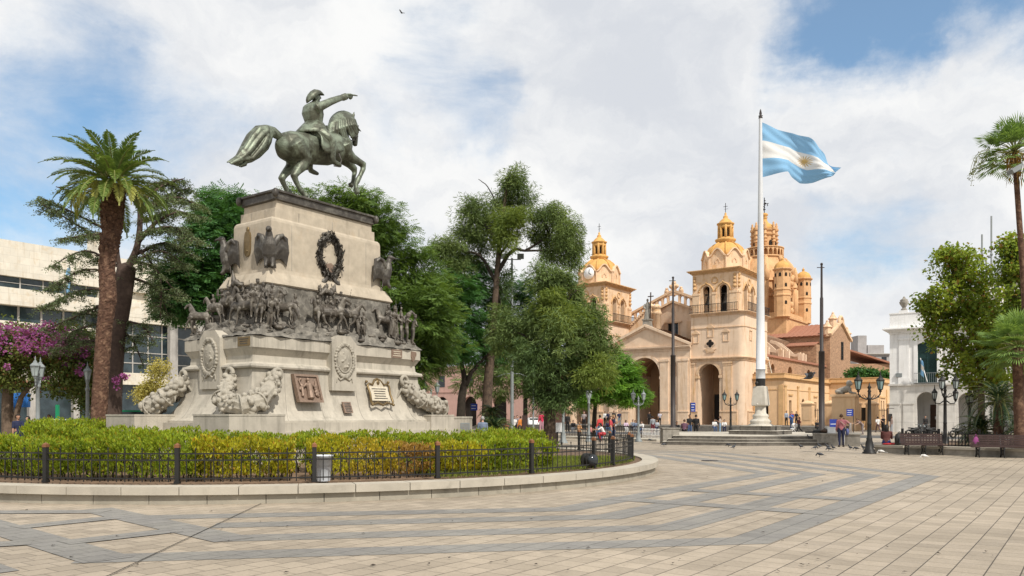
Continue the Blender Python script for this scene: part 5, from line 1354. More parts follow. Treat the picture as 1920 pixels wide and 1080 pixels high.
for y in (-3.4, -1.9, 1.9, 3.4): b.tube([(DX + 4.75, DY + y, 19.7), (DX + 4.75, DY + y, 24.6)], .35, 8)
for y, z, r in ((-3, 25.2, .8), (3, 25.2, .8), (-1.6, 26.8, .7), (1.6, 26.8, .7), (0, 27.8, .8), (0, 25.6, .9)): b.ball((DX + 4.7, DY + y, z), (.35, r, r * .7), 10, 7)
b.torus((DX + 4.7, DY, 22.3), 1.1, .3, 'x', 18, 7, ry=1.5)
b.build('carved_gable', domest, cr)
b = MB(); b.prism([(DY + .7 * math.cos(a), 22.3 + 1.1 * math.sin(a)) for a in np.linspace(0, 6.28, 14, endpoint=False)], DX + 4.6, DX + 4.66, 'x'); b.build('drum_window', dark, cr)

# --- low sacristy wings
WX = 4.0
b = MB()
b.walls(.02, WX, 0, 6.2, 3.0, 3.5, [(1.0, 2.0, ZF, 3.6, True)]); b.walls(3.5, 24, 0, 6.2, WX - .5, WX, [(5.0, 6.0, 1.5, 3.7), (10.4, 11.6, ZF, 4.0, True), (16.2, 17.4, 1.5, 3.6)], axis='x'); b.box(-.48, WX - .5, 3.5, 24, 5.6, 6.0)
b.walls(WX, 10.6, 0, 6.3, 24, 24.5, [(6.0, 9.0, ZF, 2.9)]); b.walls(24.5, 34, 0, 6.3, 10.1, 10.6, [(26.0, 26.8, 1.6, 3.9), (27.6, 28.4, 1.6, 3.9)], axis='x'); b.box(WX - .5, 10.1, 24.5, 34, 5.7, 6.1)
wg = b.build('sacristy_wing', wingst, cat_)
b = MB()
for (x0, x1, y0, y1, sd_) in ((.02, WX, 3.0, 24, 'fr'), (WX, 10.6, 24, 34, 'fr')):
    zt = 6.2 if x0 < 1 else 6.3
    mould(b, x0, x1, y0, y1 if x0 > 1 else 23.9, zt, [(.14, .10), (.10, .22), (.08, .32), (.5, .02), (.08, .08)], sd_)
for y in (3.02, 8.3, 13.5, 19.0): b.box(WX, WX + .10, y, y + .7, ZF, 5.6); b.box(WX, WX + .16, y - .05, y + .75, 5.4, 5.6)
for x in (.1, 3.3): b.box(x, x + .6, 2.9, 3.0, ZF, 5.6)
b.box(WX, WX + .14, 4.7, 6.3, 4.3, 4.5); b.box(WX, WX + .14, 15.9, 17.7, 4.3, 4.5); b.box(5.6, 9.4, 23.85, 24, 4.2, 4.4); b.box(10.6, 10.75, 25.4, 29.0, 4.3, 4.5)
for y in (24.6, 29.6): b.box(10.6, 10.7, y, y + .6, ZF, 5.6)
b.box(WX, WX + .12, 3.0, 24, .0, 1.0); b.box(10.6, 10.72, 24, 34, 0, 1.0); b.box(WX + .12, 10.6, 23.88, 24, 0, 1.0)
b.box(.02, WX, 2.95, 3.0, 5.0, 5.08); b.box(WX, WX + .06, 3.0, 24, 5.0, 5.08)
b.build('wing_cornice', parst, wg)
b = MB(); b.box(WX - .3, WX - .25, 5.0, 6.0, 1.5, 3.7); b.box(WX - .3, WX - .25, 16.2, 17.4, 1.5, 3.6); b.box(10.3, 10.35, 26, 28.4, 1.6, 3.9); b.build('window', darkwood, wg)
b = MB(); b.box(6, 9, 24.3, 24.35, ZF, 2.9); b.box(1.0, 2.0, 3.3, 3.35, ZF, 3.6); b.build('door', dark, wg); b = MB(); b.box(WX - .3, WX - .25, 10.4, 11.6, ZF, 4.0); b.build('door', darkwood, wg)
# atrium terrace and steps
b = MB()
b.box(-32, 13, -13.2, -.65, -.2, ZF); b.box(.32, 13, -.65, 1.0, -.2, ZF)
for k in range(1, 5): b.box(-32, 13 + .0 * k, -13.2 - .75 * k, -12.45 - .75 * k - .001, -.2, ZF - .114 * k)
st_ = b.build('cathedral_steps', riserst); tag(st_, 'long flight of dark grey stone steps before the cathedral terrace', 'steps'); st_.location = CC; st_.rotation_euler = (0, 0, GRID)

# statue of a robed figure with a cross on the portico gable
sf = thing('robed_statue', 'grey stone robed figure holding a tall cross on the portico gable', 'statue', CC + Matrix.Rotation(GRID, 3, 'Z') @ Vector((-13.4, .1, 13.6)), GRID)
b = MB(); b.lathe([(.85, 0), (.85, .15), (.7, .25), (.66, .9), (.8, 1.0), (.8, 1.15)], n=4, rot=R(45), smooth=False); b.build('pedestal', plinthst, sf)
b = MB(); b.tube([(0, 0, 1.1), (0, 0, 1.6), (.02, 0, 2.4), (.03, 0, 3.0), (.02, 0, 3.35), (.02, 0, 3.5)], [(.50, .42), (.42, .36), (.33, .27), (.40, .25), (.24, .18), (.11, .11)], 12, side=(1, 0, 0)); b.ball((.02, -.03, 3.72), (.16, .18, .22))
for s in (-1, 1): b.tube([(s * .36, 0, 3.2), (s * .5, -.12, 2.8), (s * .36 + .14, -.32, 2.75 + .2 * s)], [.15, .13, .08], 8)
for k in range(9): a = 2 * math.pi * k / 9; b.tube([(.42 * math.cos(a), .36 * math.sin(a), 1.15), (.32 * math.cos(a + .2), .28 * math.sin(a + .2), 2.3)], [.09, .03], 6)
link('figure', fused(b, .04, 2), plinthst, sf)
b = MB(); b.bar((.56, -.3, 1.2), (.62, -.28, 4.7), .12); b.bar((.2, -.28, 4.15), (1.04, -.3, 4.15), .12); b.build('cross', darkwood, sf)
# shrubs on the wing roof, seen over the parapet (built with the trees)

# gate wall in front of the wings
gw = thing('gate_wall', 'ochre gate piers with iron railings before the low cathedral wing', 'wall', CC, GRID)
piers = [(7.3, 1.5), (9.6, 3.0), (11.6, 6.2), (13.3, 7.5), (15.2, 10)]
for i, (x, y) in enumerate(piers):
    b = MB(); w = .62; b.box(x - w, x + w, y - w, y + w, 0, 3.1); b.box(x - w - .1, x + w + .1, y - w - .1, y + w + .1, 3.1, 3.25); b.lathe([(w * 1.4, 3.25), (w * 1.1, 3.4), (.0, 3.6)], (x, y, 0), 4, False, R(45)); b.box(x - w - .08, x + w + .08, y - w - .08, y + w + .08, 0, .8)
    for s in (-1, 1): b.box(x - .4, x + .4, y - w - .03, y - w, 1.2, 2.8) if s < 0 else b.box(x + w, x + w + .03, y - .4, y + .4, 1.2, 2.8)
    b.build('pier', wingst, gw)
b = MB()
for (p, q) in zip(piers[:-1], piers[1:]):
    n = 12
    for k in range(1, n): b.bar((p[0] + (q[0] - p[0]) * k / n, p[1] + (q[1] - p[1]) * k / n, .2), (p[0] + (q[0] - p[0]) * k / n, p[1] + (q[1] - p[1]) * k / n, 2.6), .05)
    for z in (.4, 2.4): b.bar((*p, z), (*q, z), .06)
b.build('railing', iron, gw)
sx_ = far(1585, 92)
sph = thing('lion_statue', 'grey stone reclining lion on a tall ochre pedestal beside the gate', 'statue', sx_, GRID)
b = MB(); b.box(-1.25, 1.25, -1.0, 1.0, 0, 3.9); b.box(-1.4, 1.4, -1.15, 1.15, 3.9, 4.2); b.box(-1.4, 1.4, -1.15, 1.15, 0, 1.0); b.box(-.9, .9, -1.04, -1.0, 1.4, 3.6); b.box(1.25, 1.29, -.7, .7, 1.4, 3.6); b.build('pedestal', wingst, sph)
b = MB(); b.tube([(-1.0, 0, 4.45), (-.5, 0, 4.6), (.1, 0, 4.75), (.4, 0, 5.0)], [(.35, .28), (.42, .36), (.42, .42), (.3, .3)], 10, side=(0, 1, 0)); b.ball((.42, -.05, 5.45), (.34, .33, .38)); b.ball((.68, -.1, 5.35), (.16, .16, .15))
for s in (-1, 1): b.tube([(.4, s * .28, 4.9), (.55, s * .3, 4.4), (1.1, s * .3, 4.28)], [.2, .15, .13], 8); b.tube([(-.9, s * .3, 4.5), (-.5, s * .42, 4.4), (-.2, s * .42, 4.28)], [.25, .2, .12], 8)
link('lion', fused(b, .04, 2), plinthst, sph)

# ------------------------------------------------------------------ white colonial town hall on the right
KC = Vector(((1668 - 960) / FPX * 84, 84, 0))
cab = thing('colonial_town_hall', 'white two storey colonial building with stone arcade and green shuttered balcony door', 'building', KC, GRID)
AR = [(2.53, 4.37, 0, 4.16, True), (6.30, 8.14, 0, 4.05, True), (10.1, 11.9, 0, 4.05, True), (13.8, 15.6, 0, 4.05, True), (17.5, 19.3, 0, 4.05, True)]
b = MB(); b.walls(0, 30, 0, 4.85, 0, .8, AR); b.walls(.8, 12, 0, 4.85, 0, .8, [], axis='x')
arc = b.build('arcade', marblewall, cab)
b = MB(); b.box(-.12, 30, -.16, .9, 4.85, 5.0); b.box(-.08, 30, -.1, .9, 5.0, 5.06)
for x0, x1 in ((-.02, 1.0), (1.3, 2.3), (4.6, 6.1), (8.4, 9.9), (12.1, 13.6)): b.box(x0, x1, -.09, 0, 0, 2.9); b.box(x0 - .04, x1 + .04, -.14, 0, 2.9, 3.05)
b.build('arcade_trim', marblewall, arc)
b = MB(); b.box(.8, 30, 3.6, 3.9, 0, 4.6); b.box(.8, 30, .8, 3.6, 4.5, 4.85); b.build('arcade_back_wall', whitep, cab)
b = MB(); b.box(3.3, 4.6, 3.54, 3.6, 0, 2.9); b.build('door', mat('brown_door', (.085, .045, .03), .6, .25, 4), cab)
b = MB(); b.box(3.75, 4.1, 3.52, 3.54, 1.35, 1.65); b.build('door_notice', whitep2, cab)
b = MB(); WN = [(2.63, 4.44, 5.12, 9.28, .25), (8.6, 10.4, 5.12, 9.28, .25), (14.6, 16.4, 5.12, 9.28, .25)]
b.walls(0, 30, 5.06, 10.3, .05, .75, WN); b.walls(.75, 12, 5.06, 10.3, .05, .75, [], axis='x'); b.box(.75, 30, .75, 12, 9.9, 10.2)
up = b.build('upper_wall', white, cab)
b = MB()
for x0 in (.9, 5.2, 7.0, 11.0): b.box(x0, x0 + .95, -.05, .05, 5.7, 9.6); b.box(x0 - .06, x0 + 1.01, -.1, .05, 9.6, 9.8); b.box(x0 - .06, x0 + 1.01, -.1, .05, 5.06, 5.7)
for w in WN:
    b.box(w[0] - .35, w[0], -.03, .05, 5.06, 9.5); b.box(w[1], w[1] + .35, -.03, .05, 5.06, 9.5); b.box(w[0] - .35, w[1] + .35, -.03, .05, 9.5, 9.72)
z = 10.3
for dz, o in ((.16, .08), (.14, .22), (.12, .45), (.10, .62), (.10, .5)): b.box(-o, 30, -o, 12, z, z + dz); z += dz
b.box(0, 30, .02, .5, z, 12.35); b.box(0, .5, .5, 12, z, 12.35); b.box(-.06, 30, -.04, .56, 12.35, 12.47)
b.box(.9, 1.75, -.02, .6, 12.47, 12.7)
b.build('cornice_and_parapet', whitep, cab)
b = MB(); b.lathe([(.28, 12.7), (.3, 12.85), (.16, 12.95), (.2, 13.05), (.42, 13.4), (.46, 13.6), (.34, 13.7), (.4, 13.78), (.16, 13.95), (.1, 14.1), (.0, 14.2)], (1.33, .29, 0), 14); b.build('roof_urn', plinthst, cab)
for w in WN[:2]:
    b = MB(); b.prism([(w[0], w[2]), (w[1], w[2]), (w[1], 9.03)] + [((w[0] + w[1]) / 2 + .905 * math.cos(a), 9.03 + .25 * math.sin(a)) for a in np.linspace(.2, 2.94, 8)] + [(w[0], 9.03)], .3, .36, 'y'); sh = b.build('shutter_door', greenwood, cab)
    b = MB(); xm = (w[0] + w[1]) / 2
    for x in (w[0] + .06, xm, w[1] - .06): b.box(x - .05, x + .05, .25, .3, w[2], 8.95)
    for z in (5.2, 6.4, 7.6, 8.3, 8.9): b.box(w[0] + .02, w[1] - .02, .26, .3, z, z + .1)
    for k in range(16): 
        z = 6.55 + k * .06; b.box(w[0] + .13, w[1] - .13, .27, .3, z, z + .03)
    b.build('shutter_rail', greenwood, sh)
    b = MB(); b.box(w[0] - .3, w[1] + .3, -.35, .05, 5.06, 5.12)
    for k in range(14): x = w[0] - .25 + (w[1] - w[0] + .5) * k / 13; b.bar((x, -.28, 5.12), (x, -.28, 6.1), .025)
    b.bar((w[0] - .28, -.28, 6.1), (w[1] + .28, -.28, 6.1), .05); b.build('balcony_rail', irongr, cab)
b = MB(); b.box(.6, 1.2, -.12, .05, 5.75, 6.15); b.build('air_vent', irongr, cab)

# ------------------------------------------------------------------ modern stone office block on the left
BC = Vector((-41.6, 65, 0))
bk = thing('office_block', 'modern pale travertine office block with long window bands behind the palm', 'building', BC, GRID)
b = MB(); b.box(-12, 0, -40, 17.8, 10.9 - .05, 12.2); b.box(-12, 0, -40, 17.8, 13.2, 16.12); b.box(-12, -.02, -40, 17.8, 12.2, 12.25); b.box(-12, -.5, -40, 17.8, 12.2, 13.2)
for y in (8.1, 12.6, 17.2): b.box(-.5, 0, y, y + .6, 12.2, 13.2)
b.box(-12, 0, -40, 8.9, 8.2, 9.5); b.box(-12, -.02, 8.9, 17.8, 10.4, 10.86); b.box(-12, -.3, -40, 17.8, 4.6, 5.7); b.box(-12, -.5, -40, 8.9, 5.7, 8.2)
b.box(-5, -3, 9.4, 11.4, 16.1, 18.6); b.box(-5.1, -2.9, 9.3, 11.5, 18.6, 18.8)
b.build('stone_band', bankst, bk)
b = MB(); b.box(-12, -.8, -40, 17.8, 9.5, 10.9); b.box(-.45, -.4, -40, 8.0, 12.25, 13.2); b.box(-11, -.7, 8.9, 17.8, 5.7, 10.4); b.box(-11, -.9, -40, 17.8, 0, 4.6); b.build('window_band', bankglass, bk)
b = MB()
for k in range(26): y = -38 + 1.8 * k; b.box(-.44, -.34, y, y + .1, 12.25, 13.2); b.box(-.82, -.68, y, y + .14, 9.5, 10.85)
for y in (9.9, 11.4, 12.9, 14.3): b.box(-.74, -.62, y, y + .09, 5.7, 10.4)
for z in (6.6, 7.6, 9.2): b.box(-.75, -.63, 8.9, 17.8, z, z + .09)
b.box(-.46, -.33, -40, 8, 12.68, 12.72)
b.build('window_frame', concrete, bk)
b = MB(); b.box(-.3, .2, 14.7, 15.5, 4.4, 10.4); b.build('column', concrete, bk); b = MB(); b.box(-.3, .2, 8.5, 9.0, 0, 10.4); b.build('column', concrete, bk); b = MB(); b.box(-.9, -.2, 17.8, 18.6, 0, 16.1); b.build('column', concrete, bk)
for k in range(5, 14): y = -30 + 3.6 * k; b = MB(); b.box(-.9, -.4, y, y + .5, 0, 4.6); b.build('column', concrete, bk)
b = MB(); b.box(-11, 0, 18.6, 40, 0, 13.2); b.box(-11, .1, 18.6, 40, 13.2, 13.6); bb = b.build('rear_wing', concrete, bk)
b = MB()
for k in range(6):
    for z in (1, 4.5, 8.0, 10.9): b.box(0, .04, 19.5 + 3.3 * k, 21.9 + 3.3 * k, z, z + 1.8)
b.build('rear_windows', bankglass, bb)

# ------------------------------------------------------------------ pink arcaded building far behind the trees
pk = thing('pink_arcade_building', 'dusty pink building with dark arched doorways far behind the trees', 'building', CC, GRID)
b = MB(); ah = [(-90 + 6.0 * k, -87.2 + 6.0 * k, 0, 4.9, True) for k in range(9)]
b.walls(-95, -33, 0, 9.5, 3, 3.8, ah); b.box(-95, -33, 3.8, 14, 0, 9.4); b.box(-95.2, -32.8, 2.7, 3.9, 9.5, 9.9); b.box(-95, -33, 2.9, 3, 5.6, 5.8)
b.build('wall', pinkst, pk)
for h in ah: b = MB(); b.box(h[0], h[1], 3.6, 3.7, 0, 4.9); b.build('doorway', dark, pk)
for h in ah: b = MB(); b.box(h[0] + .7, h[1] - .7, 2.96, 2.99, 6.5, 8.4); b.build('window', dkglass, pk)

# ------------------------------------------------------------------ city blocks beyond
def block(name, label, px0, px1, ytop, Y, m, floors, rz=GRID, D=14, roofs=()):
    x0, x1 = (px0 - 960) / FPX * Y, (px1 - 960) / FPX * Y; zt = zat(ytop, Y)
    r = thing(name, label, 'building', ((x0 + x1) / 2, Y, 0), 0)
    w = (x1 - x0) / 2
    b = MB(); b.box(-w, w, 0, D, 0, zt)
    for q0, q1, h in roofs: b.box(-w + q0 * 2 * w, -w + q1 * 2 * w, 2, 6, zt, zt + h)
    b.build('wall', m, r)
    b = MB(); fh = zt / floors; n = max(3, int(2 * w / 2.6))
    for f in range(floors):
        for k in range(n):
            if random.random() < .85: x = -w + 2 * w * (k + .5) / n; b.box(x - .6, x + .6, -.03, 0, f * fh + .9, f * fh + fh * .72)
    b.build('windows', dkglass, r)
    b = MB()
    for f in range(1, floors + 1): b.box(-w - .1, w + .1, -.5, 0, f * fh - .18, f * fh + .02)
    b.build('balcony_slabs', concrete, r)
    return r
block('apartment_block', 'grey concrete apartment block beyond the gap between cathedral and white building', 1606, 1668, 663, 190, cityst, 6, roofs=((.15, .42, 4.5), (.45, .95, 2.2)))
tb = block('tower_block', 'tall pale apartment tower with rooftop antennas behind the plane trees', 1855, 1990, 528, 170, whitep, 10)
b = MB(); 
for px_, h in ((1862, 11), (1870, 6), (1880, 15), (1886, 5)):
    x = (px_ - 960) / FPX * 170 - (1922.5 - 960) / FPX * 170; b.bar((x, 4, 30), (x, 4, 30.2 + h), .25)
    for k in range(6): b.ball((x + random.uniform(-.5, .5), 4, 30.5 + random.random() * h * .6), .35, 6, 4)
b.build('antenna', irongr, tb)
b = MB(); b.box(-1.5, 1.5, 0, 1.2, 0, 12); 
hb_ = thing('tiled_house', 'low house with red tiled roof beyond the cathedral wing', 'house', far(1650, 150), 0)
b = MB(); b.box(-6, 4, 0, 8, 0, 11.5); b.build('wall', rubble, hb_); b = MB(); b.bar((-6.5, 4, 14.2), (4.5, 4, 10.8), 9, .3); b.build('roof', rooftile, hb_)
# ------------------------------------------------------------------ trees and plants
def limb(b, pts, r0, r1, n=8, wob=.0):
    P = [Vector(p) for p in pts]; Q = []
    for i in range(len(P) - 1):
        for k in range(4):
            t = k / 4; p0 = P[max(i - 1, 0)]; p1 = P[i]; p2 = P[i + 1]; p3 = P[min(i + 2, len(P) - 1)]
            q = .5 * ((2 * p1) + (p2 - p0) * t + (2 * p0 - 5 * p1 + 4 * p2 - p3) * t * t + (3 * p1 - p0 - 3 * p2 + p3) * t ** 3)
            Q.append(q + Vector((random.gauss(0, wob), random.gauss(0, wob), 0)) * (i + k > 0))
    Q.append(P[-1]); m = len(Q)
    b.tube(Q, [r0 + (r1 - r0) * (i / (m - 1)) ** .8 for i in range(m)], n)

def clumps(blobs, per, lpc, cr, seed, flat=.65, inner=.45):
    """clump centres through ellipsoid blobs (x,y,z,rx,ry,rz[,weight]) and leaf offsets round them"""
    rg = np.random.default_rng(seed); C = []; U = []
    for q in blobs:
        w = q[6] if len(q) > 6 else 1.0
        n = max(3, int(per * w)); d = rg.normal(size=(n, 3)); d /= np.linalg.norm(d, axis=1, keepdims=True)
        lump = 1 + .22 * np.sin(d[:, 0] * 5 + seed) * np.sin(d[:, 1] * 4 + d[:, 2] * 6 + seed * 2)
        rad = (inner + (1 - inner) * rg.random(n) ** .6) * lump
        C.append(np.array(q[:3]) + d * rad[:, None] * np.array(q[3:6])); U.append(d)
    C = np.concatenate(C); U = np.concatenate(U); n = len(C)
    sz = cr * (.6 + .8 * rg.random(n))
    k = np.repeat(np.arange(n), lpc); o = rg.normal(size=(n * lpc, 3)); o /= np.linalg.norm(o, axis=1, keepdims=True)
    o *= (.35 + .65 * rg.random((n * lpc, 1)) ** .5)
    P = C[k] + o * sz[k][:, None] * np.array([1, 1, flat])
    return P, o, U[k], C, rg

def crown_mesh(blobs, per, lpc, cr, seed, l, w, droop=.3, up=.6, flat=.65, inner=.45, spread=.5, clip=None):
    P, o, U, C, rg = clumps(blobs, per, lpc, cr, seed, flat, inner)
    N = len(P)
    ax = o * np.array([1, 1, .5]) + U * .35 + np.array([0, 0, -droop]) + rg.normal(size=(N, 3)) * spread
    nr = o * .4 + np.array([0, 0, up]) + rg.normal(size=(N, 3)) * .45
    s = .65 + .7 * rg.random(N)
    if clip is not None:
        kp = clip(P, rg); P, ax, nr, s = P[kp], ax[kp], nr[kp], s[kp]
    return leaf_mesh('crown', P, ax, nr, l * s, w * s, .12), C

def frond_fan(P0, ax, nr, rg, nl, l, w, spread=1.0):
    """each spray becomes nl narrow leaflets along a short stem"""
    ax = ax / np.linalg.norm(ax, axis=1, keepdims=True); b = np.cross(ax, nr); b /= np.linalg.norm(b, axis=1, keepdims=True) + 1e-9
    out = []
    for k in range(nl):
        t = (k // 2) / (nl / 2) - .3; sg = 1 if k % 2 else -1
        d = ax * (.55 + .3 * t) + b * sg * spread
        out.append((P0 + ax * (l * 1.9 * t) + d * l * .45, d))
    return np.concatenate([q[0] for q in out]), np.concatenate([q[1] for q in out]), np.tile(nr, (nl, 1))

def feather_mesh(blobs, per, lpc, cr, seed, l, w, droop=.45, flat=.5, inner=.5, nl=8):
    P, o, U, C, rg = clumps(blobs, per, lpc, cr, seed, flat, inner); N = len(P)
    ax = o * np.array([1, 1, .35]) + U * np.array([.5, .5, .3]) + np.array([0, 0, -droop]) + rg.normal(size=(N, 3)) * .25
    nr = np.array([0, 0, 1.0]) + o * .5 + rg.normal(size=(N, 3)) * .3
    Pp, A, Nn = frond_fan(P, ax, nr, rg, nl, l, w)
    return leaf_mesh('crown', Pp, A, Nn, l, w, .1), C

def tree(name, label, cat, base, trunk, r0, r1, blobs, mesh, leafm, barkm, limbs=(), twigs=26, group=None, C=None):
    root = thing(name, label, cat, (0, 0, 0), group=group)
    b = MB(); limb(b, [base, *trunk], r0, r1, 10, .0)
    b.lathe([(r0 * 1.5, -.05), (r0 * 1.25, .15), (r0 * 1.02, .5)], base, 10)
    b.build('trunk', barkm, root)
    b = MB()
    for L, a, c in limbs: limb(b, L, a, c, 7, .02)
    if C is not None and len(C):
        tips = [Vector(L[-1]) for L, a, c in limbs] + [Vector(L[len(L) // 2]) for L, a, c in limbs] + [Vector(trunk[-1])]
        for i in np.random.default_rng(5).choice(len(C), min(twigs, len(C)), replace=False):
            p = Vector(C[i]); q = min(tips, key=lambda t: (t - p).length); m = (p + q) / 2 + Vector((0, 0, .12 * (p - q).length * random.uniform(-1, 1)))
            limb(b, [q, m, p], max(.025, r1 * .35), .012, 5)
    if b.v: b.build('limbs', barkm, root)
    link('crown', mesh, leafm, root)
    return root

def W(px, py, Y): return ((px - 960) / FPX * Y, Y, zat(py, Y))
def blob(px, py, Y, rpx, rpy, depth=None, w=1.0):
    s = Y / FPX; return (*W(px, py, Y), rpx * s, (depth if depth else rpx * s), rpy * s, w)

# --- date palm on the left
Y = 34
root = thing('date_palm', 'stout date palm with rough brown trunk and dense arching fronds at left', 'palm tree')
b = MB(); path = [(186, 800), (186, 770), (190, 700), (195, 620), (203, 560), (200, 500), (209, 440), (211, 390), (213, 348)]
wid = [15, 14, 13.6, 13.2, 14.6, 13.8, 16.5, 18.5, 19.5]
n = 26; vs = []; M_ = 150; pts = [Vector(W(px, py, Y)) for px, py in path]
pts[0].z = .0
for i in range(M_ + 1):
    t = i / M_ * (len(pts) - 1); k = min(int(t), len(pts) - 2); p = pts[k].lerp(pts[k + 1], t - k); r = (wid[k] + (wid[k + 1] - wid[k]) * (t - k)) * Y / FPX
    rough = .05 + .06 * (i / M_)
    for j in range(n):
        a = 2 * math.pi * (j + .5 * (i % 2)) / n
        rr = r * (1 + rough * random.uniform(-.6, 1) * (1 if i < 95 else 1.7 * (1 if (j + i // 2) % 3 == 0 else -.1)))
        vs.append((p.x + rr * math.cos(a), p.y + rr * math.sin(a), p.z + random.uniform(-.015, .015)))
b.add(vs, [(i * n + j, i * n + (j + 1) % n, (i + 1) * n + (j + 1) % n, (i + 1) * n + j) for i in range(M_) for j in range(n)], False)
for i in range(230):    # old leaf bases near the top
    u = random.random(); t = 5.4 + 2.6 * u; k = min(int(t), 7); p = pts[k].lerp(pts[k + 1], t - k); r = (wid[k] + (wid[k + 1] - wid[k]) * (t - k)) * Y / FPX; a = random.uniform(0, 6.28)
    d = Vector((math.cos(a), math.sin(a), 0)); b.bar(p + d * r * .9, p + d * (r * 1.12) + Vector((0, 0, .14)), .12, .07)
b.build('trunk', bark_palm, root)
ctr = Vector(W(213, 348, Y)); rg = np.random.default_rng(21)
def palm_fronds(ctr, n, L, rg, elev, rise, nleaf, ll, lw, vee=.5, stemw=.035, base_r=.3, droopk=1.0, azs=None):
    P = []; A = []; Nn = []; SZ = []; b = MB()
    for i in range(n):
        az = 2.39996 * i + rg.normal() * .12 if azs is None else azs[i]
        u = i / n; e0 = elev[0] + (elev[1] - elev[0]) * u + rg.normal() * .06
        Lf = L * rg.uniform(.88, 1.08) * (1 - .12 * (e0 > 1.0)); S = 16; p = Vector(ctr) + Vector((math.cos(az), math.sin(az), 0)) * base_r * (1 - .6 * u) + Vector((0, 0, rise * u)); e = e0; pts = [p.copy()]
        side = Vector((-math.sin(az), math.cos(az), 0)); tw = rg.normal() * .25
        for k in range(S):
            e -= (.065 + .045 * k / S) * droopk * (.65 + .5 * math.cos(e)); d = Vector((math.cos(az) * math.cos(e), math.sin(az) * math.cos(e), math.sin(e)))
            p = p + d * (Lf / S); pts.append(p.copy())
        b.tube(pts, [stemw * (1 - .9 * k / S) for k in range(S + 1)], 5)
        for k in range(nleaf):
            t = .10 + .89 * (k + .5) / nleaf; f = t * S; q = min(int(f), S - 1); c = pts[q].lerp(pts[q + 1], f - q); d = (pts[q + 1] - pts[q]).normalized(); upv = side.cross(d) * -1
            if upv.z < 0 and abs(d.z) < .95: upv = -upv
            l = ll * (math.sin(min(1, (t + .10) * 1.0) * math.pi) ** .55 * .95 + .12)
            for s in (-1, 1):
                v = (side * s * .8 + d * .62 + upv * (vee * .6) + Vector(rg.normal(size=3)) * .10 - Vector((0, 0, .16))).normalized()
                P.append(c + v * l * .5); A.append(v); Nn.append(upv + side * s * .3); SZ.append(l)
    return np.array(P), np.array(A), np.array(Nn), np.array(SZ), b
P, A, Nn, S_, sb = palm_fronds(ctr, 50, 2.55, rg, (-.45, 1.42), .4, 84, .37, .04, .35, .045, .45, .82)
link('crown', leaf_mesh('crown', P, A, Nn, S_, .055, .2), L_palm, root)
P, A, Nn, S_, sb2 = palm_fronds(ctr + Vector((0, 0, -.15)), 11, 1.75, rg, (.1, .5), .1, 52, .32, .04, .4, .035, .6, 1.5, azs=[-math.pi / 2 + (k - 5) * .3 for k in range(11)])
link('young_fronds', leaf_mesh('y', P, A, Nn, S_, .06, .2), L_palmold, root)
sb.merge(sb2); sb.build('frond_stems', rachis, root)

# --- cedar behind the palm: dark forked trunk, sparse level branches
Y = 39
root = thing('cedar_tree', 'sparse dark cedar with forked trunk and level drooping branches behind the palm', 'conifer')
b = MB()
limb(b, [(*far(204, Y)[:2], -.05), W(206, 740, Y), W(214, 640, Y), W(228, 560, Y), W(238, 500, Y)], .62, .42, 12)
limb(b, [W(238, 505, Y), W(255, 470, Y), W(262, 430, Y), W(262, 395, Y), W(258, 360, Y)], .19, .09, 9)
limb(b, [W(232, 520, Y), W(222, 490, Y), W(216, 430, Y), W(205, 370, Y)], .15, .07, 8)
limb(b, [W(258, 455, Y), W(280, 430, Y), W(300, 412, Y), W(330, 398, Y)], .14, .05, 7)
b.build('trunk', bark_cedar, root)
brs = [((262, 440), (320, 425), (372, 455), 1.5), ((258, 420), (320, 395), (365, 405), 1.3), ((262, 400), (325, 370), (372, 385), 1.2), ((250, 480), (310, 455), (362, 480), 1.2), ((245, 520), (290, 540), (315, 590), .5), ((260, 400), (305, 370), (355, 352), 1), ((262, 380), (310, 345), (345, 335), .8), ((258, 365), (285, 345), (320, 340), .5), ((240, 500), (300, 470), (350, 500), .8), ((240, 490), (285, 500), (340, 560), .6),
       ((222, 500), (160, 470), (95, 500), 1.0), ((220, 470), (150, 425), (75, 380), 1.0), ((216, 440), (140, 400), (72, 368), .9), ((212, 400), (160, 370), (105, 350), .7), ((226, 545), (150, 545), (66, 585), 1.0), ((222, 560), (150, 590), (80, 620), .8), ((218, 600), (140, 620), (120, 650), .6),
       ((210, 640), (150, 640), (100, 660), .6), ((226, 520), (160, 505), (85, 545), .9), ((218, 440), (170, 440), (110, 450), .8), ((262, 470), (300, 520), (300, 600), .5), ((228, 620), (250, 640), (270, 690), .45), ((222, 600), (265, 610), (288, 640), .5), ((215, 380), (180, 340), (150, 325), .5)]
rg = np.random.default_rng(11); P = []; A = []; b = MB()
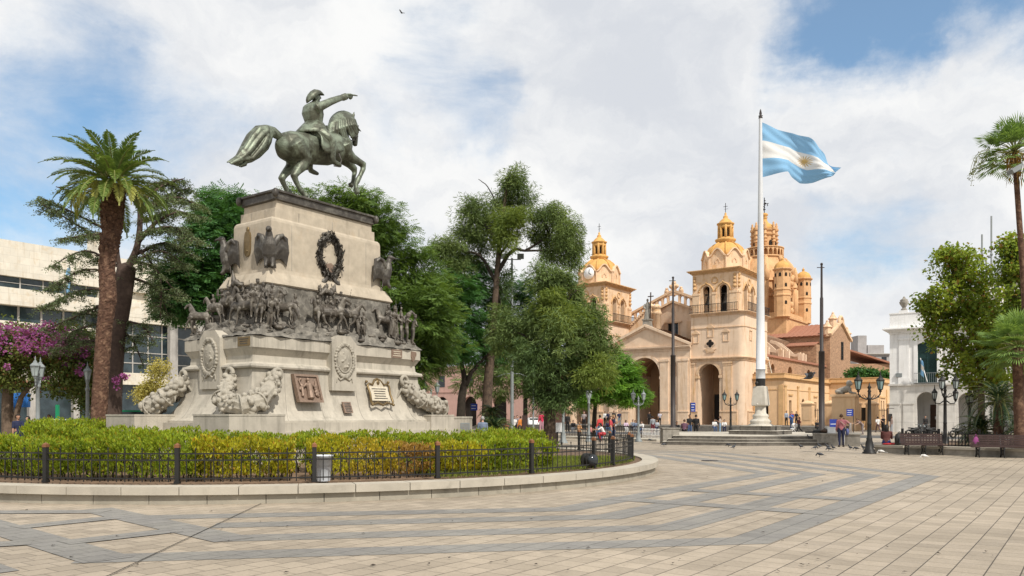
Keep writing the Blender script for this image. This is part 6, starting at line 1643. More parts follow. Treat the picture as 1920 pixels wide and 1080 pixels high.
for (p0, p1, p2, dens) in brs:
    a = Vector(W(*p0, Y)); dep = rg.uniform(-2.2, 2.2); m_ = Vector(W(*p1, Y + dep * .6)); e = Vector(W(*p2, Y + dep))
    limb(b, [a, m_, e], .09, .02, 6)
    for k in range(int(44 * dens)):
        t = .18 + .82 * rg.random(); c = a.lerp(m_, t * 2) if t < .5 else m_.lerp(e, t * 2 - 1)
        L = (.45 + .75 * rg.random()) * (1.1 - .35 * t); az = rg.uniform(0, 6.28); d = Vector((math.cos(az), math.sin(az) * .8, rg.normal() * .12 - .10))
        tip = c + d * L - Vector((0, 0, .16 * L)); b.tube([c, c.lerp(tip, .5) + Vector((0, 0, .04)), tip], [.018, .012, .005], 4)
        for q in range(int(44 * (.7 + .6 * rg.random()))):
            u = .1 + .95 * rg.random(); P.append(c.lerp(tip, u) + Vector(rg.normal(size=3)) * Vector((1, 1, .6)).length * .045 + Vector((0, 0, -.06 * rg.random()))); A.append(d * .7 + Vector(rg.normal(size=3)) * .6 + Vector((0, 0, .1)))
b.build('branches', bark_cedar, root)
P = np.array(P); link('crown', leaf_mesh('crown', P, np.array(A), np.array([0, 0, 1.]) + rg.normal(size=(len(P), 3)) * .6, .14, .045, .1), L_cedar, root)

# --- feathery trees
def jac(label, base_px, Y, trunk_px, r0, blobs_px, limbs_px, leafm, per, lpc, seed, l=.20, w=.062, cr=.85, nl=8, group='feathery leaved trees round the square'):
    bl = [blob(*q[:2], Y + (q[4] if len(q) > 4 else 0), q[2], q[3], None, (q[5] if len(q) > 5 else 1)) for q in blobs_px]
    me, C = feather_mesh(bl, per, lpc, cr, seed, l, w, nl=nl)
    lb = [([W(x, y, Y + d) for x, y, d in L], a, c) for L, a, c in limbs_px]
    return tree('feathery_tree', label, 'tree', far(base_px, Y), [W(x, y, Y) for x, y in trunk_px], r0, r0 * .6, None, me, leafm, bark_dark, lb, 40, group, C)
jac('broad feathery tree rising behind the rider on the monument', 640, 47, [(640, 720), (636, 640), (630, 580)], .42,
    [(600, 395, 75, 48, -1, .7), (560, 420, 70, 55, 2, .5), (690, 420, 62, 58, -1), (735, 480, 62, 62, 0), (775, 530, 62, 60, 1), (640, 480, 80, 80, 3, .6), (800, 590, 60, 62, -1), (740, 590, 70, 70, -2), (800, 650, 55, 55, 1), (670, 600, 90, 80, 2, .7), (770, 690, 40, 40, -1, .5), (655, 385, 50, 38, -2, .5)],
    [([(630, 580, 0), (660, 500, 0), (700, 430, 0)], .22, .06), ([(632, 600, 0), (690, 560, 1), (770, 540, 1)], .2, .05), ([(630, 580, 0), (600, 480, -1), (590, 400, 0)], .2, .05)], L_jac, 62, 34, 41)
jac('dark feathery tree between the cedar and the left side of the monument', 395, 44, [(395, 700), (400, 620), (410, 540)], .38,
    [(420, 420, 55, 40, 1, .8), (400, 470, 70, 52, 0), (345, 530, 52, 42, -1), (410, 530, 60, 50, 0), (340, 580, 40, 30, -2, .5), (430, 385, 45, 30, 2, .5), (395, 575, 40, 35, 1, .5), (330, 550, 36, 40, -1, .5)],
    [([(410, 540, 0), (370, 520, -1), (330, 540, -1)], .16, .05), ([(408, 560, 0), (420, 480, 0), (425, 410, 1)], .2, .05)], L_jacdk, 62, 34, 42)
jac('tall pale topped feathery tree far behind the left side of the monument', 400, 70, [(400, 640), (405, 480)], .35, [(405, 385, 28, 26, 0, .5), (385, 400, 22, 20, 1, .4), (440, 390, 24, 20, 0, .4)],
    [([(405, 480, 0), (400, 420, 0), (385, 380, 0)], .12, .03), ([(405, 480, 0), (420, 420, 0), (440, 385, 0)], .1, .03)], L_cas, 34, 16, 43, .3, .08, .9)
jac('shady feathery tree with a black forked trunk right of the monument', 862, 56, [(866, 745), (872, 715)], .36,
    [(870, 520, 58, 52, 2), (850, 580, 62, 62, 0), (900, 590, 60, 60, 3), (830, 650, 50, 40, -1, .6), (870, 650, 62, 40, 1), (820, 560, 40, 50, 1, .6), (935, 640, 40, 50, 3, .6), (965, 600, 45, 60, 5, .8), (985, 560, 40, 40, 6, .6)],
    [([(872, 720, 0), (864, 670, 0), (855, 600, 0)], .24, .08), ([(872, 722, 0), (890, 690, 0), (915, 665, 0)], .22, .07), ([(864, 670, 0), (880, 600, 1), (870, 520, 2)], .14, .04)], L_jacdk, 66, 30, 44)
jac('small light green feathery tree beside the double lamp before the cathedral porch', 1113, 63, [(1115, 775), (1117, 755)], .22,
    [(1150, 700, 40, 32, 0, .9), (1175, 730, 34, 26, -1, .7), (1130, 690, 42, 36, 1, .7), (1110, 725, 38, 28, 0, .6), (1190, 750, 22, 14, -1, .35), (1150, 740, 40, 20, 0, .5), (1165, 680, 30, 22, 1, .5), (1090, 745, 18, 16, 0, .3)],
    [([(1117, 755, 0), (1135, 735, 0), (1165, 725, -.5)], .12, .03), ([(1117, 757, 0), (1108, 735, 0), (1095, 725, 0)], .1, .03), ([(1117, 757, 0), (1140, 750, 0), (1155, 735, 0)], .09, .03)], L_jaclt, 52, 24, 45, .24, .075, .8)
jac('hazy green feathery tree filling the gap behind the two casuarinas', 985, 92, [(985, 740), (985, 690)], .3,
    [(950, 710, 50, 40, 0), (1000, 690, 50, 50, 0), (1030, 730, 40, 30, 0, .6), (890, 715, 40, 30, 3, .6), (960, 640, 40, 40, 0, .6)], [([(985, 690, 0), (960, 660, 0)], .15, .04)], L_cas, 40, 20, 46, .34, .12, 1.3)

# --- casuarinas
def cas(label, base_px, Y, trunk_px, r0, r1, blobs_px, limbs_px, per, lpc, seed, mats_, l=.30, w=.042, cr=.66):
    root = thing('casuarina_tree', label, 'tree', group='casuarina trees by the cathedral'); Cs = []
    for nm, m, sel in mats_:
        bl = [blob(q[0], q[1], Y + q[4], q[2] * 1.16, q[3] * 1.16, None, q[5]) for q in blobs_px if q[6] == sel]
        me, C = crown_mesh(bl, per, lpc, cr, seed + sel, l, w, droop=.45, up=.3, flat=.85, inner=.2, spread=.5)
        link(nm, me, m, root); Cs.append(C)
    C = np.concatenate(Cs); b = MB()
    limb(b, [far(base_px, Y), *[W(x, y, Y) for x, y in trunk_px]], r0, r1, 10); b.lathe([(r0 * 1.5, -.05), (r0 * 1.2, .25), (r0, .8)], far(base_px, Y), 12)
    b.build('trunk', bark_cas, root); b = MB()
    lb = [([W(x, y, Y + d) for x, y, d in L], a, c) for L, a, c in limbs_px]
    for L, a, c in lb: limb(b, L, a, c, 7, .03)
    tips = [Vector(p) for L, a, c in lb for p in L] + [Vector(W(*trunk_px[-1], Y))]
    for i in np.random.default_rng(seed).choice(len(C), min(90, len(C)), replace=False):
        p = Vector(C[i]); q = min(tips, key=lambda t: (t - p).length); limb(b, [q, (p + q) / 2 + Vector((0, 0, .15)), p], .05, .012, 5)
    b.build('limbs', bark_dark, root)
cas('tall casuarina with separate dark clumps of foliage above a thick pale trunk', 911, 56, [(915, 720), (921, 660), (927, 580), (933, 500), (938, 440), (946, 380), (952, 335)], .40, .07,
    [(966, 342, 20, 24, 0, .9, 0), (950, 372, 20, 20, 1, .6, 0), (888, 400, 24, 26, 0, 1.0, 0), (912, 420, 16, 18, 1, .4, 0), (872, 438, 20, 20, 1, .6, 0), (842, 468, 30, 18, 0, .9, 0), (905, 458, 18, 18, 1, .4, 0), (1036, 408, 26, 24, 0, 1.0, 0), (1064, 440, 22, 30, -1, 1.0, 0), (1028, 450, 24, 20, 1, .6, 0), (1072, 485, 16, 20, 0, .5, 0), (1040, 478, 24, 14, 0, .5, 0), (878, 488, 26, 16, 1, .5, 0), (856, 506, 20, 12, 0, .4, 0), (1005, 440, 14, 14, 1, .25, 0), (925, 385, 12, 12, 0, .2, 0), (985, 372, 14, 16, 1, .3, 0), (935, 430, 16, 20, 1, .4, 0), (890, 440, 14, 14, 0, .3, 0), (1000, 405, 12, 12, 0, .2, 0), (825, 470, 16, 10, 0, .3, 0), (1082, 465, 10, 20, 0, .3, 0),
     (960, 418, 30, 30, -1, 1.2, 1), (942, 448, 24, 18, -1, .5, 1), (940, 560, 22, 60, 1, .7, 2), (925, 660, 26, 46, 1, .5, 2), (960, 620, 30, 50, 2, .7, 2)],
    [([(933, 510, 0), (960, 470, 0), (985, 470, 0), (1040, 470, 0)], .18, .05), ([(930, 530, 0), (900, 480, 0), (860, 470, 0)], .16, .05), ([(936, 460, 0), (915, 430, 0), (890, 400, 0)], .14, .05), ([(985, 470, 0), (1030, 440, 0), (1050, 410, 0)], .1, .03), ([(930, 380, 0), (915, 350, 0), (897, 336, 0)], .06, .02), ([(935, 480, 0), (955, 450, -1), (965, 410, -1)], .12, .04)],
    46, 100, 51, [('crown', L_cas, 0), ('yellow_crown', L_caslit, 1), ('lower_crown', L_casshade, 2)])
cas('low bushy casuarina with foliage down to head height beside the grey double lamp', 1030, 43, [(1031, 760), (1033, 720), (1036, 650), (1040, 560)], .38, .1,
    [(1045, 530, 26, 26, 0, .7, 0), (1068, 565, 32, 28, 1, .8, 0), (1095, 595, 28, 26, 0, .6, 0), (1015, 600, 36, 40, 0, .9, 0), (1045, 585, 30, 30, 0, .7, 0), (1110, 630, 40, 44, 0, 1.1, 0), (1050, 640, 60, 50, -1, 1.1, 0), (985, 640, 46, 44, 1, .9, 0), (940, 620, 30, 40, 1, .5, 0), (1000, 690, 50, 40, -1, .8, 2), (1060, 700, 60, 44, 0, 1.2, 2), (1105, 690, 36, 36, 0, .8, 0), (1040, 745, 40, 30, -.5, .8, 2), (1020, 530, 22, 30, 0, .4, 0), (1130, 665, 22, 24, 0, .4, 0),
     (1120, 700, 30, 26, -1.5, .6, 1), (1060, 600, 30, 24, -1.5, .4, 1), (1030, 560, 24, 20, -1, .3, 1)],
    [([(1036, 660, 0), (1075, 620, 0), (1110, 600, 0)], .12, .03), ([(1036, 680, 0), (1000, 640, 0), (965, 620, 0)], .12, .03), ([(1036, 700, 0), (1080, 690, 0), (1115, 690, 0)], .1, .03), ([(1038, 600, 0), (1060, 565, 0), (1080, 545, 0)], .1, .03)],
    50, 96, 61, [('crown', L_cas, 0), ('yellow_crown', L_caslit, 1), ('lower_crown', L_casshade, 2)], .28, .045, .55)

# --- plane trees on the right
def plane(label, base_px, Y, trunk_px, blobs_px, limbs_px, per, lpc, seed):
    bl = [blob(q[0], q[1], Y + q[4], q[2], q[3], None, q[5]) for q in blobs_px]
    me, C = crown_mesh(bl, per, lpc, .55, seed, .17, .15, droop=.15, up=.5, flat=.8, inner=.15, spread=.8)
    lb = [([W(x, y, Y + d) for x, y, d in L], a, c) for L, a, c in limbs_px]
    return tree('plane_tree', label, 'tree', far(base_px, Y), [W(x, y, Y) for x, y in trunk_px], .2, .12, None, me, L_plane, bark_pl, lb, 80, 'plane trees by the white building', C)
plane('leafy plane tree turning yellow in front of the white building', 1840, 44, [(1840, 740), (1838, 690), (1836, 640)],
      [(1800, 495, 42, 38, 0, .9), (1830, 530, 50, 40, 0, .9), (1765, 565, 40, 32, 0, .8), (1820, 590, 60, 44, 0, 1.1), (1870, 590, 44, 44, 1, .9), (1785, 620, 50, 36, 0, .9), (1840, 650, 56, 44, 0, 1.0), (1810, 690, 42, 30, 0, .6), (1880, 650, 40, 50, 1, .7), (1850, 710, 44, 28, 0, .6), (1785, 475, 22, 20, 0, .3), (1740, 575, 20, 20, 0, .25)],
      [([(1836, 660, 0), (1810, 600, 0), (1795, 520, 0)], .1, .03), ([(1836, 660, 0), (1850, 590, 0), (1840, 530, 0)], .1, .03), ([(1837, 680, 0), (1790, 640, 0), (1755, 570, 0)], .09, .02), ([(1838, 690, 0), (1870, 640, 0), (1890, 590, 0)], .08, .02)], 38, 60, 71)
plane('russet tinged plane tree at the right edge below the tall palm', 1925, 41, [(1925, 720), (1922, 620)],
      [(1905, 465, 28, 28, 0, .7), (1930, 500, 50, 36, 0, .8), (1895, 510, 24, 20, 0, .4), (1915, 560, 44, 40, 0, .7), (1905, 610, 44, 40, 0, .7), (1950, 580, 50, 60, 0, .8), (1930, 660, 46, 40, 0, .6)],
      [([(1922, 640, 0), (1915, 560, 0), (1903, 470, 0)], .09, .02), ([(1922, 640, 0), (1940, 560, 0), (1950, 500, 0)], .09, .02)], 44, 56, 72)

# --- fan palms
def fan_palm(label, base, crown, r0, r1, nleaf, LR, seed, dead=0, lean=(0, 0)):
    root = thing('fan_palm', label, 'palm tree', group='fan palms at the right edge'); rg = np.random.default_rng(seed)
    b = MB(); limb(b, [base, Vector(base).lerp(Vector(crown), .5) + Vector((lean[0], lean[1], 0)), crown], r0, r1, 12, .008); b.build('trunk', bark_palm, root)  # dark bark, with the shade on the trunk put into its colour
    P = []; A = []; Nn = []; S_ = []; sb = MB()
    for i in range(nleaf):
        az = 2.39996 * i; e = 1.4 - 2.1 * (i / nleaf) + rg.normal() * .1; d = Vector((math.cos(az) * math.cos(e), math.sin(az) * math.cos(e), math.sin(e)))
        pl = LR * rg.uniform(.8, 1.1); c0 = Vector(crown) + Vector((0, 0, .1)); h = c0 + d * pl - Vector((0, 0, .12 * pl)); sb.tube([c0, c0.lerp(h, .5) + Vector((0, 0, .06)), h], [.028, .02, .015], 5)
        side = d.cross(Vector((0, 0, 1))); side = side.normalized() if side.length > .1 else Vector((1, 0, 0)); up = side.cross(d)
        ns = 30
        for k in range(ns):
            t = (k / (ns - 1) - .5) * 2 * 1.75; L = LR * (.95 - .12 * abs(t)) * rg.uniform(.9, 1.05)
            v = (d * math.cos(t) + side * math.sin(t) + up * (.12 * abs(math.sin(3 * t)) - .1)).normalized(); dr = Vector((0, 0, -1)) * L * .16
            m1 = h + v * L * .5; P += [h + v * L * .27, m1 + v * L * .22 + dr * .6]; A += [v, (v * L * .45 + dr).normalized()]; Nn += [up + Vector(rg.normal(size=3)) * .2] * 2; S_ += [L * .56, L * .52]
    link('crown', leaf_mesh('crown', np.array(P), np.array(A), np.array(Nn), np.array(S_), .055 * LR, .15), L_fan, root)
    if dead:
        n = dead; P = np.array([[crown[0] + rg.normal() * .2, crown[1] + rg.normal() * .2, crown[2] - .1 - abs(rg.normal()) * .5] for _ in range(n)])
        link('dry_fibres', leaf_mesh('dry', P, np.array([0, 0, -1.]) + rg.normal(size=(n, 3)) * .35, unit(n), .6, .05, .1), L_hedgeb, root)
        for k in range(6):
            a = math.pi + (k - 2.5) * .35; p0 = Vector(crown); p1 = p0 + Vector((math.cos(a) * 1.6, math.sin(a) * .6, .1)); p2 = p1 + Vector((math.cos(a) * .5, 0, -.7 - .3 * k % 1)); limb(sb, [p0, p1, p2], .02, .008, 4)
            for q in range(30): sb.ball(p1.lerp(p2, random.random()) + Vector((random.gauss(0, .06), random.gauss(0, .06), -.1 * random.random())), .025, 4, 3)
    sb.build('leaf_stalks', rachis, root)
fan_palm('tall slender fan palm with hanging dry seed stalks at the upper right edge', far(1930, 37), W(1902, 288, 37), .15, .11, 40, 1.05, 81, 160, (.12, 0))
fan_palm('low fan palm with bright green fans in front of the plane trees', far(1912, 34), W(1908, 655, 34), .2, .2, 44, 1.0, 82)

# --- cycads
def cycad(label, px, Y, z0, L, n, seed, stem=.5, group='dark cycads'):
    root = thing('cycad', label, 'plant', far(px, Y), group=group); rg = np.random.default_rng(seed)
    P, A, Nn, S_, sb = palm_fronds(Vector((0, 0, z0)), n, L, rg, (-.25, 1.35), .2, 34, .26, .03, .4, .022, .12, 1.25)
    link('fronds', leaf_mesh('f', P, A, Nn, S_, .032, .15), L_cyc, root); sb.build('frond_stems', rachis, root)
    b = MB(); b.lathe([(.24, 0), (.22, .2), (.2, z0), (.12, z0 + .12)], n=12); b.build('stem', bark_palm, root)
cycad('large dark cycad behind the right bench below the low fan palm', 1872, 37, 2.3, 1.9, 60, 91)
cycad('dark cycad mound filling the corner behind the fence at the far right', 1840, 38.5, .9, 1.5, 50, 92)
cycad('dark spreading cycad at the right frame edge behind the bench', 1925, 36, 1.0, 1.5, 46, 93)
cycad('cycad with stiff dark fronds beside the man in blue plaid', 928, 41, .9, 1.25, 52, 94)
cycad('small cycad raised on a stem behind the other by the thick casuarina trunk', 922, 46, 1.7, .95, 36, 95)

# --- bougainvillea on the left, shrubs
Y = 42
root = thing('bougainvillea', 'large bougainvillea bush with magenta blossom over green leaves at left', 'flowering tree')
bl = [blob(*q) for q in ((40, 690, Y, 60, 50), (110, 690, Y, 60, 55), (0, 660, Y, 50, 50), (150, 680, Y + 1, 34, 60), (60, 650, Y, 60, 36), (120, 650, Y, 50, 36), (-50, 690, Y, 60, 60), (165, 730, Y, 20, 40))]
me, C = crown_mesh(bl, 90, 60, .6, 101, .15, .10, .3, .5, .8, .45, .8)
link('foliage', me, L_boug, root)
b = MB(); limb(b, [far(16, Y), W(14, 750, Y), W(20, 710, Y)], .34, .22, 9); limb(b, [far(24, Y), W(40, 745, Y), W(90, 700, Y)], .2, .08, 7); b.build('trunk', bark_pl, root)
bl = [blob(*q) for q in ((20, 636, Y - 1, 70, 24), (90, 640, Y - 1, 56, 24), (138, 652, Y - .5, 26, 20, None, .5), (-40, 640, Y - 1, 50, 30))]
me, C = crown_mesh(bl, 70, 34, .42, 102, .13, .11, .1, .5, .8, .6, .9); link('blossom', me, L_bract, root)
bl = [blob(*q) for q in ((150, 690, Y - 1.3, 16, 16), (60, 690, Y - 1.6, 60, 30), (217, 715, Y - 4, 3, 22), (230, 706, Y - 4, 7, 3))]
me, C = crown_mesh(bl, 5, 18, .18, 103, .12, .10, .1, .5, .8, .4, .9); link('low_blossom', me, L_bract, root)
Y = 60; me, C = crown_mesh([blob(285, 728, Y, 24, 22), blob(300, 700, Y, 18, 22), blob(270, 740, Y, 16, 20)], 40, 34, .55, 111, .16, .09, .2, .4, .8, .3, .8)
tree('yellow_shrub', 'thin yellowish shrub before the dark office windows left of the monument', 'shrub', far(288, Y), [W(286, 755, Y), W(286, 735, Y)], .08, .04, None, me, L_shrub, bark_pl, [([W(286, 740, Y), W(305, 700, Y), W(310, 690, Y)], .03, .01)], 24, None, C)
Y = 131; me, C = crown_mesh([blob(1600, 702, Y, 14, 10), blob(1618, 700, Y, 16, 12), blob(1636, 703, Y, 14, 9), blob(1655, 705, Y, 12, 8)], 40, 26, .8, 112, .34, .26, .1, .5, .8, .2, .8)
root = thing('roof_garden_shrub', 'green shrubs growing over the parapet of the low cathedral wing', 'shrub'); link('foliage', me, L_jacdk, root)
b = MB(); limb(b, [W(1596, 712, Y), W(1612, 705, Y), W(1626, 708, Y), W(1652, 706, Y)], .1, .05); b.build('stems', bark_dark, root)
# ------------------------------------------------------------------ street furniture
def lantern_parts(root, x, y, z, s, m, gm):
    """hexagonal tapered lantern hanging its foot at (x,y,z)"""
    b = MB(); b.lathe([(.035, 0), (.07, .03), (.05, .07), (.09, .10), (.10, .13)], (x, y, z), 10)
    r0, r1, h = .10 * s, .175 * s, .40 * s
    for k in range(6):
        a = k * R(60); b.bar((x + r0 * math.cos(a), y + r0 * math.sin(a), z + .12), (x + r1 * math.cos(a), y + r1 * math.sin(a), z + .12 + h), .022)
        a2 = a + R(60); b.bar((x + r1 * math.cos(a), y + r1 * math.sin(a), z + .12 + h), (x + r1 * math.cos(a2), y + r1 * math.sin(a2), z + .12 + h), .03)
    fr = b.build('lantern', m, root)
    b = MB(); b.lathe([(r0 * .93, .125), (r1 * .93, .115 + h)], (x, y, z), 6, False); b.build('glass', gm, fr)
    b = MB(); zt = .12 + h; b.lathe([(r1 * 1.14, zt), (r1 * 1.16, zt + .025), (r1 * .62, zt + .13), (r1 * .45, zt + .15), (r1 * .40, zt + .2), (r1 * .15, zt + .24), (.03, zt + .28), (.012, zt + .42), (.0, zt + .43)], (x, y, z), 6, False, 0); b.build('lantern_cap', m, fr)

def lamp(label, loc, m, gm, arms, rz=0.0, H=2.62, low=(), group='cast iron street lamps'):
    root = thing('street_lamp', label, 'street lamp', loc, rz, group)
    b = MB(); b.lathe([(.30, 0), (.30, .06), (.24, .10), (.25, .16), (.18, .22), (.16, .5), (.12, .62), (.13, .68), (.095, .74), (.085, 1.3), (.10, 1.33), (.085, 1.37), (.075, H - .2), (.11, H - .16), (.11, H - .10), (.07, H - .06), (.06, H + .15), (.09, H + .2), (.05, H + .26), (.06, H + .32), (.09, H + .38), (.04, H + .45), (.02, H + .55), (.0, H + .6)], n=14); b.build('pole', m, root)
    for (x, y) in arms:
        d = Vector((x, y, 0)); b = MB(); b.tube([Vector((0, 0, H - .12)), d * .3 + Vector((0, 0, H - .16)), d * .7 + Vector((0, 0, H - .08)), d * .98 + Vector((0, 0, H + .06)), d + Vector((0, 0, H + .18))], [.035, .032, .03, .028, .03], 7)
        b.tube([d * .25 + Vector((0, 0, H - .1)), d * .45 + Vector((0, 0, H + .04)), d * .62 + Vector((0, 0, H + .02)), d * .55 + Vector((0, 0, H - .05))], .016, 6); b.ball(d * .86 + Vector((0, 0, H - .06)), .035, 7, 5)
        b.build('arm', m, root); lantern_parts(root, x, y, H + .16, 1.0, m, gm)
    for (x, y) in low:
        d = Vector((x, y, 0)); b = MB(); b.tube([Vector((0, 0, H - .3)), d * .5 + Vector((0, 0, H - .5)), d * .9 + Vector((0, 0, H - .48)), d + Vector((0, 0, H - .36))], [.035, .03, .028, .03], 7); b.build('arm', m, root); lantern_parts(root, x, y, H - .38, .82, m, gm)
    return root
D1 = lamp('dark iron double lamp standing at the left end of the bench wall by the pigeons', at(1630, 850.5), iron, lampglass_t, [(-.50, 0), (.50, 0)])
again(D1, 'dark iron double lamp behind the steps left of the flagpole', far(1370, 67), R(0), 1.05)
G1 = lamp('grey double lamp just beyond the right end of the hedge', far(1056, 50), irongr, lampglass, [(-.42, 0), (.42, 0)], H=2.95)
again(G1, 'grey lamp seen edge on between the hedge end and the small light green tree', far(1104, 53), R(76), .9)
again(G1, 'grey double lamp in front of the cathedral porch beside the kerb', far(1197, 53), R(12), .86)
again(G1, 'grey lamp with clustered lanterns farther left of the palm trunk', far(71, 35.5), R(108), 1.07)
again(G1, 'grey lamp close to the left side of the palm trunk', far(164, 40), R(118), 1.08)
again(G1, 'grey double lamp half hidden by the fruit swag at the right of the monument', far(808, 54), R(18), 1.03)
F1 = lamp('dark five lantern lamp behind the fence before the white building', far(1772, 42), iron, lampglass, [(-.36, -.36), (.36, -.36), (.36, .36), (-.36, .36)] [:2], H=2.85, low=((-.55, .0), (.55, .0)))
again(F1, 'dark lamp mostly hidden by leaves left of the large cycad', far(1818, 45), R(70), .95)

# tall flagpole on its stone pedestal, flag
PY = 52.0; PX = (1426 - 960) / FPX * PY; PZ0 = .51
fp = thing('flagpole', 'tall white flagpole on a grey stone pedestal with stepped base', 'flagpole', (PX, PY, PZ0), GRID)
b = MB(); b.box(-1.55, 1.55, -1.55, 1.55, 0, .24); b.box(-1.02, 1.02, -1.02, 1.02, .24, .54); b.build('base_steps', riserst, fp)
b = MB(); b.box(-1.58, 1.58, -1.58, 1.58, .24, .26); b.box(-1.05, 1.05, -1.05, 1.05, .54, .56); b.build('base_tread', basestone, fp)
b = MB(); b.lathe([(.80, .54), (.80, .60), (.62, .72), (.70, .82), (.62, .93), (.46, 1.05), (.52, 1.16), (.50, 1.26), (.36, 1.36), (.33, 1.9)], n=28); b.build('turned_base', basestone, fp)
b = MB(); b.lathe([(.58, 1.84), (.64, 1.9), (.64, 2.0), (.58, 2.5), (.50, 3.04), (.46, 3.12), (.3, 3.14)], n=4, smooth=False, rot=R(45)); b.ball((0, -.62, 1.95), .06); b.build('pedestal_block', basestone, fp)
b = MB(); b.lathe([(.30, 3.12), (.30, 3.62)], n=20); b.ball((-.12, -.36, 3.30), (.12, .1, .14), 9, 7); b.build('dark_collar', iron, fp)
zT = zat(222, PY) - PZ0
b = MB(); b.lathe([(.30, 3.62), (.298, 4.15), (.315, 4.16), (.315, 4.22), (.295, 4.23), (.25, 8.0), (.20, 12.0), (.135, 17.0), (.10, zT)], n=20); b.build('pole', pole_w, fp)
b = MB(); b.lathe([(.317, 4.17), (.323, 4.19), (.317, 4.21)], n=20); b.build('band', pole_k, fp)
b = MB(); b.lathe([(.12, zT), (.14, zT + .05), (.08, zT + .1), (.15, zT + .16), (.06, zT + .2), (.09, zT + .3), (.04, zT + .55), (.0, zT + .62)], n=12); b.build('finial', pole_k, fp)

fm = bpy.data.materials.new('flag_cloth'); fm.use_nodes = True
g = G(fm.node_tree)
uv = g.new('ShaderNodeUVMap', uv_map='UVMap').outputs[0]; sp3 = g.new('ShaderNodeSeparateXYZ', {0: uv})
band = g.math('MULTIPLY', g.math('GREATER_THAN', sp3.outputs[1], 1 / 3), g.math('LESS_THAN', sp3.outputs[1], 2 / 3))
cb = g.mix(band, (.26, .50, .74), (.80, .79, .76))
dx = g.math('MULTIPLY', g.math('SUBTRACT', sp3.outputs[0], .5), 1.6); dy = g.math('SUBTRACT', sp3.outputs[1], .5)
rr_ = g.math('SQRT', g.math('ADD', g.math('MULTIPLY', dx, dx), g.math('MULTIPLY', dy, dy))); an = g.math('ARCTAN2', dy, dx)
rays = g.math('ADD', .085, g.math('MULTIPLY', g.math('SINE', g.math('MULTIPLY', an, 16.0)), .045))
sunm = g.math('LESS_THAN', rr_, rays)
cb = g.mix(sunm, cb, (.60, .40, .14))
weave = g.noise(g.scale(uv, (300, 300, 1)), 1.0, 2)
cb = g.mix(g.math('MULTIPLY', weave, .12), cb, (.3, .35, .4))
p_ = g.new('ShaderNodeBsdfPrincipled', {'Base Color': cb, 'Roughness': .7, 'Specular IOR Level': .1}); t_ = g.new('ShaderNodeBsdfTranslucent', {'Color': cb})
g.new('ShaderNodeOutputMaterial', {'Surface': g.new('ShaderNodeMixShader', {0: .35, 1: p_, 2: t_})})
def flag(name, label, loc, grid, m, parent=None):
    n = len(grid); k = len(grid[0]); me = bpy.data.meshes.new(name)
    me.from_pydata([tuple(p) for r in grid for p in r], [], [(i * k + j, i * k + j + 1, (i + 1) * k + j + 1, (i + 1) * k + j) for i in range(n - 1) for j in range(k - 1)])
    uvl = me.uv_layers.new(name='UVMap')
    for lp in me.loops: i, j = divmod(lp.vertex_index, k); uvl.data[lp.index].uv = (i / (n - 1), 1 - j / (k - 1))
    me.polygons.foreach_set('use_smooth', [True] * len(me.polygons)); me.materials.append(m)
    o = bpy.data.objects.new(name, me); COL.objects.link(o); o.location = loc
    if parent: o.parent = parent
    else: tag(o, label, 'flag')
    return o
# outline of the waving cloth: upper and lower edges as seen, in metres from the hoist top
s_ = PY / FPX; NU, NV = 72, 32
upx = [(0, 0), (30, 11), (60, 20), (84, 33), (104, 50), (120, 62), (134, 76), (146, 88)]
lox = [(2, 103), (24, 99), (46, 96), (58, 103), (74, 113), (96, 115), (120, 110), (131, 103)]
def along(L, u):
    f = u * (len(L) - 1); i = min(int(f), len(L) - 2); a, c = L[i], L[i + 1]; t = f - i; return a[0] + (c[0] - a[0]) * t, a[1] + (c[1] - a[1]) * t
grid = []
for i in range(NU + 1):
    u = i / NU; r = []
    for j in range(NV + 1):
        v = j / NV; (x0, z0), (x1, z1) = along(upx, u), along(lox, u)
        x = x0 + (x1 - x0) * v; z = z0 + (z1 - z0) * v
        ph = 9.5 * u - 3.6 * v
        dy = .62 * u ** .5 * math.sin(ph) + .16 * math.sin(2.3 * ph + 1.5) * u + .035 * math.sin(26 * v - 30 * u * (1 - v)) + .22 * math.sin(5 * v + 2 * u) * u
        r.append((x * s_, dy - .35 * u, -z * s_))
    grid.append(r)
flag('flag', 'light blue and white striped flag with a golden sun waving at the flagpole top', ((1427.5 - 960) / FPX * PY, PY, zat(229, PY)), grid, fm)

# raised platform with steps round the flagpole
pl = thing('stepped_platform', 'low stone platform of three worn steps under the flagpole', 'steps')
def plat(mb, pts, z0, z1, o):
    c = Vector((sum(p[0] for p in pts) / len(pts), sum(p[1] for p in pts) / len(pts), 0)); P = []
    for p in pts: d = Vector((p[0], p[1], 0)) - c; P.append(tuple((c + d * (1 + o / d.length))[:2]))
    mb.prism(P, z0, z1, 'z')
q0, q1, q2, q3 = far(1262, 48.0), far(1530, 46.8), far(1528, 59), far(1270, 60.5)
mid = far(1400, 46.4); 
base = [q0[:2], mid[:2], q1[:2], q2[:2], q3[:2]]
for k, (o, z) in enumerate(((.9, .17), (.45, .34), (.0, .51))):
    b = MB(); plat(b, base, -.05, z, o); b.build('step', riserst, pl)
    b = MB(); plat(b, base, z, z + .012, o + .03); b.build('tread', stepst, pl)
b = MB(); x, y, _ = far(1257, 49.6); b.box(x - .55, x + .45, y - .5, y + .5, 0, .92); b.box(x - .6, x + .5, y - .55, y + .55, .92, .98); tag(b.build('end_block', plinthst), 'square grey stone block under the dark pole at the left end of the platform', 'stone block')
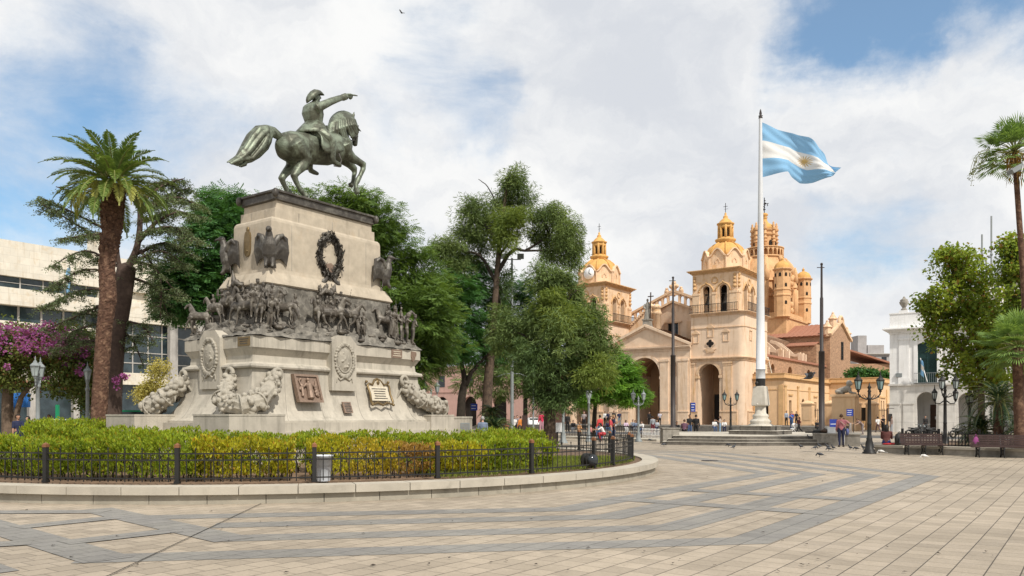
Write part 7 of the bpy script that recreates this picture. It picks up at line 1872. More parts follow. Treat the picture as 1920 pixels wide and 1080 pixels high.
b = MB(); pts = [far(1524, 46.5), far(1613, 45.0), far(1613, 48.2), far(1530, 50.2)]; b.prism([p[:2] for p in pts], 0, .62, 'z'); plat(b, [p[:2] for p in pts], .62, .70, .05)
tag(b.build('stone_bench_block', plinthst), 'long mossy stone block behind the man in the pink shirt', 'stone block')
b = MB(); x, y, _ = far(1558, 46.8); b.box(x - .24, x + .24, y - .18, y + .2, .70, 1.02); b.box(x - .26, x + .26, y - .2, y + .22, 1.02, 1.05); tag(b.build('cardboard_box', whitep2), 'white carton lying on the mossy stone block', 'box')
b = MB(); b.ball((0, 0, .12), (.34, .2, .13), 12, 8); b.tube([(-.2, 0, .2), (0, 0, .32), (.2, 0, .2)], .02, 6); o = b.build('travel_bag', darkwood); tag(o, 'dark brown bag left of the white carton', 'bag'); o.location = (far(1549, 46.9)[0], 46.9, .70)
b = MB(); b.box(-.6, .6, -.2, .2, 0, .09); b.ball((.1, 0, .09), (.35, .2, .12), 10, 6); o = b.build('dark_blanket', iron); tag(o, 'dark blanket folded at the left end of the mossy stone block', 'blanket'); o.location = (far(1531, 47.2)[0], 47.2, .70)

# dark bare poles and the floodlight mast
def bare_pole(label, px, Y, z0, ztop, r):
    root = thing('bare_flagpole', label, 'pole', far(px, Y, z0), 0, 'dark bare flagpoles'); h = ztop - z0
    b = MB(); b.lathe([(r * 1.6, 0), (r * 1.6, .05), (r, .08), (r, h * .48), (r * 1.1, h * .481), (r * .62, h * .49), (r * .56, h * .8), (r * .4, h * .81), (r * .34, h)], n=14); b.build('pole', pole_k, root)
    b = MB(); b.ball((0, 0, h + r * .3), r * .5, 8, 6); b.bar((-r * 1.6, 0, h - .15), (r, 0, h - .15), .04); b.build('pulley', pole_k, root)
bare_pole('dark bare pole on the square block in front of the cathedral porch', 1262, 49.6, .98, zat(522, 49.6), .155)
bare_pole('dark bare pole right of the white flagpole before the low wing', 1540.5, 48.4, .70, zat(497, 48.4), .175)
fm_ = thing('floodlight_mast', 'thin grey mast with two floodlights in front of the tall casuarina', 'mast', far(960, 58)); hz = zat(484, 58)
b = MB(); b.lathe([(.16, 0), (.13, .3), (.12, 4), (.07, hz)], n=10); b.bar((-.65, 0, hz - .1), (.65, 0, hz - .1), .06); b.tube([(-1.1, 0, 4.55), (-.5, 0, 4.75), (0, 0, 4.78), (.6, 0, 4.75), (1.2, 0, 4.5)], .035, 6); b.build('pole', irongr, fm_)
for s in (-1, 1): b = MB(); b.box(s * .62 - .24, s * .62 + .24, -.16, .1, hz - .05, hz + .3); b.build('floodlight', irongr, fm_)
lm = thing('tall_street_light', 'slim grey pole standing between the two casuarina trunks', 'pole', far(1000, 80)); b = MB(); b.lathe([(.1, 0), (.06, 8.3)], n=8); b.tube([(0, 0, 8.2), (.3, 0, 8.6), (.9, 0, 8.7)], .04, 6); b.build('pole', irongr, lm); b = MB(); b.ball((1.0, 0, 8.66), (.3, .14, .07), 8, 5); b.build('lamp_head', irongr, lm)
fl2 = thing('mast_floodlight', 'grey floodlight on a bracket pole at the right edge beside the tall palm crown', 'floodlight', far(1931, 30)); z1 = zat(320, 30)
b = MB(); b.lathe([(.12, 0), (.09, z1 + .6)], n=10); b.bar((0, -.1, z1 - .05), (-.8, -.1, z1 - .02), .05); b.build('pole', irongr, fl2)
b = MB(); b.bar((-.80, -.1, z1 - .10), (-.40, -.1, z1 + .14), .36, .16); b.build('floodlight', irongr, fl2)
b = MB(); b.bar((-.50, -.3, z1 - .14), (-.45, -.3, z1 + .1), .02); b.box(-.36, -.22, -.2, -.09, z1 + .05, z1 + .3); b.build('bracket', whitep2, fl2)

# low wall, benches and railing on the right
lw = thing('low_seat_wall', 'low curved stone kerb wall behind the two wooden benches', 'wall')
A_ = [far(1646, 37.2), far(1700, 36.0), far(1760, 35.2), far(1830, 34.0), far(1925, 32.5), far(2060, 31.2)]
for z0, z1, w, nm, m in ((0, .26, .42, 'wall_base', plinthst), (.26, .37, .56, 'coping', kerbstone)):
    b = MB()
    for p, q in zip(A_[:-1], A_[1:]): b.bar((p[0], p[1], (z0 + z1) / 2), (q[0], q[1], (z0 + z1) / 2), w, z1 - z0)
    b.build(nm, m, lw)
b = MB(); pts = [(p[0], p[1] + .25) for p in A_] + [far(2100, 48)[:2], far(1690, 47)[:2]]; b.prism(pts, -.05, .25, 'z'); o = b.build('garden_soil', soilm); tag(o, kind='structure')
rl = thing('garden_railing', 'dark iron railing with slender bars behind the benches', 'railing'); b = MB(); b2 = MB()
F_ = [far(1692, 38.6), far(1760, 37.4), far(1836, 36.4), far(1930, 35.2), far(2040, 34)]
for p, q in zip(F_[:-1], F_[1:]):
    n = int(math.dist(p, q) / .13)
    for k in range(n): x = p[0] + (q[0] - p[0]) * k / n; y = p[1] + (q[1] - p[1]) * k / n; b.bar((x, y, .25), (x, y, .98 if k % 2 else .92), .03)
    for z in (.35, .86): b.bar((p[0], p[1], z), (q[0], q[1], z), .035)
    b2.bar((*p[:2], .2), (*p[:2], 1.1), .09)
b.build('bars', iron, rl); b2.build('posts', iron, rl)
def bench(label, loc, rz, L):
    root = thing('park_bench', label, 'bench', loc, rz, 'wooden park benches by the low wall')
    b = MB()
    for k in range(5): y = -.24 + .1 * k; b.box(-L / 2, L / 2, y, y + .085, .41 + .008 * abs(k - 2), .445 + .008 * abs(k - 2))
    b.build('seat', benchwood, root); b = MB()
    for k in range(5): z = .50 + .095 * k; y = .26 + .035 * k; b.bar((-L / 2, y, z), (L / 2, y, z), .03, .08)
    b.build('backrest', benchwood, root)
    for x in (-L / 2 + .18, 0, L / 2 - .18):
        b = MB(); b.tube([(x, -.25, 0), (x, -.18, .2), (x, -.26, .38), (x, -.22, .41)], .025, 6); b.tube([(x, .27, 0), (x, .18, .2), (x, .24, .40), (x, .43, .92)], .025, 6); b.bar((x, -.26, .39), (x, .25, .39), .03); b.torus((x, 0, .22), .11, .016, 'x', 12, 5); b.tube([(x, -.2, .2), (x, 0, .12), (x, .2, .2)], .016, 6); b.build('leg', iron, root)
    return root
bn = bench('shorter brown slatted bench beside the seated woman', far(1732, 34.9), R(-8), 1.75)
again(bn, 'longer brown slatted bench at the right frame edge before the cycads', far(1880, 32.6), R(-16), 1.0); bpy.data.objects[-1] if False else None
for o in COL.objects:
    if o.get('label', '').startswith('longer brown'): o.scale = (1.3, 1, 1)
# white picket fence and kerb before the cathedral steps
pf = thing('picket_fence', 'short pale metal picket fence at the kerb before the cathedral steps', 'fence'); p, q = far(1205, 60), far(1246, 57); b = MB(); n = 15
for k in range(n + 1): x = p[0] + (q[0] - p[0]) * k / n; y = p[1] + (q[1] - p[1]) * k / n; b.box(x - .028, x + .028, y - .02, y + .02, .1, .78)
for z in (.25, .7): b.bar((*p[:2], z), (*q[:2], z), .04)
b.build('pickets', whitep, pf)
b = MB(); p, q = far(1060, 62), far(1246, 54); b.bar((p[0], p[1], .07), (q[0], q[1], .07), 1.6, .14); tag(b.build('kerb', stepst), 'low pale kerb strip in front of the cathedral steps', 'kerb')
df = thing('dark_railing', 'dark low railing along the plaza edge under the small light green tree', 'railing'); p, q = far(1062, 68), far(1203, 62); b = MB(); n = 44
for k in range(n + 1): x = p[0] + (q[0] - p[0]) * k / n; y = p[1] + (q[1] - p[1]) * k / n; b.bar((x, y, 0), (x, y, .9), .04)
for z in (.15, .85): b.bar((*p[:2], z), (*q[:2], z), .05)
b.build('bars', iron, df)

# signs
def sign(label, px, Y, ytop, w, h, m=bluep, rz=0, side=-1, z0=0.0, lines=3, group=None):
    root = thing('blue_sign', label, 'sign', far(px, Y, z0), rz, group); zt = zat(ytop, Y) - z0
    b = MB(); b.lathe([(.04, 0), (.04, zt)], n=8); b.build('post', pole_k, root)
    b = MB(); x0 = .03 if side > 0 else -w - .03; b.box(x0, x0 + w, -.03, .0, zt - h, zt); pn = b.build('panel', m, root)
    b = MB()
    for k in range(lines):
        z = zt - h * (k + .7) / (lines + .4); u = x0 + w * .12
        while u < x0 + w * random.uniform(.6, .85): c = w * random.uniform(.05, .12); b.box(u, u + c * .8, -.036, -.03, z - .04 * h, z + .03 * h); u += c
    if lines: b.build('lettering', whitep2, pn)
sign('blue vertical sign with white lettering before the pier between the porch and tower arches', 1294.5, 72, 755, .42, .82, side=1)
sign('blue square sign with white lettering in front of the gate piers', 1600, 76, 767, .62, .66, side=-1)
sign('blue street sign beside the thick casuarina trunk', 882, 62, 757, .52, .52, side=1, lines=2)
sign('low dark blue panel sign left of the man in the pink shirt', 1570, 60, 786, .55, .72, side=-1, lines=1)
sh_ = thing('bus_stop_frame', 'thin dark frame with a small board at the corner of the white building', 'sign', far(1664, 72)); b = MB(); b.lathe([(.05, 0), (.05, 2.4)], n=8); b.bar((0, 0, 2.38), (.6, 0, 2.38), .05); b.build('post', pole_k, sh_); b = MB(); b.box(.08, .42, -.03, 0, 1.2, 1.9); b.build('board', iron, sh_)
to = thing('totem_sign', 'white board on a striped stand beside the low casuarina trunk', 'sign', far(1048, 47.5)); b = MB(); b.box(-.18, .18, -.03, .03, .75, 1.3); b.build('board', whitep2, to); b = MB(); b.box(-.15, -.05, -.03, .03, 0, .75); b.box(.1, .16, -.03, .03, 0, .75); b.build('stand', iron, to)
tp = thing('brown_totem', 'dark red brown information pillar by the street behind the hedge', 'sign', far(984, 66)); b = MB(); b.box(-.22, .22, -.12, .12, 0, 1.75); b.box(-.25, .25, -.15, .15, 0, .1); b.build('pillar', benchwood, tp)
me_ = thing('memorial_block', 'pale stone memorial block with two plaques right of the monument', 'memorial', far(855, 33), R(8)); b = MB(); b.box(-.64, .64, -.3, .3, .3, 1.66); b.box(-.66, .66, -.32, .32, 1.60, 1.68); b.build('block', granite, me_)
b = MB(); b.box(-.58, -.28, -.32, -.301, .98, 1.42); b.build('copper_plaque', copper, me_); b = MB(); b.box(.16, .54, -.32, -.301, .92, 1.42); pq = b.build('bronze_plaque', irongr, me_); b = MB()
for k in range(8): b.box(.2, .5, -.326, -.32, .96 + .055 * k, .98 + .055 * k)
b.build('lettering', plinthst, pq)
gb = thing('green_glass_barrier', 'green framed glass barrier beside the dark cedar trunk', 'barrier', far(245, 48), R(-4)); b = MB(); b.box(-1.25, 1.25, -.03, .03, 1.95, 2.05); b.box(1.1, 1.28, -.06, .06, 0, 2.25); b.box(-1.28, -1.2, -.05, .05, 0, 2.05); b.box(-1.2, 1.1, -.03, .03, 0, .9); b.build('frame', greenp, gb); b = MB(); b.box(-1.2, 1.1, -.012, .012, .9, 1.95); b.build('pane', bankglass, gb)
gk = thing('green_stall', 'green stall counter with pale posts behind the lamps at left', 'stall', far(140, 50)); b = MB(); b.box(-1.0, 1.1, -.5, .5, 0, 1.45); b.box(-1.15, -1.0, -.1, .1, 0, 2.4); b.build('counter', greenp, gk); b = MB(); b.box(-1.05, 1.15, -.55, .55, 1.45, 1.5); b.bar((.9, -.3, 1.5), (1.05, -.3, 1.9), .1); b.bar((1.5, -.3, 1.4), (1.35, -.3, 1.9), .1); b.build('top', whitep2, gk)
b = MB(); b.box(-.4, .4, -.3, .3, 2.2, 3.0); b.bar((-.3, 0, 0), (-.3, 0, 2.2), .08); ba = thing('blue_banner', 'blue cloth hanging under the bougainvillea', 'banner', far(40, 46), R(20)); b.build('cloth', mat('bright_blue_cloth', (.03, .16, .50), .7), ba)
b = MB(); b.lathe([(.32, 0), (.32, .012), (.0, .014)], n=24); o = b.build('manhole_cover', iron); tag(o, 'dark manhole cover in the open paving before the steps', 'manhole'); o.location = at(1331, 864)

# cars and motorbikes far off
car = thing('parked_car', 'white car seen from the front between the casuarina trunks', 'car', far(1000, 108), R(6))
b = MB()
sec = [(-2.1, .55, .72, .82), (-1.95, .35, .9, .86), (-.9, .30, .98, .88), (-.2, .28, 1.45, .74), (.9, .28, 1.48, .74), (1.6, .3, 1.02, .86), (2.1, .4, .95, .84)]
vs = []
for y, z0, z1, w in sec: vs += [(-w, y, z0), (-w * 1.0, y, (z0 + z1) * .55), (-w * .8, y, z1), (w * .8, y, z1), (w, y, (z0 + z1) * .55), (w, y, z0)]
b.add(vs, [(i * 6 + k, (i + 1) * 6 + k, (i + 1) * 6 + (k + 1) % 6, i * 6 + (k + 1) % 6) for i in range(len(sec) - 1) for k in range(6)] + [tuple(range(6)), tuple(range(41, 35, -1))], True); b.build('body', whitep2, car)
b = MB(); b.prism([(-.62, 1.02), (.62, 1.02), (.55, 1.4), (-.55, 1.4)], -.62, -.5, 'y'); o = b.build('windscreen', dkglass, car); 
for x in (-.78, .78):
    for y in (-1.3, 1.3): b = MB(); b.torus((x, y, .31), .22, .09, 'x', 16, 8); b.ball((x, y, .31), (.08, .15, .15), 10, 6); b.build('wheel', iron, car)
    b = MB(); b.ball((x * .78, -2.02, .68), (.14, .08, .09), 8, 6); b.build('headlight', lampglass, car)
def moto(label, loc, rz, m):
    r = thing('motorbike', label, 'motorbike', loc, rz, 'motorbikes before the white building')
    for x in (-.62, .62): b = MB(); b.torus((x, 0, .30), .25, .06, 'y', 18, 7); b.lathe([(.05, -.05), (.05, .05)], (x, 0, .3), 8); b.build('wheel', iron, r)
    b = MB(); b.tube([(-.6, 0, .5), (-.2, 0, .55), (.1, 0, .62), (.42, 0, .7)], [(.08, .07), (.13, .15), (.14, .16), (.06, .06)], 8); b.tube([(.62, 0, .3), (.45, 0, .75), (.40, 0, .95)], .035, 6); b.box(-.2, .2, -.12, .12, .25, .5); b.build('body', m, r)
    b = MB(); b.tube([(-.65, 0, .72), (-.3, 0, .70), (-.05, 0, .68)], [(.1, .05), (.13, .06), (.1, .05)], 8, side=(0, 1, 0)); b.build('seat', iron, r)
    b = MB(); b.tube([(.3, -.33, 1.0), (.4, -.1, .98), (.4, .1, .98), (.3, .33, 1.0)], .022, 6); b.ball((.5, 0, .86), .09, 8, 6); b.build('handlebar', irongr, r)
moto('black motorbike parked before the first arch of the white building', far(1716, 66), R(15), iron)
moto('motorbike parked facing the other way beside the first before the white building', far(1742, 64), R(200), iron)
moto('dark motorbike parked before the second arch right of the lamp', far(1800, 62), R(10), iron)
# flags on the two facades
whf = thing('facade_flag', 'light blue and white flag hanging on a slanted staff at the green balcony door', 'flag', KC, GRID)
b = MB(); b.bar((3.6, -.35, 5.2), (3.05, -.9, 7.6), .06); b.build('staff', whitep2, whf)
flag('cloth', None, (3.05, -.9, 7.55), [[(.30 * i / 8 + .05 * math.sin(3 * j / 12), .07 * math.sin(i * 1.4) + .02 * j / 12, -1.6 * j / 12 - .35 * i / 8) for j in range(13)] for i in range(9)], fm, whf)
for y, lab in ((-.8, 'pale flag on a staff at the left end of the office block window band'), (5.0, 'pale flag on a staff at the office block behind the palm')):
    r = thing('facade_flag', lab, 'flag', BC, GRID); b = MB(); b.bar((.0, y, 12.0), (1.0, y, 14.6), .07); b.build('staff', irongr, r)
    flag('cloth', None, (1.0, y, 14.5), [[(-.5 * i / 8, .10 * math.sin(i * 1.3 + j * .3), -2.0 * j / 12 - .3 * i / 8) for j in range(13)] for i in range(9)], fm, r)
# ------------------------------------------------------------------ people
def fk(p, d, l): return p + Vector(d).normalized() * l
def person_meshes(pose):
    """one continuous body (with fingers), and shirt, trousers, shoes, hair as separate clothing meshes; faces +Y"""
    q = dict(lean=0, head=0, thL=0, thR=0, knL=0, knR=0, arL=5, arR=5, abL=8, abR=8, elL=12, elR=12, sit=False, long=False); q.update(pose)
    b = MB(); seg = []
    H = Vector((0, 0, .93)); ln = R(q['lean']); up = Vector((0, math.sin(ln), math.cos(ln))); fw = Vector((0, math.cos(ln), -math.sin(ln)))
    tor = [H + up * t + fw * o for t, o in ((-.06, 0), (.04, 0), (.18, .005), (.34, .0), (.46, -.01), (.53, -.015), (.58, -.01))]
    b.tube(tor, [(.155, .10), (.17, .115), (.145, .10), (.178, .115), (.165, .095), (.075, .06), (.052, .055)], 14, side=(1, 0, 0)); seg.append(('torso', tor[0], tor[4]))
    nk = tor[-1]; hd = R(q['head']) + ln * .4; hup = Vector((0, math.sin(hd), math.cos(hd))); hfw = Vector((0, math.cos(hd), -math.sin(hd)))
    hc = nk + hup * .13 + hfw * .02; b.tube([nk - hup * .06, nk + hup * .03], [.055, .05], 10)
    b.ball(hc + hup * .02, (.076, .096, .105), 14, 10); b.ball(hc - hup * .055 + hfw * .025, (.058, .068, .062), 10, 8)
    b.tube([hc + hfw * .09 + hup * .015, hc + hfw * .118 - hup * .022, hc + hfw * .09 - hup * .032], [.012, .016, .012], 6)
    for s in (-1, 1): b.ball(hc + Vector((s * .078, 0, 0)), (.014, .026, .034), 7, 5)
    seg.append(('head', nk + hup * .05, hc + hup * .1))
    fing = MB(); low = 9
    for s, S in ((-1, 'L'), (1, 'R')):
        hip = H + Vector((s * .09, 0, -.02)); th = R(q['th' + S]); kn = R(q['kn' + S]); k = fk(hip, (s * .03, math.sin(th), -math.cos(th)), .43); an = fk(k, (0, math.sin(th - kn), -math.cos(th - kn)), .41)
        b.tube([hip, hip.lerp(k, .5), k, k.lerp(an, .35), an], [.095, .08, .057, .056, .04], 10); seg += [('leg', hip, k), ('leg', k, an)]
        fd = Vector((s * .15, math.cos(min(0, th - kn) * .5), -.0)).normalized(); toe = an + fd * .18 + Vector((0, 0, -.055)); hl = an - fd * .05 + Vector((0, 0, -.05)); b.tube([hl, an + fd * .05 + Vector((0, 0, -.04)), toe], [(.04, .035), (.048, .042), (.042, .025)], 8, side=(1, 0, 0)); seg.append(('foot', hl, toe)); low = min(low, an.z - .085)
        sh = tor[4] + Vector((s * .185, 0, .0)) + up * .01; a = R(q['ar' + S]) + ln * .3; ab = R(q['ab' + S]); e = fk(sh, (s * math.sin(ab), math.sin(a) * math.cos(ab), -math.cos(a) * math.cos(ab)), .29); el = R(q['el' + S]); w = fk(e, (s * math.sin(ab) * (1 - q['el' + S] / 90), math.sin(a + el), -math.cos(a + el)), .25)
        b.tube([sh - Vector((s * .05, 0, 0)), sh, sh.lerp(e, .5), e, e.lerp(w, .4), w], [.05, .056, .046, .040, .038, .028], 9); seg += [('arm', sh, e), ('fore', e, w)]
        d = (w - e).normalized(); n = Vector((s, 0, 0)); n = (n - d * n.dot(d)).normalized(); t = d.cross(n); pc = w + d * .05
        b.tube([w, pc, w + d * .09], [(.018, .026), (.018, .040), (.014, .036)], 8, side=n)
        for f in range(4):
            r0 = w + d * .085 + t * (.028 - .019 * f); L = (.068, .078, .072, .056)[f]; c = r0 + d * L * .5 - n * .006; fing.tube([r0 - d * .015, c, c + (d * .75 - n * .65).normalized() * L * .5], [.0088, .008, .006], 6)
        r0 = w + d * .035 + t * .032; fing.tube([r0, r0 + (d * .6 + t * .7).normalized() * .04, r0 + d * .065 + t * .038], [.011, .010, .007], 6)
        seg.append(('hand', w, w + d * .18))
    me = fused(b, .017, 2); V, F = mesh_arrays(me); bpy.data.meshes.remove(me)
    dz = -low if not q['sit'] else -(H.z - .12)          # feet on the floor, or seat at z=0
    lab = []; A0 = np.array([s[1] for s in seg]); A1 = np.array([s[2] for s in seg]); D_ = A1 - A0; LL = (D_ ** 2).sum(1) + 1e-9
    t = np.clip(((V[:, None, :] - A0) * D_).sum(2) / LL, 0, 1); dist = np.linalg.norm(V[:, None, :] - (A0 + t[..., None] * D_), axis=2); idx = dist.argmin(1); names = np.array([s[0] for s in seg]); lab = names[idx]
    # vertex normals
    N = np.zeros_like(V)
    for f in F:
        p = V[list(f[:3])]; nn = np.cross(p[1] - p[0], p[2] - p[0]); 
        for i in f: N[i] += nn
    N /= np.linalg.norm(N, axis=1, keepdims=True) + 1e-9
    def cloth(nm, mask, off):
        used = {}; vs = []; fs = []
        for f in F:
            if all(mask[i] for i in f):
                r = []
                for i in f:
                    if i not in used: used[i] = len(vs); vs.append(tuple(V[i] + N[i] * off + np.array([0, 0, dz])))
                    r.append(used[i])
                fs.append(tuple(r))
        m = bpy.data.meshes.new(nm); m.from_pydata(vs, [], fs); m.polygons.foreach_set('use_smooth', [True] * len(fs)); m.update(); return m
    bt = MB(); bt.add([tuple(v + np.array([0, 0, dz])) for v in V], F, True); fing.v = [(v[0], v[1], v[2] + dz) for v in fing.v]; bt.merge(fing)
    out = dict(body=bt.mesh('body'))
    hz = float(H.z); hcz = np.array(hc); hu, hf = np.array(hup), np.array(hfw); rel_ = V - hcz; isL = (lab == 'leg'); isT = lab == 'torso'
    lowT = ((V - np.array(H)) @ np.array(up)) < .06
    sh_m = (isT & ~(((V - np.array(H)) @ np.array(up)) < -.03)) | (lab == 'arm') | ((lab == 'fore') if q['long'] else False)
    out['shirt'] = cloth('shirt', sh_m & (((V - np.array(tor[-1])) @ np.array(up)) < -.025), .016)
    out['trousers'] = cloth('trousers', isL | (isT & lowT), .013)
    out['shoes'] = cloth('shoes', lab == 'foot', .008)
    ish = lab == 'head'
    out['hair'] = cloth('hair', ish & ((rel_ @ hu > .055) | ((rel_ @ hf < .01) & (rel_ @ hu > -.04))), .014)
    return out
POSES = dict(stand=dict(long=True, thL=3, thR=-3), bag=dict(arR=12, elR=70, abR=4, arL=4, thR=4, long=True), walk=dict(thL=24, thR=-20, knL=6, knR=26, arL=-22, arR=24, elL=15, elR=25, long=False), stand2=dict(arL=30, elL=95, abL=4, arR=8, thL=2, thR=-2),
             sit=dict(sit=True, thL=84, thR=80, knL=84, knR=88, arL=22, arR=20, abL=4, abR=4, elL=58, elR=62, lean=14, long=True), bend=dict(lean=52, head=10, thL=8, thR=-8, knR=4, knL=12, arL=35, arR=45, elL=20, elR=25), crouch=dict(thL=95, thR=80, knL=120, knR=110, lean=28, arL=55, arR=50, elL=30, elR=30))
PM = {k: person_meshes(v) for k, v in POSES.items()}
def cm(c): 
    k = 'cloth_%02x%02x%02x' % tuple(int(255 * q) for q in c)
    return MATS.get(k) or mat(k, c, .85, .15, 9)
skin = [mat('skin_light', (.50, .30, .21), .6, .05), mat('skin_tan', (.36, .20, .13), .6, .05)]
hairm = dict(k=mat('black_hair', (.015, .012, .010), .6), b=mat('brown_hair', (.07, .035, .018), .6), g=mat('grey_hair', (.30, .29, .28), .7), l=mat('fair_hair', (.30, .19, .09), .6))
shoem = mat('dark_shoes', (.03, .028, .027), .6)
def person(label, loc, pose, yaw, shirt, trous, hair='k', sk=0, sc=1.0, longhair=False, group=None):
    root = thing('person', label, 'person', loc, R(yaw)); root.scale = (sc,) * 3
    if group: root['group'] = group
    M_ = PM[pose]; body = None
    for nm in ('body', 'shirt', 'trousers', 'shoes', 'hair'):
        m = {'body': skin[sk], 'shirt': cm(shirt), 'trousers': cm(trous), 'shoes': shoem, 'hair': hairm[hair]}[nm]
        o = bpy.data.objects.new(nm, M_[nm])
        if not M_[nm].materials: M_[nm].materials.append(m)
        COL.objects.link(o); o.parent = root; o.material_slots[0].link = 'OBJECT'; o.material_slots[0].material = m
    if longhair:
        v = np.empty(len(M_['hair'].vertices) * 3); M_['hair'].vertices.foreach_get('co', v); v = v.reshape(-1, 3); c = v.mean(0); b = MB()
        b.tube([(c[0], c[1] - .05, c[2] + .05), (c[0], c[1] - .09, c[2] - .10), (c[0], c[1] - .10, c[2] - .26), (c[0], c[1] - .08, c[2] - .36)], [(.08, .05), (.10, .05), (.09, .045), (.03, .02)], 10, side=(1, 0, 0)); b.build('long_hair', hairm[hair], root)
    return root
def gp(px, Y, z=0.0): return far(px, Y, z)
NAVY = (.02, .025, .06); JEAN = (.06, .10, .20); BLK = (.018, .017, .018); WHT = (.65, .64, .62); GRY = (.25, .26, .28)
man = person('man in a dusty pink shirt seen from behind at the mossy stone block', gp(1577.5, 44), 'bag', -20, (.36, .13, .15), NAVY, 'b', 1, 1.02)
b = MB()
for s in (-1, 1): b.tube([(s * .165, -.02, .86), (s * .155, -.01, .5), (s * .15, -.01, .1)], [(.012, .03)] * 3, 6, side=(1, 0, 0))
b.build('trouser_stripe', whitep2, man)
bag = thing('shoulder_bag', 'blue shoulder bag hanging at the side of the man in pink', 'bag', (gp(1577.5, 44)[0], 44, 0), R(-20))
b = MB(); b.tube([(.30, .0, .98), (.31, .02, .82), (.30, .02, .66)], [(.07, .15), (.09, .17), (.06, .14)], 10, side=(1, 0, 0)); b.build('pouch', cm((.10, .12, .26)), bag); b = MB(); b.tube([(.27, 0, .96), (.16, -.15, 1.22), (0, -.16, 1.36), (-.12, -.06, 1.45), (-.05, .13, 1.3), (.2, .14, 1.05), (.27, .05, .96)], .014, 6); b.build('strap', cm((.45, .38, .30)), bag)
person('man in a dark suit seen from behind beyond the platform', gp(1305, 62), 'stand', -14, BLK, BLK, 'k', 1, 1.02)
person('young man in a black T-shirt facing the man in the dark suit', gp(1293, 63), 'stand2', 200, BLK, JEAN, 'k', 1, 1.02)
person('person in a plum jacket sitting on the platform edge left of the two standing men', gp(1283, 61, .51), 'sit', -16, (.12, .06, .09), BLK, 'b', 0)
person('small dark figure sitting beside the square block at the dark pole', gp(1269, 62, .45), 'sit', 170, BLK, BLK, 'k', 1, .9)
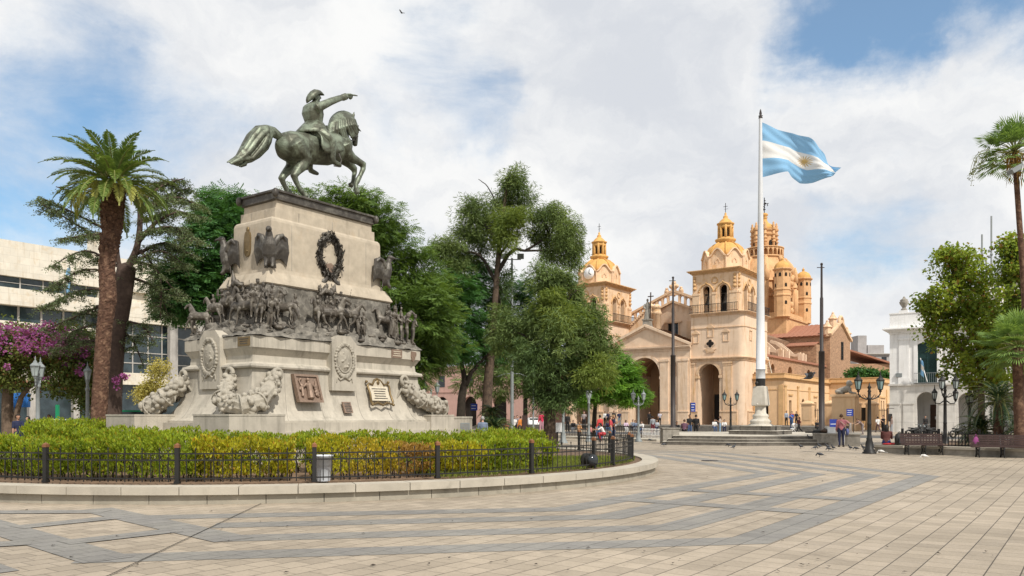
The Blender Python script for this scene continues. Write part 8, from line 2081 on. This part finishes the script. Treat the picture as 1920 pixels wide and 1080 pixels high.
for i, (px, Y, z, pose, yaw, sh, tr, h, lab) in enumerate([
    (1339, 82.5, .45, 'sit', 190, WHT, JEAN, 'k', 'person in white sitting on the steps left of the platform lamp'),
    (1350, 79.5, 0, 'stand2', 80, (.5, .42, .36), (.22, .33, .45), 'b', 'standing woman in light jeans left of the lamp behind the platform'),
    (1358, 82.0, .45, 'sit', 170, WHT, NAVY, 'k', 'person in a white top and dark trousers sitting right beside the lamp post'),
    (1474.5, 97, .57, 'stand', 190, (.30, .34, .40), BLK, 'k', 'man in a grey shirt standing on the terrace at the wing corner'),
    (1485, 96, .57, 'stand', 160, (.28, .02, .03), BLK, 'k', 'person in a red top before the barred window of the low wing'),
    (1493, 95.5, .57, 'stand2', 200, BLK, BLK, 'k', 'person in black on the terrace right of the one in red'),
    (1484, 80.5, .35, 'stand2', 120, (.03, .12, .42), JEAN, 'b', 'person in a bright blue shirt pushing the white pushchair'),
    (1498, 78, 0, 'walk', 90, (.10, .03, .03), BLK, 'b', 'woman in dark clothes walking right behind the pushchair'),
    (1531, 81, .45, 'sit', 190, BLK, BLK, 'k', 'figure in black sitting on the steps left of the bare dark pole'),
    (1594, 74, 0, 'bend', 70, (.30, .14, .14), (.3, .27, .25), 'b', 'stooping person in a reddish top below the square blue sign'),
    (1617, 74, 0, 'bend', 100, (.22, .16, .15), (.24, .2, .2), 'b', 'stooping person in brown right of the stooping one in red'),
    (1646, 83, 0, 'walk', 0, WHT, (.12, .07, .07), 'k', 'person in a white shirt walking away beside the wing wall'),
    (1656, 70, 0, 'stand2', 100, BLK, BLK, 'k', 'man in black with a raised arm left of the white building corner'),
    (1671.5, 72, 0, 'stand', 60, (.2, .14, .12), GRY, 'b', 'person in brown at the foot of the white building corner'),
    (1735, 79.8, .05, 'stand', 180, BLK, BLK, 'k', 'dark figure standing inside the first arch of the white building'),
    (1064, 78, .2, 'stand', 180, BLK, BLK, 'k', 'person in black on the cathedral steps just right of the grey double lamp'),
    (1075, 80, .4, 'sit', 175, BLK, GRY, 'k', 'person in black sitting on the cathedral steps near the grey double lamp'),
    (1085, 77, .2, 'sit', 200, (.55, .30, .14), (.4, .32, .22), 'l', 'person in an orange top sitting on the cathedral steps'),
    (1095, 79, .4, 'stand2', 170, (.28, .24, .24), BLK, 'k', 'person in grey standing left of the small tree on the steps'),
    (1134.5, 96, .57, 'stand', 180, WHT, BLK, 'k', 'person in white leaning at the porch wall behind the small tree'),
    (1140.5, 95.5, .57, 'stand2', 160, NAVY, BLK, 'k', 'person in navy leaning at the porch wall behind the small tree'),
    (1151, 95, .57, 'stand', 200, BLK, BLK, 'k', 'person in black at the porch wall under the right side of the small tree'),
    (1161, 93, .57, 'stand2', 190, NAVY, (.18, .22, .26), 'k', 'person in navy and grey alone on the terrace left of the big porch arch'),
    (1139, 84, .35, 'sit', 180, NAVY, JEAN, 'k', 'person in dark blue sitting below the two at the porch wall'),
    (1150, 83, .3, 'sit', 190, WHT, GRY, 'b', 'person in a white blouse sitting on the steps behind the woman in navy'),
    (1173, 82, .4, 'sit', 185, (.55, .42, .52), WHT, 'k', 'girl in a pale pink top sitting alone on the cathedral steps'),
    (1186, 83, .45, 'sit', 180, GRY, NAVY, 'k', 'person in grey sitting behind the lamp before the porch'),
    (1191, 82, .35, 'sit', 170, (.16, .2, .28), GRY, 'b', 'person in slate blue sitting behind the lamp before the porch'),
    (1204, 81, .3, 'sit', 150, WHT, JEAN, 'b', 'person in white sitting right of the lamp before the porch'),
    (1224, 76, 0, 'stand', 0, (.30, .31, .33), (.16, .03, .04), 'k', 'person in a grey jacket and red trousers standing behind the pale picket fence'),
    (1231, 82, .4, 'sit', 180, (.4, .42, .46), NAVY, 'k', 'person in pale blue sitting right of the grey jacket on the steps'),
    (1237, 97, .57, 'stand2', 190, (.40, .38, .42), BLK, 'k', 'person in a pale shirt standing at the right side of the big porch arch'),
    (1217.5, 104, .57, 'stand', 180, BLK, BLK, 'k', 'dark figure inside the big porch arch'),
    (1150.5, 55, 0, 'stand2', 260, NAVY, NAVY, 'l', 'fair haired woman in a navy dress beside the crouching child'),
    (1145, 54.5, 0, 'stand2', 250, (.45, .06, .07), (.1, .2, .3), 'b', 'person in red half hidden behind the woman in navy'),
    (1133, 54, 0, 'crouch', 90, WHT, (.45, .05, .06), 'k', 'person in white crouching on the paving left of the woman in navy'),
    (1125, 57, 0, 'stand', 30, (.55, .06, .06), JEAN, 'k', 'person in bright red standing by the small tree trunk'),
    (1108, 54, 0, 'stand2', 60, (.5, .22, .2), BLK, 'b', 'small child in coral beside the lamp seen edge on'),
    (1120, 60, 0, 'stand', 200, GRY, JEAN, 'k', 'child in grey near the trunk of the small tree'),
    (1015.5, 62, .3, 'stand', 20, (.50, .03, .08), (.45, .25, .3), 'k', 'person in crimson beside the low casuarina trunk'),
    (976, 66, 0, 'stand', 40, (.62, .22, .05), (.10, .07, .06), 'b', 'person in orange left of the dark red pillar'),
    (964, 67, 0, 'stand2', 200, WHT, BLK, 'k', 'person in white and black near the floodlight mast foot'),
    (970, 70, 0, 'stand', 180, (.2, .18, .2), BLK, 'k', 'person in dark grey between the white and the orange clad people'),
    (951, 64, 0, 'crouch', 20, (.55, .25, .14), GRY, 'b', 'person in a salmon top crouching right of the cycads'),
    (905, 38, 0, 'stand', 2, (.16, .20, .27), NAVY, 'g', 'grey haired man in a blue plaid shirt behind the hedge, seen from behind'),
    (34, 37, 0, 'stand2', 230, NAVY, NAVY, 'k', 'man in a navy jacket in profile behind the hedge at far left'),
    (53, 41, 0, 'stand', 120, BLK, BLK, 'k', 'figure in black left of the lamp with clustered lanterns'),
    (92, 44, .1, 'stand', 150, (.30, .2, .16), BLK, 'b', 'brown clad person right of the lamp with clustered lanterns'),
    (121, 37.5, 0, 'bend', 250, (.7, .7, .7), (.5, .06, .06), 'k', 'person in a striped white top stooping behind the hedge'),
    (182, 36.5, 0, 'bend', 100, (.04, .08, .35), NAVY, 'k', 'person in blue stooping at the foot of the palm trunk')]):
    sc = .62 if 'child' in lab and 'beside the crouching' not in lab else (.95 if i % 3 else 1.0)
    person(lab, gp(px, Y, z), pose, yaw + (i * 7 % 11 - 5), sh, tr, h, i % 2, sc, longhair=('woman' in lab or 'girl' in lab))
wm = person('woman with long dark hair sitting on the low wall seen from behind', (far(1662, 36.9)[0], 36.9, .37), 'sit', -28, (.10, .035, .03), (.02, .03, .12), 'k', 0, 1.0, True)
b = MB(); b.tube([(-.35, 0, .04), (0, .05, .05), (.4, 0, .04)], [(.2, .04), (.26, .06), (.18, .04)], 8, side=(0, 1, 0)); rc_ = thing('red_coat', 'red coat spread on the low wall beside the seated woman', 'coat', (far(1672, 36.8)[0], 36.8, .37), R(-10)); b.build('cloth', redp, rc_)
bk_ = thing('black_backpack', 'black backpack standing on the low wall between the woman and the bench', 'backpack', (far(1686, 36.5)[0], 36.5, .37), R(10)); b = MB(); b.tube([(0, 0, .02), (0, 0, .25), (0, 0, .48), (0, 0, .56)], [(.20, .13), (.22, .15), (.18, .12), (.06, .05)], 10, side=(1, 0, 0)); b.build('bag', iron, bk_); b = MB(); b.torus((0, -.02, .57), .05, .012, 'y', 10, 5); b.box(-.12, .12, -.19, -.13, .1, .32); b.build('pocket', cm((.05, .05, .055)), bk_)
mg = thing('magenta_bag', 'magenta cloth bag hanging at the left end of the longer bench', 'bag', (far(1830, 33.2)[0], 33.2, .45), 0); b = MB(); b.tube([(0, 0, .02), (0, 0, .2), (0, 0, .38)], [(.16, .09), (.17, .1), (.06, .04)], 9, side=(1, 0, 0)); b.tube([(-.05, 0, .36), (0, 0, .5), (.05, 0, .36)], .012, 5); b.build('cloth', cm((.22, .05, .16)), mg)
# pushchair
pc = thing('pushchair', 'white and black pushchair in front of the cathedral steps', 'pushchair', gp(1488, 78.5), R(100))
for x, y in ((-.25, -.3), (.25, -.3), (-.2, .35), (.2, .35)): b = MB(); b.torus((x, y, .13), .10, .03, 'x', 12, 6); b.build('wheel', iron, pc)
b = MB()
for s in (-1, 1): b.bar((s * .24, -.32, .15), (s * .24, .15, .75), .035); b.bar((s * .22, .38, .15), (s * .24, -.45, 1.0), .035)
b.bar((-.24, -.45, 1.0), (.24, -.45, 1.0), .04); b.build('frame', whitep2, pc)
b = MB(); b.tube([(0, .25, .42), (0, -.05, .42), (0, -.22, .85)], [(.22, .08), (.23, .08), (.22, .06)], 8, side=(1, 0, 0)); b.ball((0, -.08, .8), (.24, .28, .22), 10, 7); b.build('seat', whitep2, pc)

# ------------------------------------------------------------------ pigeons
def pigeon_mesh(fly=False, peck=False):
    b = MB(); h = .0 if peck else .06
    b.tube([(0, -.19, .10), (0, -.10, .13), (0, 0, .15), (0, .07, .16 + h * .4)], [(.035, .012), (.06, .05), (.075, .07), (.05, .05)], 8, side=(1, 0, 0)); b.tube([(0, .05, .16), (0, .10, .19 + h), (0, .12, .21 + h) if not peck else (0, .15, .10)], [.045, .032, .028], 7)
    hd = (0, .125, .225 + h) if not peck else (0, .16, .09); b.ball(hd, (.03, .036, .032), 7, 5); b.tube([hd, (0, hd[1] + .06, hd[2] - .012)], [.012, .004], 5); b.tube([(0, -.16, .11), (0, -.30, .08)], [(.035, .012), (.045, .006)], 6, side=(1, 0, 0))
    if fly:
        for s in (-1, 1):
            P = [(s * .05, .05, .17), (s * .22, .06, .26), (s * .42, -.02, .30), (s * .40, -.10, .29), (s * .2, -.10, .24), (s * .05, -.09, .16)]; b.add([*P, *[(p[0], p[1], p[2] - .012) for p in P]], [(0, 1, 2, 3, 4, 5)[::s], (6, 7, 8, 9, 10, 11)[::-s]] + [(i, (i + 1) % 6, 6 + (i + 1) % 6, 6 + i)[::s] for i in range(6)])
    else:
        for s in (-1, 1): b.tube([(s * .025, 0, .11), (s * .027, .005, .0)], .007, 5); b.bar((s * .027, -.01, .004), (s * .027, .045, .004), .02, .008)
    return b.mesh('pigeon')
pgm = mat('pigeon_feathers', (.055, .058, .066), .6, .5, 9); pgw = mat('white_pigeon_feathers', (.62, .60, .57), .6, .2, 9)
PG = [pigeon_mesh(), pigeon_mesh(peck=True), pigeon_mesh(fly=True)]
for m in PG: m.materials.append(pgm)
def pigeon(label, loc, rz, k=0, m=pgm, sc=1.0):
    o = bpy.data.objects.new('pigeon', PG[k]); COL.objects.link(o); o.location = loc; o.rotation_euler = (0, 0, R(rz)); o.scale = (sc,) * 3; o.material_slots[0].link = 'OBJECT'; o.material_slots[0].material = m; tag(o, label, 'pigeon', 'pigeons on the square'); return o
for px, py, rz, k, lab in ((1376, 842, -60, 0, 'dark pigeon standing alone in front of the middle of the steps'), (1366, 838, 60, 1, 'pigeon pecking at the foot of the lowest step left of the lone dark one'), (1219, 828, 80, 1, 'pigeon pecking leftmost near the kerb before the picket fence'), (1243, 829, 100, 0, 'pigeon just left of the left end of the lowest step'), (1245, 837, -60, 1, 'pigeon nearest the camera at the left end of the steps'), (1272, 832, 120, 1, 'pigeon by the lowest step below the dark pole'),
                          (1501, 841, 110, 0, 'first pigeon of the row right of the flagpole steps'), (1529, 843, -70, 1, 'pecking pigeon below the left corner of the mossy block'), (1536, 840, 20, 0, 'pigeon facing the mossy block left of the man in pink'), (1551, 841, 110, 0, 'pigeon left of the feet of the man in pink'), (1554, 845.5, 100, 1, 'pecking pigeon nearest the feet of the man in pink'), (1562, 843.5, 120, 0, 'pigeon just behind the pecking one at the man in pink'),
                          (1594, 843.5, 110, 0, 'pigeon right of the man in pink'), (1605, 844.5, 100, 1, 'pecking pigeon midway between the man in pink and the dark lamp'), (1618, 842.5, 115, 0, 'pigeon left of the dark lamp base'), (1624, 845, 90, 1, 'pecking pigeon touching the shadow of the dark lamp base'), (1640, 843, 15, 0, 'pigeon right of the dark lamp base at the low wall'), (1537, 857, 60, 1, 'pigeon out on the open paving below the row')):
    pigeon(lab, at(px, py), rz, k, pgm, .88)
pigeon('white pigeon at the foot of the low wall right of the dark lamp', at(1652, 851.5), 70, 1, pgw, .9); pigeon('white and grey pigeon under the shorter bench', at(1733, 861), 90, 1, pgw, .9)
pigeon('grey pigeon on the middle step right of the flagpole', (far(1515, 46.6)[0], 46.45, .35), 110, 0, pgm, .9)
pigeon('pigeon flying with spread wings in front of the low cathedral wing', W(1519, 716, 34), -100, 2, pgm, 1.35)
pigeon('small dark bird high in the sky above the monument', W(753, 27, 60), 60, 2, pgm, .75)
